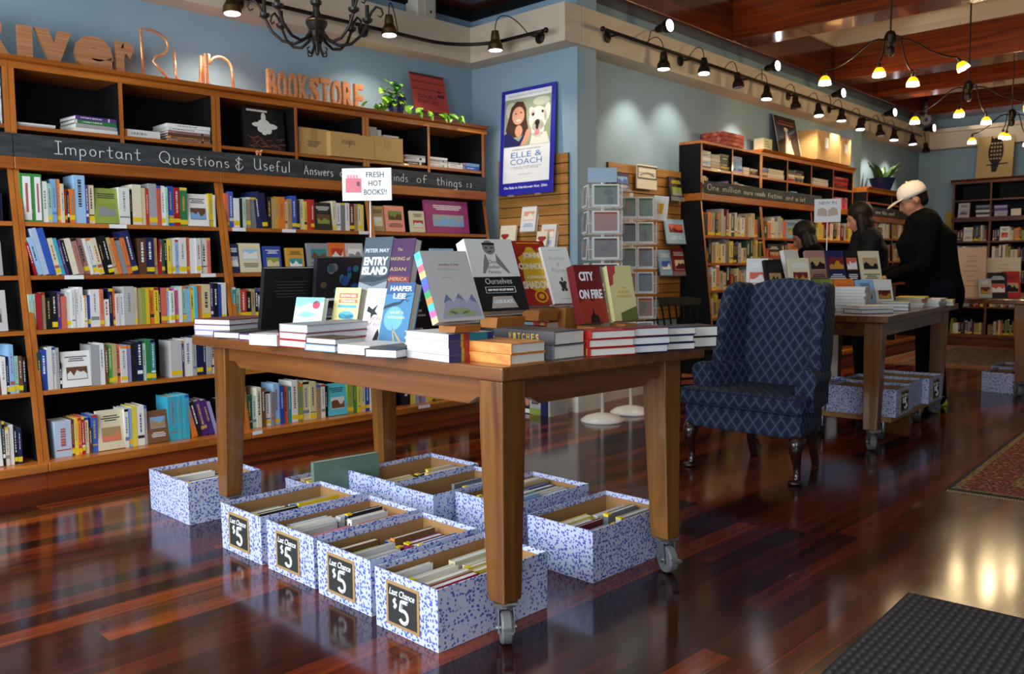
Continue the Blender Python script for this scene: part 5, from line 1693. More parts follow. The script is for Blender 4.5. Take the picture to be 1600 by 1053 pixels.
# pale grey book with mountains, propped on a wedge
gb = standing(722, 511, 0, 70, 106, 268, 0.03, mat('cover_pale_grey', '#C9C5C2', 0.45), 'large pale grey book with a mountain watercolour, propped on a wooden wedge', tilt=22, at=at_depth(722, 2.60))
gb[0].location.z += 0.925
patch(*gb, [('p', [(.12, .08), (.30, .36), (.42, .26), (.55, .38), (.70, .25), (.84, .36), (.96, .18), (.96, .05), (.12, .04)])], art('wash_lilac', '#A8A8BC'), 'mountain_picture')
patch(*gb, [('p', [(.2, .25), (.30, .38), (.40, .28), (.32, .30)]), ('p', [(.5, .32), (.56, .39), (.66, .28), (.58, .31)]), ('p', [(.78, .30), (.85, .37), (.93, .24), (.84, .27)])], art('wash_blue', '#6E7C9E'), 'peak_picture', e=0.0008)
patch(*gb, [('e', .5, .14, .22, .05), ('e', .7, .10, .16, .035), ('e', .32, .11, .12, .03)], art('wash_green', '#9AA878'), 'meadow_picture', e=0.0008)
titles(*gb, [('COLORFUL STORIES', .52, .80, .44, .028)], art('muted_rose', '#9A6E72'), bold=0.0)
patch(*gb, [('r', .42, .745, .3, .008), ('r', .5, .73, .46, .008), ('r', .42, .62, .2, .01)], art('stone', '#B4A8A2'), 'small_print')
m = MB()
o_, t_, h_, w_ = gb
cs = ['#58BFD8', '#8CD0E4', '#C86A7A', '#D8B878', '#4A6CB8', '#6A58A8', '#4A9A6A', '#C88A4A', '#4FB8C0', '#D86AA0', '#D8D090']
z0 = 0.0
rnd = random.Random(9)
for k in range(11):
    z1 = z0 + 1 / 11
    m.box(0, t_, -0.0009, 0.0002, h_ * z0, h_ * z1, 10 - k)
    z0 = z1
m.build('coloured_spine', [art('rainbow_%s' % 'abcdefghijk'[k], c) for k, c in enumerate(cs)], o_, local=True)
# aisle side rank on wedges
ob = standing(791, 489, 0, 72, 110, 264, 0.05, mat('cover_white_1', '#DAD8D4', 0.45), 'thick black and white book with an old photograph on its cover, on a wedge', tilt=22, at=at_depth(791, 3.10))
ob[0].location.z += 0.920
patch(*ob, [('p', [(0, 0), (0, .47), (1, .47), (1, 0)])], K_, 'lower_cover')
patch(*ob, [('e', .47, .88, .13, .10), ('p', [(.36, .80), (.30, .70), (.22, .52), (.27, .52), (.40, .66)]), ('p', [(.58, .80), (.66, .70), (.80, .52), (.75, .52), (.56, .66)])], art('mid_grey', '#7C7C7E'), 'portrait_picture')
patch(*ob, [('r', .47, .93, .26, .03), ('r', .41, .875, .05, .015), ('r', .53, .875, .05, .015), ('r', .47, .82, .08, .012)], K_, 'portrait_detail', e=0.0008)
patch(*ob, [('p', [(.22, .04), (.30, .20), (.70, .20), (.78, .04)])], art('stone', '#B4A8A2'), 'body_picture', e=0.0008)
titles(*ob, [('Our', .47, .68, .2, .05), ('Bodies', .47, .61, .26, .05), ('Parents', .47, .54, .26, .045)], art('mid_grey', '#7C7C7E'), 'upper_title', bold=0.0)
titles(*ob, [('Ourselves', .5, .41, .56, .08)], art('pale_grey', '#B8BCC0'), 'title_print', e=0.001, bold=0.0)
patch(*ob, [('r', .5, .33, .62, .004), ('r', .5, .25, .62, .004), ('r', .19, .29, .006, .08), ('r', .81, .29, .006, .08)], W_, 'title_box', e=0.001)
titles(*ob, [('AND WHAT WE LEFT BEHIND', .5, .29, .54, .03), ('LOUIS BLACK', .5, .13, .4, .05)], W_, 'author_print', e=0.0012)
MB().box(-0.0, ob[1], -0.0012, 0.0002, 0, ob[2] * .47).build('dark_spine', K_, ob[0], local=True)
sb = standing(849, 478, 0, 50, 98, 264, 0.04, mat('cover_brick_red', '#A8281E', 0.42), 'red book with yellow lettering and a yellow emblem', tilt=22, at=at_depth(850, 3.30))
sb[0].location.z += 0.935
YEL = art('bold_yellow', '#E0B028')
patch(*sb, [('p', [(.10, .74), (.30, .80), (.42, .90), (.58, .90), (.70, .80), (.90, .86), (.84, .60), (.88, .30), (.62, .22), (.38, .22), (.12, .30), (.16, .60)])], YEL, 'emblem_picture')
patch(*sb, [('e', .5, .13, .20, .10)], YEL, 'seal_picture')
patch(*sb, [('e', .5, .13, .15, .07)], art('brick_red', '#A8281E'), 'seal_ring', e=0.0008)
patch(*sb, [('e', .5, .13, .08, .04)], YEL, 'seal_centre', e=0.0011)
titles(*sb, [('JOHN', .5, .76, .5, .11), ('CONNOLLY', .5, .60, .9, .10), ('A SONG OF', .5, .43, .6, .05), ('SHADOWS', .52, .31, .96, .12)], art('ivory', '#EDE4C4'), e=0.0012, bold=0.05)
patch(*sb, [('r', .5, .965, .7, .012)], YEL, 'top_line')
ab = standing(888, 475, 0, 40, 86, 262, 0.035, mat('cover_white_2', '#ECEAE6', 0.5), 'white book with a small dark ornament and grey title', tilt=22, at=at_depth(888, 3.36))
ab[0].location.z += 0.940
titles(*ab, [('Anchor', .5, .80, .62, .075), ('&', .5, .69, .1, .06), ('Flares', .5, .58, .6, .075)], art('pale_grey', '#B8BCC0'), bold=0.0)
patch(*ab, [('e', .5, .31, .10, .06), ('e', .42, .36, .06, .03), ('e', .58, .36, .06, .03), ('e', .44, .24, .05, .03), ('e', .56, .24, .05, .03), ('e', .5, .42, .03, .04)], art('olive_black', '#3A3A30'), 'ornament_picture')
patch(*ab, [('r', .5, .94, .5, .01), ('r', .5, .08, .4, .012)], art('pale_grey', '#B8BCC0'), 'small_print')
cb = standing(930, 505, 0.875, 40, 88, 258, 0.042, mat('cover_oxblood', '#6A1A1C', 0.42), 'dark red book with bold white title about fire', tilt=16, at=at_depth(932, 3.22))
patch(*cb, [('p', [(0, 0), (0, .34), (.25, .44), (.5, .36), (.75, .46), (1, .36), (1, 0)])], art('ember', '#9A3020'), 'ember_picture')
patch(*cb, [('p', [(.30, 0), (.34, .12), (.42, .14), (.46, .26), (.50, .14), (.62, .12), (.66, 0)])], art('smoke_black', '#2A1214'), 'tower_picture', e=0.0008)
titles(*cb, [('CITY', .42, .80, .54, .16), ('ON FIRE', .48, .49, .86, .16)], W_, e=0.0012, bold=0.03)
hb = standing(974, 500, 0.880, 36, 84, 252, 0.035, mat('cover_parchment', '#C6BA80', 0.5), 'parchment yellow book with red splash, beside the fire book', tilt=16, at=at_depth(980, 3.27))
patch(*hb, [('p', [(0, .62), (0, 1), (.34, 1), (.30, .86), (.2, .82), (.16, .66)])], art('crimson', '#A83A3C'), 'splash_picture')
patch(*hb, [('p', [(.3, 0), (.3, .14), (1, .26), (1, 0)])], art('moss', '#5A5F2C'), 'field_picture')
titles(*hb, [('THE', .55, .60, .18, .03), ('AUGUST', .55, .52, .5, .045), ('HARVEST', .55, .44, .6, .045)], art('ochre', '#B08A3C'), bold=0.0)


def wedge(x, y, z, rot, w, d, h, label):
    """wooden block that props a book, cut to a slope with a lip"""
    o = MB().prism([(-w / 2, -d / 2, 0), (-w / 2, d / 2, 0), (-w / 2, d / 2, h), (-w / 2, -d * .1, h * .82), (-w / 2, -d / 2, h * .5)], (w, 0, 0)).build('book_wedge', mat('wedge_wood', '#A5682F', 0.4), bevel=0.002)
    o.matrix_basis = Matrix.Translation((x, y, z + 0.0005)) @ Matrix.Rotation(math.radians(rot), 4, 'Z')
    tag(o, label, 'book prop', 'wooden wedges propping books')


for (bk, z0, z1, back, lab) in ((gb, 0.903, 0.924, .03, 'wooden wedge under the pale grey mountain book, on the white pile'), (ob, 0.880, 0.919, .05, 'wooden wedge under the black and white book'), (sb, 0.890, 0.934, .05, 'wooden wedge under the red book with yellow lettering'),
                                (ab, ZT, 0.939, .05, 'wooden block under the white ornament book'), (cb, ZT, 0.874, .05, 'low block behind the cream pile, under the fire book'), (hb, ZT, 0.879, .05, 'wooden wedge under the parchment yellow book')):
    o, t, h, w = bk
    nx = o.matrix_basis.to_3x3() @ V((1, 0, 0))
    ang = math.atan2(nx.y, nx.x)
    c = o.matrix_basis @ V((t, w * .5, 0))
    ww = w * (.30 if bk is not gb else .28)
    o2 = MB().prism([(-back - .02, -ww, 0), (0.022, -ww, 0), (0.030, -ww, z1 - z0 - 0.001), (-back - .02, -ww, z1 - z0 - 0.001)], (0, 2 * ww, 0)).build('book_wedge', mat('wedge_wood', '#A5682F', 0.4), bevel=0.002)
    o2.matrix_basis = Matrix.Translation((c.x, c.y, z0 + 0.0006)) @ Matrix.Rotation(ang, 4, 'Z')
    tag(o2, lab, 'book prop', 'wooden wedges propping books')
# magazines and a salmon pile rising behind
flat = [(672, 396, 'pale blue', 9, 'magazine', 62), (650, 388, 'salmon', 5, 'salmon covered magazine', 55)]
for k, (x, y, z0, nn, col, w, d, lab) in enumerate(((2.42, 2.50, ZT + 0.24, 8, 'pale blue', 0.2, 0.26, 'pale blue magazine'), (2.40, 2.98, ZT + 0.265, 5, 'salmon', 0.2, 0.27, 'salmon pink magazine'))):
    o = MB().box(-w / 2, w / 2, -d / 2, d / 2, 0, z0 - ZT - 0.001).build('display_block', mat('block_black', '#16161A', 0.6))
    o.matrix_basis = Matrix.Translation((x, y, ZT + 0.0005)) @ Matrix.Rotation(math.radians(-45), 4, 'Z')
    tag(o, 'dark display block carrying the %s pile, hidden behind standing books' % lab, 'riser')
    zz = z0
    for j in range(nn):
        M = Matrix.Translation((x, y, zz + 0.0004)) @ Matrix.Rotation(math.radians(-45 + 3 * ((j * 7) % 3 - 1)), 4, 'Z') @ Matrix.Translation((d / 2, -w / 2, 0)) @ LIE
        o = make_book('magazine', M, 0.005, d, w, hue(col, random.Random(j)), marks=False, plain=True)
        tag(o, '%s, %s of the pile behind the pale grey book' % (lab, 'topmost' if j == nn - 1 else ORD[j] + ' from bottom'), 'magazine', '%s pile' % lab)
        zz += 0.0058
# ------------------------------------------------------------------ price boxes in sprig paper and the books in them
BOXIN = mat('box_inside_kraft', '#A87B4A', 0.8)
TAGK = mat('chalk_card', '#2A2926', 0.7)
TAGB = mat('card_border', '#B08A58', 0.7)


def price_box(x0, x1, y0, y1, h, label, rot=0.0, tagside=True, z0=0.0, tag_face='x0', worn=False, group='sprig paper price boxes'):
    cx, cy = (x0 + x1) / 2, (y0 + y1) / 2
    r = thing('price_box', label, 'book box', M=Matrix.Translation((cx, cy, z0 + 0.001)) @ Matrix.Rotation(math.radians(rot), 4, 'Z'), group=group)
    a, b, t = (x1 - x0) / 2, (y1 - y0) / 2, 0.005
    o_ = [(-a, -b), (a, -b), (a, b), (-a, b)]
    i_ = [(-a + t, -b + t), (a - t, -b + t), (a - t, b - t), (-a + t, b - t)]
    fl = 1.012
    lv = [([(x, y, 0) for x, y in o_]), ([(x * fl, y * fl, h) for x, y in o_]), ([(x * fl, y * fl, h) for x, y in i_]), ([(x * fl, y * fl, h - 0.018) for x, y in i_]), ([(x, y, 0.006) for x, y in i_])]
    vs = [p for q in lv for p in q]
    fs, mi = [(3, 2, 1, 0), (16, 17, 18, 19)], [0, 1]
    for L in range(4):
        for i in range(4):
            j = (i + 1) % 4
            fs.append((L * 4 + i, L * 4 + j, L * 4 + 4 + j, L * 4 + 4 + i))
            mi.append(1 if L == 3 else 0)
    m = MB()
    m.v, m.f, m.mi = [V(p) for p in vs], [list(f) for f in fs], mi
    m.build('box_body', [SPRIG, BOXIN], r, local=True)
    if tagside:
        if tag_face == 'x0':
            Tm = Matrix.Translation((-a * 1.006 - 0.0005, 0.012, h * .5)) @ Matrix.Rotation(math.radians(-90), 4, 'Z')
        else:
            Tm = Matrix.Translation((0.0, -b * 1.006 - 0.0005, h * .5))
        tg = MB(Tm).box(-0.077, 0.077, -0.0022, 0.001, -0.068, 0.068).build('price_card', TAGB, r, local=True)
        MB(Tm).box(-0.067, 0.067, -0.0030, -0.0020, -0.058, 0.058).build('card_panel', TAGK, tg, local=True)
        m = MB(Tm)
        letter(m, 'Last Chance', V((0, -0.0030, 0.038)), (1, 0, 0), (0, 0, 1), 0.118, 0.021, 0.0006, 0.02, slant=0.25)
        hand(m, '$', V((-0.043, -0.0036, -0.012)), (1, 0, 0), (0, 0, 1), 0.034, 0.026, 0.0028)
        hand(m, '5', V((-0.012, -0.0036, -0.048)), (1, 0, 0), (0, 0, 1), 0.066, 0.058, 0.0062)
        m.build('price_lettering', PAPER, tg, local=True)
    return r


def fill_box(x0, x1, y0, y1, z0, spec, where, seed, hmin=0.125, hmax=0.17, rot=0.0, name='used_book', along='x', split=2):
    """spec: columns of colours; books stand on edge side by side"""
    rnd = random.Random(seed)
    cx, cy = (x0 + x1) / 2, (y0 + y1) / 2
    B = Matrix.Translation((cx, cy, z0)) @ Matrix.Rotation(math.radians(rot), 4, 'Z')
    a, b = (x1 - x0) / 2 - 0.010, (y1 - y0) / 2 - 0.012
    cols = spec
    for ci, col in enumerate(cols):
        wcol = 2 * a / len(cols)
        y = -b + rnd.uniform(0.0, 0.02)
        for k, c in enumerate(col):
            t = rnd.uniform(0.014, 0.034)
            h = rnd.uniform(hmin, hmax)
            dp = min(wcol - 0.012, rnd.uniform(0.15, 0.205))
            lean = rnd.uniform(6, 13)
            if y + t / math.cos(math.radians(lean)) > b - h * math.sin(math.radians(lean)) * 0.25:
                break
            xs = -a + wcol * ci + rnd.uniform(0.002, max(0.003, wcol - dp - 0.006))
            # thickness along y, spine to -x, top leaning away from the camera
            M = B @ Matrix.Translation((xs, y + t, 0.0085)) @ Matrix.Rotation(math.radians(-90), 4, 'Z')
            o = make_book(name, M, t, h, dp, hue(c, rnd), pages=[PAGES, PAGEW, PAGEC][rnd.randrange(3)], rnd=rnd, dark=c in DARKS, sticker=False)
            if rnd.random() < .45:
                MB().box(-0.0004, t + 0.0004, -0.0008, 0.02, h * .97, h + 0.0008).build('price_sticker', STICKY, o, local=True)
            tag(o, '%s%s used book, %s in the %s of %s' % (size_word(t, 0.2), c, ORD[k], ['front rank', 'rear rank', 'third rank'][ci] if len(cols) > 1 else 'single rank', where), 'book', 'books in ' + where)
            y += t + 0.003


BX = [
    (1.565, 2.025, 1.830, 2.120, 0.185, 'nearest sprig paper box, its price card facing the windows, under the near table leg', 'the nearest price box', True,
     [['orange', 'red', 'cream', 'white', 'white', 'white', 'navy', 'white', 'grey'], ['white', 'navy', 'tan', 'yellow', 'cream', 'white', 'blue', 'cream']]),
    (1.590, 2.050, 2.180, 2.475, 0.182, 'sprig paper price box second from the near table leg', 'the second price box',  True,
     [['tan', 'green', 'sky blue', 'white', 'navy', 'white', 'blue', 'olive', 'brown'], ['white', 'blue', 'yellow', 'dark red', 'magenta', 'dark red', 'brown', 'white']]),
    (1.600, 2.060, 2.515, 2.820, 0.182, 'sprig paper price box third from the near table leg', 'the third price box', True,
     [['black', 'coral', 'pink', 'white', 'dusty pink', 'silver', 'white', 'grey'], ['red', 'red', 'coral', 'black', 'white', 'black', 'black', 'white']]),
    (1.600, 2.055, 2.865, 3.165, 0.182, 'sprig paper price box farthest from near table leg in the front row', 'the fourth price box', True,
     [['pink', 'coral', 'white', 'black', 'silver', 'white', 'grey'], ['orange', 'white', 'white', 'yellow', 'red', 'blue', 'sky blue']]),
    (2.290, 2.750, 1.855, 2.160, 0.185, 'sprig paper box without price card, beside the aisle-side front caster', 'the aisle-side box', False,
     [['yellow', 'silver', 'sky blue', 'brown', 'dark red', 'white', 'yellow'], ['red', 'black', 'silver', 'tan', 'yellow', 'grey', 'white']]),
    (2.330, 2.790, 2.285, 2.600, 0.185, 'sprig paper box full of tall books behind the near table leg', 'the tall-book box', False,
     [['dark red', 'sky blue', 'silver', 'cream', 'navy', 'white', 'black', 'teal'], ['tan', 'sky blue', 'cream', 'silver', 'navy', 'blue', 'tan', 'cream']]),
    (2.225, 2.690, 2.620, 2.875, 0.185, 'sprig paper box in the back row, between the tall-book box and the farthest one', 'the middle back-row box', False,
     [['black', 'black', 'grey', 'silver', 'black'], ['teal', 'navy', 'sky blue', 'black', 'grey']]),
    (2.250, 2.735, 2.900, 3.235, 0.185, 'sprig paper box in the back row, in front of the rear table leg', 'the farthest back-row box', False,
     [['yellow', 'black', 'grey', 'black', 'yellow', 'cream'], ['tan', 'red', 'silver', 'yellow', 'cream', 'black']]),
]
for k, (x0, x1, y0, y1, h, lab, where, tg, spec) in enumerate(BX):
    price_box(x0, x1, y0, y1, h, lab, tagside=tg)
    hm = (0.150, 0.185) if k == 5 else (0.115, 0.158)
    fill_box(x0, x1, y0, y1, 0.0, spec, where, 500 + k, *hm)
price_box(1.645, 1.985, 3.545, 3.93, 0.185, 'worn sprig paper box standing apart, nearest the bookcases', tagside=False)
fill_box(1.645, 1.985, 3.545, 3.93, 0.0, [['blue', 'blue', 'purple', 'mint', 'mint', 'cream', 'yellow', 'white', 'grey', 'teal', 'white']], 'the worn box', 520, 0.12, 0.16)
# a low kraft carton holding the tall green book
r = price_box(2.10, 2.52, 3.29, 3.52, 0.13, 'low box of second-hand books behind the fourth price box, with a big green book', tagside=False)
fill_box(2.10, 2.52, 3.29, 3.52, 0.0, [['cream', 'yellow', 'white', 'tan'], ['yellow', 'white', 'grey', 'silver']], 'the low back box', 521, 0.10, 0.15)
q = P(496, 748, Z=0.14)
M = Matrix.Translation((2.08, 3.275, 0.001)) @ Matrix.Rotation(math.radians(-6), 4, 'Z') @ Matrix.Rotation(math.radians(-90), 4, 'Z')
o = make_book('used_book', M, 0.026, 0.245, 0.33, mat('cover_sage_cloth', '#66806E', 0.7), marks=False)
tag(o, 'big sage green cloth book standing tall behind the fourth price box', 'book')

# ------------------------------------------------------------------ the FRESH HOT BOOKS sign on its rod
sx = V((2.10, 3.02, 0))
r = thing('table_sign', 'white sign reading FRESH HOT BOOKS on a thin rod above the near table', 'sign', sx + V((0, 0, ZT)))
dep = (sx - CAM).dot(_f)
s = FPX / dep
ctr = P(573, 288, X=sx.x) if False else CAM + (_r * ((573 - 800) / FPX) - _u * ((288 - 526.5) / FPX) + _f) * dep
rod = V((ctr.x, ctr.y, 0)) + V((0.012, 0.0, 0))
w, h = 78 / s, 50 / s
n = V((CAM.x - ctr.x, CAM.y - ctr.y, 0)).normalized()
n = Matrix.Rotation(math.radians(-14), 3, 'Z') @ n
R = V((-n.y, n.x, 0))
U = V((0, 0, 1))
m = MB()
def box_at(m, c, w, h, d, k=0):
    c = V(c)
    p = [c - R * w / 2 - U * h / 2 - n * d, c + R * w / 2 - U * h / 2 - n * d, c + R * w / 2 - U * h / 2, c - R * w / 2 - U * h / 2]
    q = [v + U * h for v in p]
    m.hexa(p + q, k)
box_at(m, ctr, w, h, 0.012)
r.location = (rod.x, rod.y, ZT)
sg = m.build('sign_board', PAPER, r)
m = MB()
for k, (tx, ww) in enumerate((('FRESH', .36), ('HOT', .27), ('BOOKS!!', .46))):
    letter(m, tx, ctr + R * (w * .17) + U * (h * (.30 - .27 * k)) + n * 0.0002, R, U, w * ww, h * .17, 0.0006, 0.008)
m.build('sign_lettering', art('dark_ink', '#26282C'), sg)
m = MB()
box_at(m, ctr - R * (w * .27) - U * (h * .03) + n * 0.001, w * .32, h * .44, 0.001)
m.build('oven_drawing', art('salmon_red', '#D0606A'), sg)
m = MB()
for k in range(4):
    box_at(m, ctr - R * (w * (.38 - .06 * k)) + U * (h * .24) + n * 0.001, w * .045, h * .12, 0.001)
m.build('drawn_books', art('rose', '#D88A90'), sg)
m = MB()
box_at(m, ctr - R * (w * .17) + U * (h * .02) + n * 0.0016, w * .06, h * .14, 0.001)
m.build('oven_window', art('dark_wine', '#4A2A30'), sg)
m = MB()
zb = ZT + 0.001
m.tube([V((rod.x, rod.y, zb)), V((rod.x, rod.y, ctr.z - h * .32)) - n * 0.016], 0.003, 8)
m.tube([V((rod.x, rod.y, ctr.z - h * .32)) + R * (0.010 * math.cos(t * PI / 6)) + U * (0.014 * math.sin(t * PI / 6)) + n * 0.004 for t in range(12)], 0.0012, 6, closed=True)
m.build('sign_rod', mat('pale_rod', '#D8DCE2', 0.3), r)
MB().lathe([(0.045, zb), (0.045, zb + 0.006), (0.006, zb + 0.01)], 20, (rod.x, rod.y, 0)).build('sign_foot', STEEL, r)

# ------------------------------------------------------------------ wing chair
WD = mat('dark_mahogany', '#2A120C', 0.22, coat=0.4)
ch = thing('wing_chair', 'navy wing-back armchair with a pale diamond lattice, beside the near table', 'armchair', (4.35, 2.28, 0))


def soft(m, name, parent, bevel, seg=4, mt=None):
    o = m.build(name, mt or DAMASK, parent, bevel=bevel, seg=seg)
    o.data.polygons.foreach_set('use_smooth', [True] * len(o.data.polygons))
    return o


ya, yb = 1.93, 2.63
cy = (ya + yb) / 2
XF, XB = 4.015, 4.50


def tr(x, y, z):
    """the chair narrows towards its back"""
    q = max(0.0, min(1.0, (x - 4.06) / (XB - 4.06)))
    return V((x, cy + (y - cy) * (1 - .33 * q), z))


m = MB().prism([tr(XF, ya + .012, 0.225), tr(XF, yb - .012, 0.225), tr(4.25, yb - .012, .225), tr(XB, yb - .012, 0.225), tr(XB, ya + .012, 0.225), tr(4.25, ya + .012, .225)], (0, 0, 0.125))
soft(m, 'seat_frame', ch, 0.022)
m = MB().prism([(3.985, ya, 0.352), (3.985, yb, 0.352), (4.10, yb, 0.352), tr(4.12, yb - 0.11, 0.352), tr(4.46, yb - 0.11, 0.352), tr(4.46, ya + 0.11, 0.352), tr(4.12, ya + 0.11, 0.352), (4.10, ya, 0.352)], (0, 0, 0.088))
cu = soft(m, 'seat_cushion', ch, 0.026)
for zz in (0.360, 0.432):
    MB().tube([(3.984, ya + 0.01, zz), (3.984, yb - 0.01, zz), (4.09, yb + 0.001, zz)], 0.0045, 8).build('piping', PIPING, cu, smooth=True)


def back_outline():
    pts = [(-0.205, 0.35), (0.205, 0.35)]
    top = [(0.255, 0.90), (0.245, 0.965), (0.20, 0.998), (0.12, 1.022), (0.0, 1.034), (-0.12, 1.022), (-0.20, 0.998), (-0.245, 0.965), (-0.255, 0.90)]
    return pts + top


Tb = Matrix.Translation((4.405, cy, 0.35)) @ Matrix.Rotation(math.radians(9), 4, 'Y') @ Matrix.Translation((0, 0, -0.35))
soft(MB(Tb).prism([(0, y, z) for y, z in back_outline()], (0.09, 0, 0)), 'backrest', ch, 0.032)
for s_ in (-1, 1):
    yw = cy + s_ * 0.245
    out = [(4.47, 0.50), (4.27, 0.50), (4.245, 0.58), (4.25, 0.70), (4.28, 0.80), (4.305, 0.89), (4.325, 0.945), (4.37, 0.985), (4.43, 1.0), (4.545, 0.99), (4.55, 0.8), (4.52, 0.6)]
    Tw = Matrix.Translation((4.47, yw, 0)) @ Matrix.Rotation(math.radians(-11 * s_), 4, 'Z') @ Matrix.Translation((-4.47, -yw, 0))
    soft(MB(Tw).prism([(x, yw - 0.033, z) for x, z in out], (0, 0.066, 0)), 'wing', ch, 0.026)
    yo = ya if s_ < 0 else yb
    yi = yo - s_ * 0.105
    prof = [(yo, 0.35), (yo, 0.47)] + [(yo - s_ * 0.048 + s_ * 0.062 * math.cos(math.radians(a)), 0.508 + 0.060 * math.sin(math.radians(a))) for a in range(-30, 211, 24)] + [(yi, 0.47), (yi, 0.35)]
    sh_ = -s_ * .085
    soft(MB().prism([(4.125, y, z) for y, z in prof], (0.36, sh_, 0)), 'arm', ch, 0.012, 3)
for s_ in (-1, 1):
    yl = cy + s_ * 0.305
    m = MB().tube([(4.055, yl, 0.235), (4.035, yl, 0.20), (4.03, yl, 0.16), (4.045, yl, 0.11), (4.055, yl, 0.06), (4.045, yl, 0.025), (4.03, yl, 0.012)], [0.042, 0.040, 0.031, 0.022, 0.017, 0.020, 0.012], 14)
    m.lathe([(0.02, 0.0005), (0.034, 0.004), (0.036, 0.014), (0.02, 0.024)], 16, (4.03, yl, 0))
    m.build('leg', WD, ch, smooth=True)
    yl = cy + s_ * 0.185
    m = MB().loft([[(4.455 + a * w_ + b, yl + c * w_, z) for a, c in ((-1, -1), (1, -1), (1, 1), (-1, 1))] for z, w_, b in ((0.0005, 0.016, 0.06), (0.10, 0.018, 0.025), (0.235, 0.024, 0.0))])
    m.build('leg', WD, ch, bevel=0.003)

# dark spindle-back chair half hidden by the wing chair
BL = mat('black_lacquer', '#0C0B0A', 0.6, spec=0.15)
ch = thing('spindle_chair', 'black spindle-back wooden chair behind the card racks, mostly hidden', 'chair', (5.70, 3.66, 0), math.radians(-30))
MB().prism([(-.21, -.20, 0.43), (.21, -.20, 0.43), (.19, .19, 0.43), (-.19, .19, 0.43)], (0, 0, 0.035)).build('seat', BL, ch, local=True, bevel=0.01)
for a, b in ((-1, -1), (1, -1), (1, 1), (-1, 1)):
    MB().tube([(a * .16, b * .15, 0.43), (a * .2, b * .2, 0.0008)], [0.018, 0.013], 10).build('leg', BL, ch, local=True)
MB().tube([(-.17, -.18, .2), (.17, -.18, .2)], 0.01, 8).tube([(-.17, .18, .2), (.17, .18, .2)], 0.01, 8).build('stretcher', BL, ch, local=True)
for k in range(7):
    x = -0.16 + k * 0.0533
    MB().tube([(x * .95, .17, 0.46), (x * 1.15, .256, 0.78)], 0.008, 8).build('spindle', BL, ch, local=True)
MB().prism([(-.22, .25, .77), (.22, .25, .77), (.24, .275, .82), (.14, .283, .84), (-.14, .283, .84), (-.24, .275, .82)], (0, 0.022, 0.003)).build('top_rail', BL, ch, local=True, bevel=0.006)

# ------------------------------------------------------------------ door mat and rugs
MATM = mat('charcoal_ribbed_mat', '#2C292B', 0.95)
g = NT(MATM)
co = g.coord()
sp = g.n('ShaderNodeSeparateXYZ', {0: co})
ry = g.math('SINE', g.math('MULTIPLY', sp.outputs[1], 260.0))
rx = g.math('SINE', g.math('MULTIPLY', sp.outputs[0], 170.0))
pat = g.math('MULTIPLY', g.math('ADD', ry, 1.0), g.math('ADD', g.math('MULTIPLY', rx, 0.4), 0.8))
g.to(g.ramp(g.math('MULTIPLY', pat, 0.45), [(0.0, '#1E1C1E'), (1.0, '#484347')]), 'Base Color')
g.bump(pat, 0.8, 0.004)
o = MB().box(-2.05, 0, -1.3, 0, 0.0006, 0.009).build('door_mat', MATM, bevel=0.003)
o.matrix_basis = Matrix.Translation((2.93, 1.03, 0)) @ Matrix.Rotation(math.radians(3.5), 4, 'Z')
tag(o, 'dark charcoal ribbed door mat lying on the floor close to the camera', 'mat')


def rug(name_mat, w, d):
    m = mat(name_mat, '#7A2F1E', 0.95)
    g = NT(m)
    co = g.coord()
    sp = g.n('ShaderNodeSeparateXYZ', {0: co})
    ex = g.math('SUBTRACT', w / 2, g.math('ABSOLUTE', sp.outputs[0]))
    ey = g.math('SUBTRACT', d / 2, g.math('ABSOLUTE', sp.outputs[1]))
    e = g.math('MINIMUM', ex, ey)
    vo = g.n('ShaderNodeTexVoronoi', {'Vector': co, 'Scale': 22.0, 'Randomness': 0.6}, distance='MANHATTAN').outputs['Distance']
    vo2 = g.n('ShaderNodeTexVoronoi', {'Vector': co, 'Scale': 46.0, 'Randomness': 0.8}, distance='CHEBYCHEV').outputs['Distance']
    border = g.mix(g.math('LESS_THAN', vo2, 0.36), g.mix(g.math('LESS_THAN', vo, 0.5), '#8A3A1E', '#A8683C'), '#33191A')
    field = g.mix(g.math('LESS_THAN', vo2, 0.28), g.mix(g.math('LESS_THAN', vo, 0.34), '#12152A', '#6A3B2A'), '#8E7A58')
    guard = g.mix(g.math('LESS_THAN', vo2, 0.30), '#8A7448', '#4E3320')
    c = g.mix(g.math('GREATER_THAN', e, 0.28), guard, field)
    c = g.mix(g.math('LESS_THAN', e, 0.24), c, border)
    c = g.mix(g.math('LESS_THAN', e, 0.055), c, guard)
    c = g.mix(g.math('LESS_THAN', e, 0.025), c, '#241A1C')
    g.to(c, 'Base Color')
    g.bump(g.n('ShaderNodeTexNoise', {'Vector': co, 'Scale': 300.0}).outputs['Fac'], 0.4, 0.003)
    return m


def lay_rug(cx, cy, w, d, rot, label, nm, fringe=True):
    r = thing('patterned_rug', label, 'rug', M=Matrix.Translation((cx, cy, 0)) @ Matrix.Rotation(math.radians(rot), 4, 'Z'))
    MB().box(-w / 2, w / 2, -d / 2, d / 2, 0.0006, 0.008).build('pile', rug(nm, w, d), r, local=True, bevel=0.002)
    for s_ in (-1, 1):
        m = MB()
        for k in range(int(d / 0.012)):
            y = -d / 2 + k * 0.012
            m.box(min(s_ * w / 2, s_ * (w / 2 + 0.022)), max(s_ * w / 2, s_ * (w / 2 + 0.022)), y, y + 0.008, 0.0006, 0.004)
        m.build('fringe', mat('rug_fringe', '#9A8A66', 0.95), r, local=True)


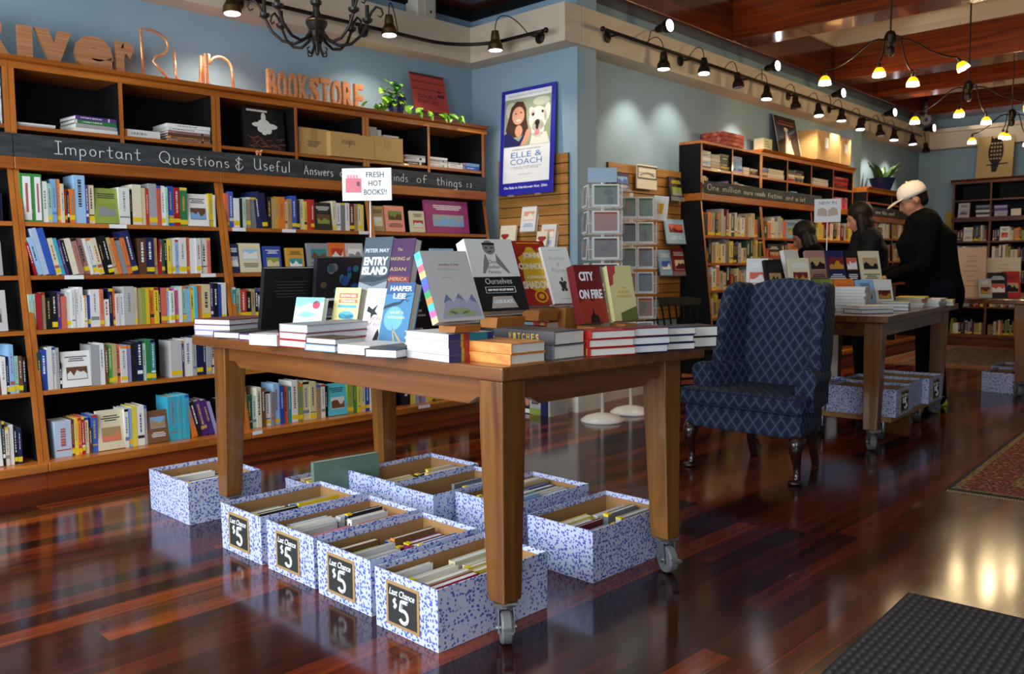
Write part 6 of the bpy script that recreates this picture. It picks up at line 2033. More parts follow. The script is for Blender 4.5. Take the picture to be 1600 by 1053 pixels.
c_ = V((4.43, 1.40, 0))
rt = math.radians(4.3)
w, d = 3.2, 2.0
cc = c_ + V((math.cos(rt), math.sin(rt), 0)) * w / 2 + V((math.sin(rt), -math.cos(rt), 0)) * d / 2
lay_rug(cc.x, cc.y, w, d, 4.3, 'large rust and navy patterned rug at the aisle edge of the picture', 'rust_navy_rug')
lay_rug(11.0, 3.0, 2.6, 1.9, 3, 'patterned rug far back, seen between the table legs', 'far_patterned_rug')
# ------------------------------------------------------------------ bookcases on the long side wall
df = 0.22
ru = lambda px, py, d=df: RW.pix(px, py, d)[0]
ra, rb, rc = ru(1095, 250), ru(1189, 280), ru(1333, 300)
LEVR = [1.352, 1.108, 0.868, 0.625, 0.365, 0.12]
zlR = 1.72
bookcase(RW, ra, rb, 'black-sided bookcase beside the slatted panel, with a red crate on top', LEVR, zl=zlR, ztop=2.21, dt=df, slope=0.11, base=0.42, crown=False, zshelf=RW.pix(1097, 261, df)[1])
bookcase(RW, rb, rc, 'crowned bookcase behind the wing chair, with a big carton on top', LEVR, zl=zlR, ztop=2.205, dt=df, slope=0.11, base=0.42, mids=3, lower_mid=1, zshelf=RW.pix(1097, 261, df)[1], endr=True)
ZR = RW.pix(1097, 261, df)[1]
dc = df + 0.026
cu_ = lambda px: RW.pix(px, 300, dc)[0]
chalkboard(RW, ra + 0.01, cu_(1283), zlR, zlR + 0.105, dc, 'blackboard strip on the side wall bookcases, chalked with One million more reads', [
    ('One million', cu_(1104), cu_(1157), zlR + 0.028, 0.052), ('more reads', cu_(1161), cu_(1195), zlR + 0.026, 0.045), ('fiction', cu_(1199), cu_(1222), zlR + 0.024, 0.045), ('and a lot', cu_(1227), cu_(1258), zlR + 0.022, 0.045)])
PALS = ['white', 'cream', 'cream', 'yellow', 'red', 'black', 'orange', 'tan', 'navy', 'silver', 'grey', 'brown', 'dark red', 'white', 'silver', 'coral', 'white', 'black', 'black', 'gold', 'grey', 'tan', 'cream', 'dark green', 'dusty pink']


def random_row(seed, n, w, h, jit=0.24, pal=PALS, faces=()):
    rnd = random.Random(seed)
    out = []
    for k in range(n):
        if k in faces:
            out.append('%s:%.1f:%.1f:F' % (rnd.choice(['red', 'white', 'sky blue', 'orange', 'cream', 'black']), w * 4.2, h * 0.98))
        out.append('%s:%.1f:%.1f' % (rnd.choice(pal), w * rnd.uniform(0.65, 1.4), h * rnd.uniform(1 - jit * 1.4, 1 + jit * 0.6)))
    return '|'.join(out)


dR = lambda z: df + (zlR - 0.064 - z) * 0.11 - 0.015
rows_ = ['top shelf', 'second shelf', 'third shelf', 'fourth shelf', 'fifth shelf', 'bottom shelf']
um = (rb + rc) / 2
for i, z in enumerate(LEVR[:5]):
    d = dR(z)
    p0 = proj(RW.pt(ra + 0.035, d, z))[0]
    shelf_row(RW, random_row(700 + i, 30, 4.6, 34 if i else 38, faces=(14,) if i == 0 else ()), p0, z, d, rb - 0.03, rows_[i], 'red-crate bookcase', 700 + i, 'paperback', 'paperback', parts=False)
for i, z in enumerate(LEVR[:3]):
    d = dR(z)
    p0 = proj(RW.pt(rb + 0.035, d, z))[0]
    shelf_row(RW, random_row(720 + i, 20, 4.6, 30, faces=(7,) if i == 0 else (1, 4, 8) if i == 1 else ()), p0, z, d, um - 0.02, rows_[i], 'crowned bookcase, nearer bay', 720 + i, 'paperback', 'paperback', parts=False)
for i, z in enumerate(LEVR[:1]):
    d = dR(z)
    p0 = proj(RW.pt(um + 0.02, d, z))[0]
    shelf_row(RW, random_row(740 + i, 16, 4.0, 26), p0, z, d, rc - 0.03, rows_[i], 'crowned bookcase, farther bay', 740 + i, 'paperback', 'paperback', parts=False)
# piles in the pigeonholes
gp = 'paperbacks lying flat in the side wall pigeonholes'
for k, (a, b, items, lab) in enumerate((
        (1097, 1111, [('navy', .018), ('white', .016), ('sky blue', .03), ('white', .03), ('pale blue', .028), ('white', .022)], 'in the first pigeonhole at its outer end'),
        (1112, 1126, [('black', .018), ('orange', .02), ('cream', .03), ('cream', .03), ('cream', .03)], 'in the first pigeonhole, middle'),
        (1127, 1141, [('black', .02), ('yellow', .02), ('black', .026), ('black', .026), ('black', .026), ('black', .026)], 'in the first pigeonhole, inner end'),
        (1146, 1160, [('lavender', .02), ('blue', .02), ('sky blue', .026), ('sky blue', .026), ('sky blue', .026), ('sky blue', .026)], 'in the second pigeonhole, outer'),
        (1162, 1172, [('white', .02), ('cream', .022), ('white', .022)], 'in the second pigeonhole, middle'), (1173, 1186, [('navy', .02), ('dark red', .02), ('silver', .02)], 'in the second pigeonhole, inner'),
        (1192, 1199, [('navy', .022), ('yellow', .022), ('blue', .022), ('sky blue', .022)], 'behind the crown post'), (1201, 1226, [('orange', .018), ('white', .03), ('cream', .03), ('white', .012)], 'in the third pigeonhole'),
        (1232, 1242, [('dark red', .03), ('cream', .02), ('white', .02), ('dark green', .02), ('dark green', .02)], 'in fourth pigeonhole, outer'), (1243, 1257, [('black', .024), ('black', .024), ('cream', .024), ('black', .024), ('black', .024)], 'in fourth pigeonhole, inner'),
        (1271, 1296, [('white', .022), ('lavender', .02), ('lavender', .02), ('cream', .012)], 'in the fifth pigeonhole'), (1304, 1326, [('dark red', .026), ('dark red', .026), ('red', .026), ('dark red', .026), ('red', .026)], 'in the last pigeonhole'))):
    flat_pile(RW, a, b, 268, df - 0.02, ZR, items, 0.15, 'paperback', lab, gp, name='flat_paperback', cat='paperback', seed=800 + k, fore=k % 3 == 1)
# a few books standing behind the blackboard strip
for k, (a, sp, ue) in enumerate(((1098, 'cream:5:28|tan:3:26', 0), (1133, 'lavender:4:22|lavender:4:24', 0), (1148, 'silver:5:24|grey:3:22|white:6:21|cream:6:20', 0), (1172, 'cream:5:20', 0), (1232, 'teal:4:19|turquoise:4:19|turquoise:5:19', 0), (1306, 'pink:5:18|pink:5:18|red:4:18|pink:4:18', 0))):
    shelf_row(RW, sp, a, zlR, df - 0.03, rc - .03, 'blackboard ledge', ['outer end', 'under the cream pile', 'second bay', 'bay end', 'under dark pile', 'last bay'][k], 880 + k, 'paperback', 'paperback', parts=False)
# on top of them
zt_ = 2.21 - 0.038
ua, ub = ru(1130, 222, 0.24), ru(1163, 222, 0.24)
r = thing('red_crate', 'weathered red crate lying on the black-sided bookcase', 'crate', M=RW.M @ Matrix.Translation(((ua + ub) / 2, -0.13, zt_ + 0.001)))
RC = mat('worn_red_paint', '#B8412F', 0.6)
g = NT(RC)
g.to(g.ramp(g.n('ShaderNodeTexNoise', {'Vector': g.mapped(g.coord(), (4, 14, 14)), 'Scale': 2.0, 'Detail': 5.0}).outputs['Fac'], [(0.4, '#A83024'), (0.58, '#C4573E'), (0.68, '#D8A882')]), 'Base Color')
w = (ub - ua) / 2
MB().box(-w, w, -0.11, 0.11, 0, 0.115).build('crate_body', RC, r, local=True, bevel=0.003)
m = MB()
for zz in (0.036, 0.072):
    m.box(-w - 0.001, w + 0.001, -0.1115, 0.1115, zz, zz + 0.004)
m.build('slat_gap', mat('dark_gap', '#3A140E', 0.8), r, local=True)
r = thing('pale_box', 'small cream box standing between the red crate and the dark poster', 'box', M=RW.M @ Matrix.Translation((ru(1201, 230, .18), -0.12, 2.207)))
MB().box(-0.10, 0.10, -0.05, 0.05, 0, 0.125).build('box_body', mat('cream_box', '#D9D2AE', 0.6), r, local=True, bevel=0.003)
m = MB()
for k in range(3):
    m.box(-0.07, 0.05 - 0.02 * k, -0.0508, -0.0500, 0.04 + 0.025 * k, 0.048 + 0.025 * k)
m.build('printed_lines', mat('print_ochre_grey', '#9A936E'), r, local=True)
ua, ub = ru(1218, 240, 0.12), ru(1253, 242, 0.12)
w = ub - ua
hgt = 0.44
r = thing('dark_poster', 'dark framed poster of a pale dress figure leaning beside the big carton', 'poster', M=RW.M @ Matrix.Translation((ua, -0.12, 2.207)) @ Matrix.Rotation(math.radians(-11), 4, 'X'))
MB().box(0, w, 0, 0.01, 0, hgt).build('poster_board', mat('poster_near_black', '#16110F', 0.3), r, local=True)
MB().box(0, 0.008, -0.003, 0.0, 0, hgt).box(w - 0.012, w, -0.003, 0.0, 0, hgt).box(0, w, -0.003, 0.0, hgt - .004, hgt).box(0, w, -0.003, 0.0, 0, .004).build('frame', mat('pale_frame', '#B8B0A6', 0.4), r, local=True)
m = MB()
m.prism([(w * a, -0.001, hgt * b) for a, b in ((.28, .02), (.36, .3), (.40, .5), (.42, .62), (.54, .62), (.60, .48), (.62, .3), (.70, .02))], (0, 0.0008, 0))
m.ball((w * .48, -0.001, hgt * .68), w * .09, 0.0006, hgt * .055, 10, 6)
m.build('dress_picture', mat('pale_dress', '#C9B69A'), r, local=True)
m = MB()
m.prism([(w * a, -0.0012, hgt * b) for a, b in ((.38, .32), (.44, .6), (.42, .66), (.36, .5))], (0, 0.0004, 0)).prism([(w * a, -0.0012, hgt * b) for a, b in ((.55, .32), (.52, .6), (.55, .66), (.62, .5))], (0, 0.0004, 0))
m.build('hair_picture', mat('poster_brown', '#4A2E20'), r, local=True)
m = MB()
rect_ = lambda x0, x1, z0, z1: m.box(w * x0, w * x1, -0.001, 0, hgt * z0, hgt * z1)
m = MB()
rect_(.2, .85, .86, .88), rect_(.15, .85, .78, .82)
m.build('title_print', mat('rust_title', '#8E4028'), r, local=True)
carton(RW, 1276, 1312, 258, 0.27, 2.207, 0.31, 0.25, 'big tan carton beside the dark poster, its side turned to the aisle', sheet=(0.09, 0.11, -0.06))
carton(RW, 1313, 1329, 260, 0.27, 2.207, 0.29, 0.25, 'narrow tan carton at the end of the crowned bookcase', sheet=(0.07, 0.10, 0.0))

# corner bookcase beyond the second pilaster, with its plant
cb0 = RW.pix(1352, 296, 0.3)[0]
cb1 = cb0 + 1.75
zc = RW.pix(1360, 293, 0.3)[1]
zl_ = RW.pix(1360, 338, 0.3)[1]
LEVC = [1.40, 1.12, 0.84, 0.56, 0.12]
bookcase(RW, cb0, cb1, 'brown bookcase in the far corner, behind the man with the white cap', LEVC, zl=zl_, ztop=zc, dt=0.32, slope=0.06, base=0.42, mids=1, lower_mid=1, zshelf=zl_ + 0.17)
chalkboard(RW, cb0 + 0.06, cb1 - 0.02, zl_, zl_ + 0.11, 0.346, 'smudged blackboard strip on the far corner bookcase, above the woman', [('new this week', cb0 + 0.2, cb0 + 0.9, zl_ + 0.03, 0.05)])
cbm = (cb0 + cb1) / 2
for i, z in enumerate(LEVC[:2]):
    d = 0.32 + (zl_ - 0.064 - z) * 0.06 - 0.015
    for q_, (ua_, ub_, nm_) in enumerate(((cb0 + .035, cbm - .02, 'first bay'), (cbm + .02, cb1 - .04, 'second bay'))):
        p0 = proj(RW.pt(ua_, d, z))[0]
        shelf_row(RW, random_row(760 + i * 2 + q_, 13, 4.0, 26), p0, z, d, ub_, rows_[i], 'far corner bookcase, ' + nm_, 760 + i * 2 + q_, 'paperback', 'paperback', parts=False)
pp = RW.pt(RW.pix(1378, 290, 0.24)[0], 0.24, zc + 0.001)
r = thing('potted_plant', 'broad-leaved plant in a navy pot on the far corner bookcase', 'plant', pp)
MB().lathe([(0.10, 0), (0.15, 0.13), (0.16, 0.15), (0.145, 0.15), (0.135, 0.125), (0, 0.125)], 20, pp).build('pot', mat('navy_glaze', '#1C2450'), r)
rnd = random.Random(4)
m = MB()
for k in range(16):
    a = rnd.uniform(0, 2 * PI)
    q = pp + V((0.08 * math.cos(a), 0.08 * math.sin(a), 0.14))
    leaf(m, q, (math.cos(a) * .5, math.sin(a) * (.5 if math.sin(a) < 0 else .2), rnd.uniform(.5, 1.3)), (0, 0, 1), rnd.uniform(.16, .26), rnd.uniform(.07, .10))
m.build('foliage', LEAFD, r, fix=False)

# ------------------------------------------------------------------ far wall
fd = 0.36
fu = lambda px, py=400: FW.pix(px, py, fd)[0]
f0, f1 = fu(1489.5, 283), fu(1551 + 62, 275)
zt = FW.pix(1500, 281, fd)[1]
zl_ = FW.pix(1500, 340, fd)[1]
zs = FW.pix(1500, 313, fd)[1]
LEVF = [FW.pix(1560, 376, fd)[1], FW.pix(1560, 406, fd + .02)[1], FW.pix(1560, 440, fd + .05)[1], FW.pix(1560, 480, fd + .07)[1], FW.pix(1560, 524, fd + .1)[1]]
fb0 = f0
fspan = (f1 - f0)
bookcase(FW, f0, f0 + fspan, 'dark brown bookcase on the far wall under the owl board', LEVF, zl=zl_, ztop=zt, dt=fd, slope=0.05, base=0.5, sw=DARKW, sv=DARKWV, bw=DARKW, back=NAVYB, zshelf=zs, lower_mid=1, endl=True)
bookcase(FW, f0 + fspan, f0 + 2 * fspan, 'dark brown bookcase on the far wall, cut by the picture edge', LEVF, zl=zl_, ztop=zt, dt=fd, slope=0.05, base=0.5, sw=DARKW, sv=DARKWV, bw=DARKW, back=NAVYB, zshelf=zs, lower_mid=1)
PALF = ['brown', 'black', 'tan', 'dark red', 'grey', 'navy', 'white', 'silver', 'orange', 'olive', 'cream', 'black']
for i, z in enumerate(LEVF[:5]):
    d = fd + (zl_ - 0.064 - z) * 0.05 - 0.02
    for q_ in range(3):
        ua_, ub_ = f0 + .5 * fspan * q_ + .035, f0 + .5 * fspan * (q_ + 1) - .035
        p0 = proj(FW.pt(ua_, d, z))[0]
        if q_ < 2 or p0 < 1600:
            shelf_row(FW, random_row(780 + i * 3 + q_, 17 if q_ < 2 else 6, 3.4, 22, pal=PALF, faces=(3, 9) if i == 0 else ()), p0, z, d, ub_, rows_[i], ['first', 'second', 'third'][q_] + ' bay, far wall', 780 + i * 3 + q_, 'novel', 'book', parts=False)
flat_pile(FW, 1524, 1550, 340, fd - .03, zl_, [('silver', .03), ('black', .03), ('silver', .03), ('navy', .03), ('grey', .03)], .2, 'flat book', 'on the far ledge beside the face-out cover', 'flat books on the far ledge', name='ledge_book', seed=91, parts=False)
flat_pile(FW, 1553, 1574, 338, fd - .03, zl_, [('silver', .035), ('lavender', .035), ('purple', .035), ('lavender', .035)], .2, 'flat book', 'on the far ledge past the divider', 'flat books on the far ledge', name='ledge_book', seed=92, parts=False)
flat_pile(FW, 1579, 1595, 338, fd - .03, zl_, [('cream', .09)], .2, 'thick flat book', 'on the far ledge near picture edge', 'flat books on the far ledge', name='ledge_book', seed=93, parts=False)
facing_book(FW, 1497, 1514, 317, 341, fd - .06, .03, 'pale face-out book standing on the far ledge', mat('cover_silver_0', '#B8B6B2'), (dk, mat('cover_lavender_0', '#A79CC8'), mat('cover_brown_0', '#6A4528')), seed=61, holder=False)
# owl board
ul, ur = FW.pix(1523, 278, .3)[0], FW.pix(1580, 276, .3)[0]
w = ur - ul
zt2 = FW.pix(1552, 198, .2)[1]
hgt = zt2 - zt
r = thing('owl_board', 'tan board with a black owl drawing standing on the far wall bookcase', 'poster', M=FW.M @ Matrix.Translation((ul, -0.28, zt + 0.001)) @ Matrix.Rotation(math.radians(-8), 4, 'X'))
MB().box(0, w, 0, 0.04, 0, hgt).build('board', mat('tan_board', '#C4A468', 0.55), r, local=True)
m = MB()
disc(m, w * .52, hgt * .52, w * .21, hgt * .27, -0.001)
m.prism([(w * a, -0.001, hgt * b) for a, b in ((.40, .26), (.44, .12), (.56, .12), (.62, .26))], (0, 0.0008, 0))
m.prism([(w * a, -0.001, hgt * b) for a, b in ((.28, .27), (.86, .29), (.86, .265), (.28, .245))], (0, 0.0008, 0))
m.prism([(w * a, -0.001, hgt * b) for a, b in ((.36, .70), (.37, .83), (.44, .77), (.60, .77), (.67, .83), (.68, .70))], (0, 0.0008, 0))
m.build('owl_drawing', K_, r, local=True)
m = MB()
for k in range(5):
    for j in range(4):
        disc(m, w * (.40 + .08 * j), hgt * (.68 - .075 * k), w * .026, hgt * .017, -0.002, tilt=.5 * (j % 2))
m.build('owl_feathers', mat('tan_board', '#C4A468'), r, local=True)
m = MB()
hand(m, 'River Run', V((w * .22, -0.001, hgt * .86)), (1, 0, 0), (0, 0, 1), hgt * .06, w * .6, 0.003)
m.build('board_lettering', K_, r, local=True)
# small framed yellow notice on the far wall, beside the man's shoulder
o = MB(FW.T()).box(FW.pix(1478, 345, .02)[0], FW.pix(1489, 345, .02)[0], 0.0, 0.03, 1.45, 1.82).build('yellow_notice', mat('notice_ochre', '#B8902E', 0.6))
tag(o, 'small ochre panel on the far wall at the end of the bookcase', 'sign')

# ------------------------------------------------------------------ the two tables further back


def table_on(frame_M, L, Wd, zt, label, legs, group=None):
    r = thing('display_table', label, 'table', M=frame_M)
    MB().box(0, L, 0, Wd, zt - 0.042, zt).build('tabletop', TABWX, r, local=True, bevel=0.006)
    for k, (lx, ly, dx, dy) in enumerate(legs):
        m = MB()
        zb, z2 = 0.125, zt - 0.043
        a = 0.05
        pts = lambda z, q: [(lx - a + (0.02 * q if dx > 0 else 0), ly - a + (0.02 * q if dy > 0 else 0), z), (lx + a - (0.02 * q if dx < 0 else 0), ly - a + (0.02 * q if dy > 0 else 0), z),
                            (lx + a - (0.02 * q if dx < 0 else 0), ly + a - (0.02 * q if dy < 0 else 0), z), (lx - a + (0.02 * q if dx > 0 else 0), ly + a - (0.02 * q if dy < 0 else 0), z)]
        m.loft([pts(zb, 1), pts(z2 - 0.14, 0), pts(z2, 0)])
        o = m.build('leg', TABWV, r, local=True, bevel=0.004)
        caster(o, 0, 0, zb, 0.6 + k * 1.9)
        for ch in o.children:
            ch.matrix_basis = Matrix.Translation((lx, ly, 0))
    x0, x1 = min(l[0] for l in legs), max(l[0] for l in legs)
    y0, y1 = min(l[1] for l in legs), max(l[1] for l in legs)
    for a in (MB().box(x0 + .05, x1 - .05, y0 - .04, y0 - .018, zt - .125, zt - .043), MB().box(x0 + .05, x1 - .05, y1 + .018, y1 + .04, zt - .125, zt - .043),
              MB().box(x0 - .04, x0 - .018, y0 + .05, y1 - .05, zt - .125, zt - .043), MB().box(x1 + .018, x1 + .04, y0 + .05, y1 - .05, zt - .125, zt - .043)):
        a.build('apron', TABWX, r, local=True)
    return r


Z2 = 0.80
c2 = P(1388, 494, Z=Z2)
M2 = Matrix.Translation((c2.x, c2.y, 0)) @ Matrix.Rotation(math.radians(6.3), 4, 'Z')
table_on(M2, 1.86, 0.95, Z2, 'wooden book table on casters behind the wing chair', ((.12, .10, 1, 1), (1.74, .10, -1, 1), (.12, .85, 1, -1), (1.74, .85, -1, -1)))
M3 = Matrix.Translation((7.85, 1.0, 0)) @ Matrix.Rotation(math.radians(3), 4, 'Z')
table_on(M3, 1.7, 1.42, Z2, 'wooden book table farther along the aisle, cut by the picture edge', ((.14, .96, 1, -1), (1.55, .96, -1, -1), (.14, .12, 1, 1), (1.55, .12, -1, 1)))

# dolly and price boxes below the second table
k1 = P(1399, 652, Z=0.165)
Mk = Matrix.Translation((k1.x, k1.y, 0)) @ Matrix.Rotation(math.radians(4), 4, 'Z')
r = thing('dolly', 'low plank dolly on grey wheels under the second table, carrying price boxes', 'dolly', M=Mk)
MB().box(0.02, 0.98, 0.03, 0.60, 0.125, 0.160).build('plank_deck', mat('raw_plank', '#A87B48', 0.6), r, local=True, bevel=0.003)
for x, y in ((.10, .12), (.10, .5), (.88, .12), (.88, .5)):
    m = MB(Matrix.Translation((x, y, 0.053)) @ Matrix.Rotation(PI / 2, 4, 'X'))
    m.lathe([(0.02, -0.018), (0.05, -0.02), (0.052, -0.012), (0.052, 0.012), (0.05, 0.02), (0.02, 0.018)], 24)
    w_ = m.build('wheel', mat('dark_rubber', '#3E3E3C', 0.5), r, local=True)
    MB().box(x - .02, x + .02, y - .028, y - .022, 0.05, 0.125).box(x - .02, x + .02, y + .022, y + .028, 0.05, 0.125).box(x - .03, x + .03, y - .03, y + .03, 0.115, 0.1255).build('wheel_fork', GALV, r, local=True)


def placed_box(Mb, x0, x1, y0, y1, h, label, tagf=True, z0=0.161):
    r = price_box(x0, x1, y0, y1, h, label, tagside=tagf, tag_face='y0', z0=z0)
    r.matrix_basis = Mb @ r.matrix_basis
    return r


placed_box(Mk, 0.0, 0.33, 0.0, 0.42, 0.17, 'front sprig paper price box on the dolly under the second table')
placed_box(Mk, 0.335, 0.66, 0.03, 0.45, 0.17, 'middle sprig paper box on the dolly under the second table', False)
placed_box(Mk, 0.665, 0.99, -0.01, 0.41, 0.17, 'rear sprig paper price box on the dolly, next to the yellow shoe')
placed_box(Mk, 0.05, 0.42, 0.455, 0.62, 0.17, 'narrow sprig paper box deep under the second table', False)
fill_box(8.05, 8.50, 1.98, 2.28, 0.0, [['white', 'orange', 'tan', 'grey', 'black']], 'the box under the last table', 530)
price_box(8.05, 8.50, 1.98, 2.28, 0.17, 'sprig paper box on the floor under the last table', tagside=False)
price_box(8.56, 8.95, 2.00, 2.35, 0.17, 'second sprig paper box on the floor, behind the first under the last table', tagside=False)
price_box(8.10, 8.5, 1.50, 1.80, 0.17, 'sprig paper box on the floor at the picture edge, beside last table leg', tagside=False)


# ------------------------------------------------------------------ books on those tables
def stand2(Mt, x, y, z, w, h, t, normal, cover, label, cols=None, tilt=14, seed=1, group='books standing on the tables further back', lines=3, pages=PAGES):
    n_ = math.radians(normal)
    R_ = Matrix.Rotation(n_, 4, 'Z') @ Matrix.Rotation(math.radians(-tilt), 4, 'Y')
    q = Mt @ V((x, y, 0))
    M = Matrix.Translation((q.x, q.y, z + 0.0006 + t * math.sin(math.radians(tilt)))) @ R_ @ Matrix.Translation((-t, -w / 2, 0))
    o = make_book('display_book', M, t, h, w, cover, marks=False, pages=pages)
    if cols:
        cover_face(o, t, h, w, random.Random(seed), cols, lines)
    tag(o, label, 'book', group)
    return o


def at2(px, py, z=Z2):
    q = P(px, py, Z=z)
    return M2.inverted() @ q


A_ = [
    # px of the foot, raise, w, h, t, normal, colour, label
    (1300, 484, 0.10, 0.16, 0.235, .03, 275, 'white', 'white book turned edgewise at the near end of the second table'),
    (1318, 480, 0.16, 0.15, 0.23, .03, 245, 'dusty pink', 'dusty pink book on the upper tier of the second table'),
    (1338, 479, 0.16, 0.16, 0.23, .03, 240, 'navy', 'navy and red book on the upper tier of the second table'),
    (1352, 478, 0.16, 0.10, 0.225, .03, 240, 'black', 'black narrow book on the upper tier of the second table'),
    (1367, 478, 0.16, 0.16, 0.225, .03, 238, 'cream', 'cream book with a dark drawing, on the upper tier of the second table'),
    (1321, 490, 0.03, 0.16, 0.22, .03, 244, 'brown', 'dark brown book on the lower tier of the second table'),
    (1344, 489, 0.03, 0.15, 0.21, .03, 242, 'olive', 'olive book on the lower tier of the second table'),
    (1366, 487, 0.03, 0.16, 0.21, .03, 238, 'orange', 'orange red book on the lower tier of the second table'),
    (1382, 486, 0.03, 0.12, 0.20, .03, 238, 'sky blue', 'blue book on the lower tier of the second table'),
    (1392, 485, 0.03, 0.12, 0.20, .03, 232, 'white', 'white book ending the lower tier of the second table'),
]
tier = thing('tier_rack', 'stepped wooden book rack standing on the second table', 'book rack', M=M2 @ Matrix.Translation((0.52, 0.36, Z2 + 0.0006)) @ Matrix.Rotation(math.radians(-42), 4, 'Z'))
MB().box(-.40, .34, 0.05, 0.16, 0, 0.15).build('upper_step', TABWX, tier, local=True)
MB().box(-.40, .34, -0.07, 0.05, 0, 0.028).build('lower_step', TABWX, tier, local=True)
cset = [(wh, mat('cover_coral_1', '#CF5B46'), mat('cover_white_0', '#E4E2DC')), (dk, mat('cover_tan_0', '#B79A6B'), mat('cover_black_0', '#15151A')), (wh, mat('cover_dark_red_0', '#6E1A22'), mat('cover_gold_0', '#C08A2C'))]
for k, lx in enumerate((-.32, -.17, -.04, .07, .20)):
    px_, py_, up, w, h, t, nrm, c, lab = A_[k]
    q = tier.matrix_basis @ V((lx, 0.085, 0))
    n_ = 276.3 - 42 if k else 260
    stand2(Matrix(), q.x, q.y, Z2 + 0.151, min(w, .145), h, t, n_, hue(c, random.Random(k)), lab, cset[k % 3], 16, k)
for k, lx in enumerate((-.33, -.19, -.05, .09, .22)):
    px_, py_, up, w, h, t, nrm, c, lab = A_[5 + k]
    q = tier.matrix_basis @ V((lx, -0.03, 0))
    stand2(Matrix(), q.x, q.y, Z2 + 0.030, min(w, .135), h * .62 if False else h * .8, t, 276.3 - 42, hue(c, random.Random(k)), lab, cset[(k + 1) % 3], 16, k + 20)


def pile2(px, py, w, d, items, yaw, what, where, group, name='table_book', cat='book', seed=1):
    q = P(px, py, Z=Z2)
    rnd = random.Random(seed)
    zz = Z2
    for k, (c, t) in enumerate(items):
        M = Matrix.Translation((q.x, q.y, zz + 0.0006)) @ Matrix.Rotation(math.radians(yaw + rnd.uniform(-4, 4)), 4, 'Z') @ Matrix.Translation((d / 2, -w / 2, 0)) @ LIE
        o = make_book(name, M, t, d, w, hue(c, rnd), marks=False, pages=PAGEW, rnd=rnd)
        pos = 'topmost' if k == len(items) - 1 else 'lowest' if k == 0 else ORD[k] + ' from bottom'
        tag(o, '%s %s, %s of pile %s' % (c, what, pos, where), cat, group)
        zz += t + 0.001


gt = 'piles lying on the second table'
pile2(1329, 486, .15, .2, [('white', .018)] * 8, 100, 'paperback', 'behind the wing chair', gt, seed=1)
pile2(1357, 489, .16, .23, [('navy', .025), ('cream', .02)], 150, 'book', 'on the near edge of the second table', gt, seed=2)
pile2(1398, 484, .17, .24, [('navy', .022), ('silver', .02), ('olive', .012)], 20, 'book', 'in the middle of the near edge, second table', gt, seed=3)
pile2(1425, 479, .18, .25, [('white', .015), ('white', .015), ('coral', .012), ('olive', .012), ('yellow', .01)], 10, 'magazine', 'at the man side of the second table', gt, seed=4)
pile2(1452, 478, .18, .25, [('silver', .02), ('white', .015), ('white', .015)], 5, 'magazine', 'at the far end of the second table', gt, seed=5)
pile2(1478, 477, .1, .14, [('yellow', .02), ('yellow', .02)], 12, 'small book', 'on the far corner of the second table', gt, seed=6)
# NEW IN sign on the second table
q = at2(1294, 482)
qs = P(1296, 478, Z=Z2)
dep = (qs - CAM).dot(_f)
s = FPX / dep
ctr = CAM + (_r * ((1293 - 800) / FPX) - _u * ((329 - 526.5) / FPX) + _f) * dep
r = thing('table_sign', 'white NEW IN sign with an open book picture on a rod, second table', 'sign', (ctr.x, ctr.y, Z2))
n = V((CAM.x - ctr.x, CAM.y - ctr.y, 0)).normalized()
R = V((-n.y, n.x, 0))
m = MB()
w, h = 39 / s, 36 / s
box_at(m, ctr, w, h, 0.01)
sg = m.build('sign_board', mat('sign_pale', '#D8D4CE', .6), r)
m = MB()
letter(m, 'NEW IN', ctr + U * h * .33 + n * 0.0002, R, U, w * .66, h * .13, 0.0006)
m.build('sign_lettering', art('slate_ink', '#4A4C52'), sg)
m = MB()
for s_ in (-1, 1):
    m.prism([ctr + R * (w * s_ * a) + U * (h * b) + n * 0.0004 for a, b in ((0.01, -.25), (.40, -.20), (.36, .08), (.2, .14), (0.02, .02))], n * 0.0006)
m.build('book_drawing', art('page_tan', '#A8917A'), sg)
MB().tube([(ctr.x - n.x * .012, ctr.y - n.y * .012, Z2 + 0.001), (ctr.x - n.x * .012, ctr.y - n.y * .012, ctr.z - h * .3)], 0.004, 8).build('sign_rod', mat('pale_rod', '#D8DCE2'), r)
MB().lathe([(0.05, Z2 + 0.0008), (0.05, Z2 + 0.006), (0.006, Z2 + 0.01)], 16, (ctr.x - n.x * .012, ctr.y - n.y * .012, 0)).build('sign_foot', STEEL, r)


# books on the part of the second table hidden behind the wing chair
rs_ = M2 @ V((0.10, 0.70, 0))
o = MB().box(-.08, .08, -.24, .20, 0, .13).build('book_riser', TABWX)
o.matrix_basis = Matrix.Translation((rs_.x, rs_.y, Z2 + .0006)) @ Matrix.Rotation(math.radians(6.3), 4, 'Z')
tag(o, 'wooden riser on the second table, hidden behind the wing chair', 'riser')
for k, (dy, c, nrm, h_, lab) in enumerate(((.11, 'white', 205, .20, 'white book standing behind the wing chair, on the second table'), (-.03, 'black', 250, .19, 'black and white book standing behind the wing chair, nearer the sign'), (-.19, 'cream', 235, .20, 'cream book standing behind the wing chair, just below the reading person'))):
    q = rs_ + V((-.02, dy, 0))
    stand2(Matrix(), q.x, q.y, Z2 + .1312, .13, h_, .025, nrm, hue(c, random.Random(k)), lab, cset[k], 14, 60 + k)
uu_, _z = RW.pix(1312, 545, .33)
r = thing('number_sign', 'white card with the number 30 on the lowest shelf behind the second table', 'sign', M=RW.M @ Matrix.Translation((uu_, -.33, LEVR[-1] + .001)))
MB().box(-.07, .07, 0, .006, 0, .19).build('card', PAPER, r, local=True)
m = MB()
letter(m, '30', V((.01, -0.0001, .10)), (1, 0, 0), (0, 0, 1), .09, .07, .0006, .0)
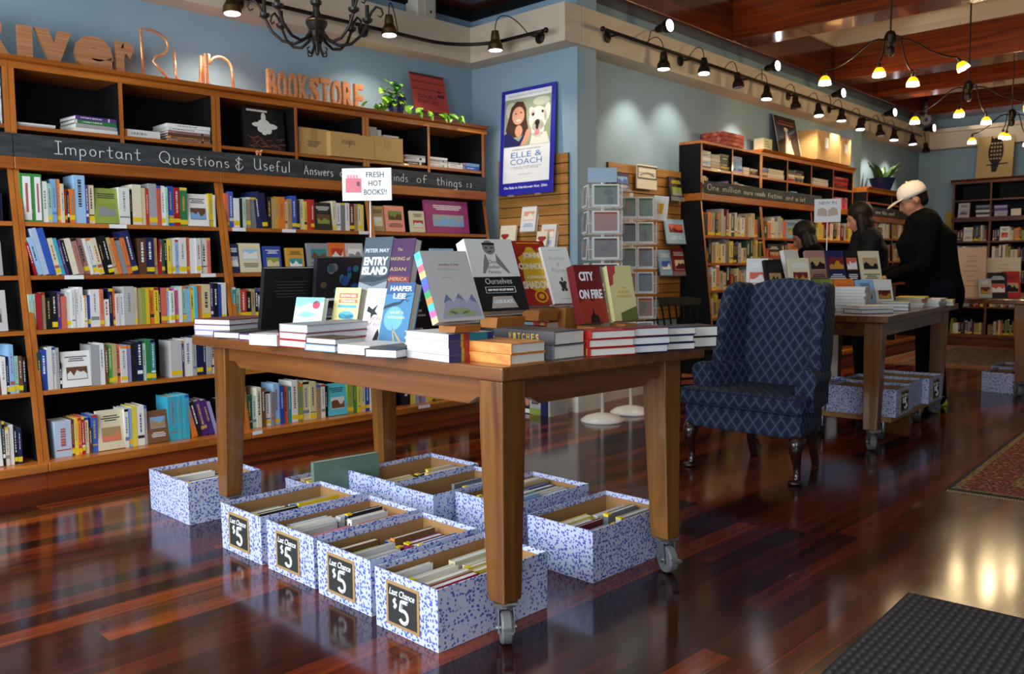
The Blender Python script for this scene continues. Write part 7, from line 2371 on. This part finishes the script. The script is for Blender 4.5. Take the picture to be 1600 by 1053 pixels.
m.build('number_lettering', INK, r, local=True)


# things on the last table
def sign3(px, pyb, pyt, wpx, label, col, name='acrylic_sign', t=.006, up=0.0):
    q = at_depth(px, 7.4) + V((0, 0, Z2))
    dep = (q - CAM).dot(_f)
    s = FPX / dep
    w, h = wpx / s, (pyb - pyt) / s
    n = V((-q.x, -q.y, 0)).normalized()
    ang = math.degrees(math.atan2(n.y, n.x))
    R_ = Matrix.Rotation(math.radians(ang), 4, 'Z') @ Matrix.Rotation(math.radians(-8), 4, 'Y')
    r = thing(name, label, 'sign', M=Matrix.Translation((q.x, q.y, Z2 + 0.002)) @ R_)
    MB().box(-t, 0, -w / 2, w / 2, 0, h).build('sheet', col, r, local=True)
    m = MB()
    for k in range(7):
        ww = w * (.25 + .1 * ((k * 5) % 4))
        m.box(0, 0.0008, -ww / 2, ww / 2, h * (.82 - .1 * k), h * (.835 - .1 * k))
    m.build('printed_lines', art('rust_ink', '#8A5A3C'), r, local=True)
    MB().box(0.001, 0.003, -w * .52, w * .52, 0, h * 1.03).build('clear_holder', CLEAR, r, local=True)
    return r


sign3(1516, 464, 386, 40, 'tall peach sheet in a clear holder on the last table, nearest the man', mat('peach_sheet', '#D8A878', .6))
sign3(1566, 455, 394, 46, 'wide cream sheet in a clear holder on the last table', mat('cream_sheet', '#C8B48C', .6))
for k, (px_, py_, w, h, c, lab) in enumerate(((1560, 464, .14, .21, 'black', 'black book standing on the last table'), (1582, 462, .13, .22, 'red', 'red book standing on the last table, next to a black one'), (1540, 464, .10, .16, 'silver', 'pale small book standing between the sheets on the last table'))):
    q = at_depth(px_, 7.1)
    stand2(Matrix(), q.x, q.y, Z2, w, h, .03, 215, hue(c, random.Random(k)), lab, cset[k], 14, 40 + k)
# ------------------------------------------------------------------ people
SKIN = mat('skin', '#B47A5C', 0.55)
SKIN2 = mat('skin_tan', '#8E5C42', 0.55)
DARKCLOTH = mat('black_knit', '#050506', 0.95, spec=0.1)
JEANS = mat('dark_jeans', '#0B0F18', 0.95, spec=0.1)
COAT2 = mat('dark_grey_coat', '#0E0F11', 0.8, spec=0.2)
HAIRB = mat('dark_brown_hair', '#120A07', 0.6, spec=0.3)
HAIRK = mat('black_hair', '#080606', 0.6, spec=0.3)


def chain(m, pts, rr, n=12):
    m.tube(pts, rr, n)
    m.ball(pts[0], rr[0], n=12, k=8)
    m.ball(pts[-1], rr[-1], n=12, k=8)


def fuse(m, name, mt, parent, vox=0.012, smooth=6):
    o = m.build(name, mt, parent, local=True)
    r = o.modifiers.new('fuse', 'REMESH')
    r.mode, r.voxel_size = 'VOXEL', vox
    r.use_smooth_shade = True
    s = o.modifiers.new('soften', 'SMOOTH')
    s.factor, s.iterations = 0.5, smooth
    return o


def person(x, y, H, facing, label, lean=8, nod=22, arms=None, skin=SKIN, top=DARKCLOTH, legs=JEANS, shoe='#C8C832', hair=HAIRB, hairstyle='short', cap=False, wide=1.0, step=0.0):
    r = thing('person', label, 'person', (x, y, 0), math.radians(facing))
    k = H
    hip = V((0, 0, .525 * k))
    L = math.radians(lean)
    ax = V((math.sin(L), 0, math.cos(L)))
    fw = V((math.cos(L), 0, -math.sin(L)))
    sh = hip + ax * (.29 * k)
    nk = hip + ax * (.325 * k)
    N = math.radians(lean + nod)
    up = V((math.sin(N), 0, math.cos(N)))
    ff = V((math.cos(N), 0, -math.sin(N)))
    hd = nk + ax * (.035 * k) + up * (.055 * k) + ff * 0.018
    side = V((0, 1, 0))
    Hm = Matrix((( ff.x, 0, up.x, hd.x), (0, 1, 0, hd.y), (ff.z, 0, up.z, hd.z), (0, 0, 0, 1)))
    b = MB()
    # trunk
    chain(b, [hip, hip + ax * (.12 * k), hip + ax * (.22 * k), sh], [.085 * k * wide, .080 * k * wide, .092 * k * wide, .075 * k], 16)
    for s in (-1, 1):
        b.ball(sh + side * (s * .075 * k), .050 * k)
    chain(b, [sh, nk, hd - up * .03], [.045, .042, .05], 12)
    # head: skull, face, jaw, nose, lips, brow, ears
    B = MB(Hm)
    B.ball((-0.012, 0, 0.022), .094, .076, .096, 18, 12)
    B.ball((0.030, 0, -0.030), .064, .058, .078, 16, 10)
    B.ball((0.058, 0, -0.082), .028, .030, .024)
    B.tube([(0.088, 0, 0.006), (0.104, 0, -0.024), (0.112, 0, -0.036), (0.090, 0, -0.044)], [.010, .012, .014, .010], 8)
    B.ball((0.086, 0, -0.062), .012, .024, .008)
    B.ball((0.083, 0, -0.072), .012, .022, .008)
    B.ball((0.080, 0, 0.022), .016, .050, .012)
    for s in (-1, 1):
        B.ball((-0.005, s * .078, -0.010), .020, .009, .032)
        B.ball((0.074, s * .030, 0.004), .012, .014, .009)
    b.v += B.v
    off = len(b.v) - len(B.v)
    b.f += [[off + i for i in f] for f in B.f]
    b.mi += B.mi
    # legs and feet
    knees = []
    for s in (-1, 1):
        st = step * s
        kn = V((st * .5 + .02, s * .058 * k, .285 * k))
        an = V((st, s * .062 * k, .05 * k))
        chain(b, [hip + side * (s * .05 * k), kn, an], [.075 * k, .050 * k, .034 * k], 12)
        chain(b, [an + V((-.02, 0, -.035 * k)), an + V((.12, 0, -.042 * k))], [.032, .026], 10)
        knees.append((kn, an))
    # arms: shoulder, elbow, wrist in body space
    arms = arms or [((.06, .02, -.17), (.24, -.03, -.13)), ((.06, .02, -.17), (.24, -.03, -.13))]
    hands = []
    for s, (e_, w_) in zip((1, -1), arms):
        S0 = sh + side * (s * .105 * k) - ax * .01
        El = S0 + V((e_[0] * k, s * e_[1] * k, e_[2] * k))
        Wr = S0 + V((w_[0] * k, s * w_[1] * k, (e_[2] + (w_[2] - e_[2])) * k))
        chain(b, [S0, El, Wr], [.040 * k * .9, .030 * k, .019 * k], 12)
        d = (Wr - El).normalized()
        pn = V((0, -s, 0)) - d * d.dot(V((0, -s, 0)))
        pn.normalize()
        wd = d.cross(pn).normalized()
        palm = Wr + d * .055
        chain(b, [Wr, Wr + d * .05, Wr + d * .085], [.022, .030, .030], 10)
        for q in range(4):                       # four fingers, each bent a little more than the last
            root = Wr + d * .085 + wd * (.021 - .014 * q)
            ln = (.030, .034, .032, .025)[q]
            p1 = root + d * ln + pn * .010
            p2 = p1 + d * ln * .6 + pn * (.016 + .002 * q)
            p3 = p2 + d * ln * .2 + pn * .018
            chain(b, [root, p1, p2, p3], [.0095, .009, .008, .007], 8)
        t0 = Wr + d * .03 + wd * .026
        chain(b, [t0, t0 + d * .03 + wd * .018 + pn * .012, t0 + d * .055 + wd * .016 + pn * .026], [.012, .010, .008], 8)
        hands.append((S0, El, Wr))
    fuse(b, 'body', skin, r, 0.0085, 4)
    # clothes follow the body
    c = MB()
    chain(c, [hip - ax * .03 * k, hip + ax * (.06 * k), hip + ax * (.14 * k), hip + ax * (.23 * k), sh], [.098 * k * wide, .093 * k * wide, .095 * k * wide, .103 * k * wide, .080 * k], 18)
    for s in (-1, 1):
        c.ball(sh + side * (s * .080 * k), .060 * k)
    chain(c, [sh, nk + ax * .012], [.066, .054], 12)
    for S0, El, Wr in hands:
        chain(c, [S0, El, Wr - (Wr - El) * .04], [.048 * k, .040 * k, .030 * k], 14)
    fuse(c, 'jacket', top, r, 0.012, 8)
    t = MB()
    chain(t, [hip + ax * .02, hip - V((0, 0, .03 * k))], [.095 * k * wide, .092 * k], 16)
    for s, (kn, an) in zip((-1, 1), knees):
        chain(t, [hip + side * (s * .05 * k), kn, an - V((0, 0, .012 * k))], [.082 * k, .060 * k, .050 * k], 14)
    fuse(t, 'trousers', legs, r, 0.012, 6)
    for s, (kn, an) in zip((-1, 1), knees):
        m = MB()
        a = an.copy()
        a.z = 0
        out = [(-.085, .0, .034), (-.04, .0, .040), (.06, .0, .046), (.13, .0, .040), (.175, .0, .016)]
        rings = []
        for z, q in ((0.001, 1.0), (0.028, 1.02), (0.05, .92), (0.085, .55)):
            ring = [a + V((p[0] * q if z < .08 else p[0] * .45 - .02, p[2] * q, z)) for p in out] + [a + V((p[0] * q if z < .08 else p[0] * .45 - .02, -p[2] * q, z)) for p in reversed(out)]
            rings.append(ring)
        m.loft(rings)
        m.build('shoe', mat('shoe_' + shoe[1:], shoe, 0.6), r, local=True, bevel=0.008)
    # hair
    h = MB(Hm)
    if hairstyle == 'short':
        h.ball((-0.022, 0, 0.034), .098, .083, .094, 18, 12)
        h.ball((-0.055, 0, -0.02), .052, .070, .060, 14, 8)
    else:
        h.ball((-0.022, 0, 0.032), .102, .088, .097, 18, 12)
        ln = {'bob': .15, 'long': .34}[hairstyle]
        g_ = MB()
        for q_ in (-1, -.6, -.2, .2, .6, 1):
            p0 = Hm @ V((-0.045 + .05 * abs(q_) - (.02 if abs(q_) < 1 else 0), q_ * .072, 0.03))
            g_.tube([p0, p0 + V((-.03 * (1 - abs(q_)) - .012, q_ * .012, -.08)), p0 + V((-.05, q_ * .010, -.08 - ln * .5)), p0 + V((-.05, q_ * .004, -.08 - ln))], [.034, .042, .040, .020], 10)
        h.v += g_.v
        off = len(h.v) - len(g_.v)
        h.f += [[off + i_ for i_ in f_] for f_ in g_.f]
        h.mi += g_.mi
    fuse(h, 'hair', hair, r, 0.010, 5)
    if cap:
        m = MB(Hm)
        m.lathe([(.101, 0.022), (.103, 0.05), (.097, 0.085), (.074, 0.118), (.035, 0.134), (0.0, 0.137)], 28, (-0.012, 0, 0), sx=1.03, sy=.90)
        cp = m.build('cap_crown', mat('white_cap_cloth', '#E2D8CC', 0.8), r, local=True, smooth=True)
        m = MB(Hm)
        vz = [(.075, .078, .034), (.12, .074, .030), (.165, .052, .018), (.185, .02, .010), (.185, -.02, .010), (.165, -.052, .018), (.12, -.074, .030), (.075, -.078, .034)]
        m.prism(vz, (0, 0, 0.006))
        m.build('cap_visor', mat('white_cap_cloth', '#E2D8CC', 0.8), r, local=True)
        m = MB(Hm).ball((-0.012, 0, 0.137), .009)
        m.build('cap_button', mat('white_cap_cloth', '#E2D8CC', 0.8), r, local=True)
    return r


person(6.93, 2.31, 1.70, 122, 'man in a white cap and black sweater bending over the second table', lean=11, nod=14, hair=HAIRK, cap=True, wide=1.22, step=0.05,
       arms=[((.02, .03, -.17), (.15, .0, -.22)), ((.02, .03, -.17), (.15, .0, -.22))])
person(7.16, 2.88, 1.58, 128, 'woman with long dark hair in a dark coat, standing behind the tiered books', lean=6, nod=16, skin=SKIN, top=COAT2, hair=HAIRB, hairstyle='long', shoe='#1A1A1C',
       arms=[((.06, .02, -.17), (.20, -.02, -.12)), ((.06, .02, -.17), (.20, -.02, -.12))])
person(7.30, 3.42, 1.45, 132, 'shorter dark-haired person in black reading by the bookcase behind the sign', lean=6, nod=24, skin=SKIN2, top=DARKCLOTH, hair=HAIRK, hairstyle='bob', shoe='#1A1A1C',
       arms=[((.07, .02, -.15), (.22, -.03, -.06)), ((.07, .02, -.15), (.22, -.03, -.06))])

# ------------------------------------------------------------------ lamps
LENS = mat('lamp_lens', '#FFFFFF', 0.3, emit='#F2F4FF', estr=9.0)
AMBER = mat('amber_glass', '#E0A020', 0.3, emit='#F2A010', estr=1.1)
AMBERL = mat('amber_glow', '#FFF0C0', 0.3, emit='#FFE6A0', estr=9.0)
OFFL = mat('unlit_lens', '#3A3A3A', 0.2)


def spot(name, loc, aim, power, deg=70, color=(1.0, 0.86, 0.68), blend=0.7, r=0.03):
    d = bpy.data.lights.new(name, 'SPOT')
    d.energy, d.color, d.spot_size, d.spot_blend, d.shadow_soft_size = power, color, math.radians(deg), blend, r
    o = bpy.data.objects.new(name, d)
    COL.objects.link(o)
    o.location = loc
    o.rotation_euler = (V(aim) - V(loc)).to_track_quat('-Z', 'Y').to_euler()
    return o


def track_head(c, aim, rail, label, lit=True, power=22, size=1.0, mt=BRONZE, bow=0.16, deg=80, group='spot heads on the ceiling rails', color=(1.0, 0.86, 0.68), beam=None):
    """bell-shaped head centred at c looking along aim, on a bent wire from the rail point"""
    c, aim, rail = V(c), V(aim).normalized(), V(rail)
    r = thing('track_light', label, 'spotlight', c, group=group)
    q = (-aim).to_track_quat('Z', 'Y').to_matrix().to_4x4()
    T = Matrix.Translation(c) @ q
    k = size
    MB(T).lathe([(.010 * k, .080 * k), (.024 * k, .076 * k), (.030 * k, .045 * k), (.032 * k, .015 * k), (.050 * k, -.018 * k), (.053 * k, -.052 * k), (.046 * k, -.055 * k), (.044 * k, -.040 * k), (0, -.035 * k)], 24).build('housing', mt, r, smooth=False)
    MB(T).lathe([(.045 * k, -.0565 * k), (.045 * k, -.050 * k), (0, -.050 * k)], 24).build('lens', LENS if lit else OFFL, r)
    top = c - aim * (.078 * k)
    mid = (top + rail) / 2 + V((0, 0, bow)) + (top - rail) * .25
    pts = []
    for i in range(13):
        t = i / 12
        pts.append((1 - t) ** 3 * top + 3 * (1 - t) ** 2 * t * (top - aim * bow * .9) + 3 * (1 - t) * t * t * (rail + V((0, 0, bow * .9)) + (top - rail) * .5) + t ** 3 * rail)
    MB().tube(pts, .0038, 6).build('gooseneck', BLACKM, r)
    if lit and power:
        spot('track_spot', c + aim * (.075 * k), c + aim * .075 + V(beam or aim), power, deg, color)
    return r


# rail along the side wall
dR_ = 0.32
u0_, zr = RW.pix(940, 44.5, dR_)
u1_ = RW.pix(1440, 222, dR_)[0]
r = thing('track_rail', 'dark lighting rail along the soffit of the long side wall', 'lighting rail', RW.pt(u0_, dR_, zr))
T = RW.T()
MB(T).tube([(u0_ + .03, dR_, zr), (u1_, dR_, zr)], .013, 10).build('rail_bar', BRONZE, r, smooth=True)
MB(T).ball((u0_ + .015, dR_, zr), .02).build('finial', BRONZE, r, smooth=True)
u_ = u0_ + .22
k = 0
while u_ < u1_:
    MB(T).tube([(u_, dR_, zr), (u_, .21, zr)], .009, 8).ball((u_, .214, zr - .0), .045, .014, .045, 16, 8).build('wall_bracket', BRONZE, r)
    u_ += 1.05
heads = [(1037, 97, 1), (1100, 105, 1), (1153, 127, 0), (1198, 146, 1), (1243, 161, 0), (1279, 173, 1), (1315, 181, 1), (1344, 195, 1), (1375, 205, 0), (1397, 212, 1), (1426, 219, 1), (1447, 232, 0)]
for i, (a, b, lit) in enumerate(heads):
    uu, zz = RW.pix(a, b, dR_ + .02)
    track_head(RW.pt(uu, dR_ + .02, zz), V((0, 0, -1)) + RW.D * (.02 + .05 * (i % 3)) - RW.U * (.10 if i % 2 else .02), RW.pt(uu - .22, dR_, zr), '%s spot head hanging from the side wall rail, %s from its near end' % ('lit' if lit else 'dark unlit', ORD[i]), bool(lit), power=(11 if i < 2 else 14), bow=.13, beam=V((0, 0, -1)) - RW.D * .34, deg=95)
for i, (a, b) in enumerate(((1050, 43), (1217, 105), (1319, 147), (1399, 177), (1460, 201))):
    uu, zz = RW.pix(a, b, dR_ + .02)
    track_head(RW.pt(uu - .05, dR_ - .02, zz), V((-.05, -1, .05)), RW.pt(uu - .32, dR_, zr), 'bright spot head turned to the room above side wall rail, %s from near end' % ORD[i], True, power=14, bow=.08, deg=90)

# curved rail at the corner
zr = LW.pix(640, 57, .30)[1]
pts = [(2.35, 4.99, zr), (3.0, 4.99, zr), (3.8, 4.99, zr), (4.25, 4.99, zr)] + [(4.25 + .40 * math.sin(math.radians(t)), 4.59 + .40 * math.cos(math.radians(t)), zr) for t in range(10, 91, 10)] + [(4.655, 4.3, zr), (4.66, 4.22, zr)]
r = thing('track_rail', 'dark lighting rail bending round the inner corner above the bookcases', 'lighting rail', (4.25, 4.99, zr))
MB().tube(pts, .013, 10).build('rail_bar', BRONZE, r, smooth=True)
MB().ball((4.66, 4.195, zr), .02).build('finial', BRONZE, r, smooth=True)
for a, b in (((2.8, 4.99, zr), (2.8, 5.095, zr)), ((3.75, 4.99, zr), (3.75, 5.095, zr)), ((4.655, 4.36, zr), (4.775, 4.36, zr))):
    m = MB().tube([a, b], .009, 8)
    m.ball(b, .045 if b[0] < 4.7 else .014, .014 if b[0] < 4.7 else .045, .045, 16, 8)
    m.build('wall_bracket', BRONZE, r)
BRASSY = mat('aged_brass', '#5C4A2C', 0.4, 0.8)
for i, (a, b, ry, off, aim) in enumerate(((362, 6, 4.94, .0, (0.0, -.05, -1)), (608, 42, 4.94, .12, (-.02, -.03, -1)), (774, 66, None, .1, (.02, .0, -1)))):
    if ry:
        q = P(a, b, Y=ry)
        rail = V((q.x + off, 4.99, zr))
    else:
        q = P(a, b, X=4.57)
        rail = V((4.655, q.y - .25, zr))
    track_head(q, aim, rail, ['brass spot head at the top edge near the iron chandelier', 'brass spot head beside the iron chandelier', 'brass spot head in the inner corner of the room'][i], True, power=12, mt=BRASSY, bow=.17, size=1.05, beam=V((0, .04, -1)) if ry else V((-.1, -.1, -1)), deg=130)


def bell_pendant(px, py, z, label, spin):
    q = P(px, py, Z=z)
    r = thing('pendant_lamp', label, 'pendant lamp', q, group='amber bell pendants')
    MB().tube([(q.x, q.y, z + .05), (q.x, q.y, ZC - .001)], .007, 8).build('rod', BRONZE, r)
    MB().lathe([(.014, -.10), (.028, -.08), (.030, -.05), (.024, -.03), (.036, 0), (.038, .045), (.026, .07), (.010, .078)], 20, q).build('hub', BRONZE, r)
    MB().lathe([(.06, ZC - .03), (.065, ZC - .001)], 20, (q.x, q.y, 0)).build('ceiling_plate', BRONZE, r)
    for k, (ang, R_, drop, tilt) in enumerate(((134, .44, .20, 0.0), (-46, .46, .12, .55), (165, .11, .16, 0.0), (75, .08, .13, 0.0), (-80, .15, .23, 0.0))):
        a = math.radians(ang + spin)
        d = V((math.cos(a), math.sin(a), 0))
        sm = lambda t: t * t * (3 - 2 * t)
        pts = [q + d * (.03 + (R_ - .03) * t) + V((0, 0, .015 + (.02 if R_ > .3 else .05) * math.sin(PI * min(t * 2, 1)) - drop * sm(t))) for t in (0, .12, .25, .4, .55, .7, .85, 1.0)]
        arm = MB().tube(pts, .006, 8).build('arm', BRONZE, r, smooth=True)
        e = pts[-1]
        T = Matrix.Translation(e) @ Matrix.Rotation(tilt, 4, d.cross(V((0, 0, 1)))) @ Matrix.Scale(.74, 4)
        MB(T).lathe([(.010, -.005), (.016, -.02), (.018, -.05), (.012, -.052)], 14).build('socket', BRONZE, arm)
        MB(T).lathe([(.012, -.045), (.034, -.060), (.046, -.080), (.050, -.095)], 20, caps=False).lathe([(.050, -.095), (.054, -.115), (.056, -.130), (.052, -.130), (.046, -.095)], 20, m=1, caps=False).build('glass_shade', [AMBER, AMBERL], arm, smooth=True, fix=False)
        MB(T).ball((0, 0, -.108), .036, .036, .030, 14, 9).build('bulb', AMBERL, arm, smooth=True)
        l = bpy.data.lights.new('bulb_glow', 'POINT')
        l.energy, l.color, l.shadow_soft_size = 3.6, (1.0, 0.74, 0.42), .03
        o = bpy.data.objects.new('bulb_glow', l)
        COL.objects.link(o)
        o.location = T @ V((0, 0, -.175))


bell_pendant(1391, 66, 2.60, 'nearest amber five-bell pendant lamp above the second table', 0)
bell_pendant(1513, 140, 2.60, 'middle amber five-bell pendant lamp, farther along the aisle', -6)
bell_pendant(1581, 182, 2.60, 'farthest amber five-bell pendant lamp, at the picture edge', 8)

# wrought-iron chandelier, only its lower half in view
IRON = mat('wrought_iron', '#35302A', 0.45, 0.6)
q = P(495, 50, Z=2.50)
r = thing('chandelier', 'wrought-iron scroll chandelier at the top edge, above the bookcases', 'chandelier', q)
MB().lathe([(.0, -.14), (.012, -.13), (.016, -.09), (.03, -.06), (.05, -.03), (.052, .0), (.044, .012), (.056, .03), (.066, .05), (.060, .07), (.03, .09), (.018, .13), (.03, .2), (.012, .3), (.012, .5)], 24, q).build('centre_column', IRON, r, smooth=False)
MB().lathe([(.062, .055), (.066, .064), (.03, .072)], 24, q).build('brass_ring', mat('brass', '#B08A4A'), r)
for k in range(8):
    a = 2 * PI * k / 8 + .2
    d = V((math.cos(a), math.sin(a), 0))
    W = lambda rr, z: q + d * rr + V((0, 0, z))
    m = MB().tube([W(.035, .0), W(.07, -.045), W(.13, -.075), W(.20, -.062), (W(.26, -.01)), W(.295, .06), W(.325, .13), W(.355, .165), W(.385, .155), W(.395, .125), W(.38, .105), W(.362, .115)], [.010, .010, .009, .009, .009, .009, .008, .008, .007, .006, .005, .004], 8)
    arm = m.build('scroll_arm', IRON, r, smooth=True)
    MB().lathe([(.008, .06), (.03, .075), (.034, .09), (.012, .092), (.012, .17), (.0, .172)], 14, q + d * .30).build('candle_cup', IRON, arm)
    if k % 2 == 0:
        MB().tube([W(.02, -.05), W(.028, -.10), W(.05, -.135), W(.075, -.13), W(.08, -.108), W(.064, -.10)], [.007, .007, .006, .005, .005, .004], 8).build('foot_scroll', IRON, r, smooth=True)
m = MB()
zz = q.z + .5
i = 0
while zz < ZC - .02:
    m.tube([(q.x + (.012 * math.cos(t * PI / 5) if i % 2 else 0), q.y + (0 if i % 2 else .012 * math.cos(t * PI / 5)), zz + .02 + .022 * math.sin(t * PI / 5)) for t in range(10)], .003, 6, closed=True)
    zz += .034
    i += 1
m.build('chain', IRON, r)

# loudspeakers on the soffit
ul = LW.pix(647, 12, .12)[0]
ur = LW.pix(676, 20, .12)[0]
r = thing('loudspeaker', 'cream loudspeaker standing on the soffit ledge above the bookcases', 'loudspeaker', M=LW.M @ Matrix.Translation(((ul + ur) / 2, -.10, ST + .001)))
w = (ur - ul) / 2
MB().box(-w, w, -.06, .08, 0, .30).build('cabinet', mat('cream_plastic', '#CFC7B4', .5), r, local=True, bevel=.006)
MB().box(-w * .2, w * .8, -.064, -.06, .02, .28).build('grille', mat('cream_cloth', '#BDB5A0', .9), r, local=True)
MB().box(w * .30, w * .46, -.066, -.064, .04, .06).build('badge', INK, r, local=True)
uu, zz = RW.pix(1440, 215, .1)
q = RW.pt(RW.pix(1441, 212, .16)[0], .16, ST)
r = thing('loudspeaker', 'grey loudspeaker on the ledge in the far corner', 'loudspeaker', M=Matrix.Translation((q.x, q.y, ST + .001)) @ Matrix.Rotation(math.radians(-45), 4, 'Z'))
MB().box(-.13, .13, -.09, .09, 0, .36).build('cabinet', mat('grey_plastic', '#5A5A5C', .5), r, local=True, bevel=.006)
for zc_, rr in ((.12, .075), (.26, .045)):
    m = MB(Matrix.Translation((0, -.092, zc_)) @ Matrix.Rotation(PI / 2, 4, 'X'))
    m.lathe([(rr, -.004), (rr, .002), (rr * .8, .003), (rr * .4, -.002), (0, -.002)], 24)
    m.build('cone', mat('pale_cone', '#A8A8A8', .5), r, local=True)
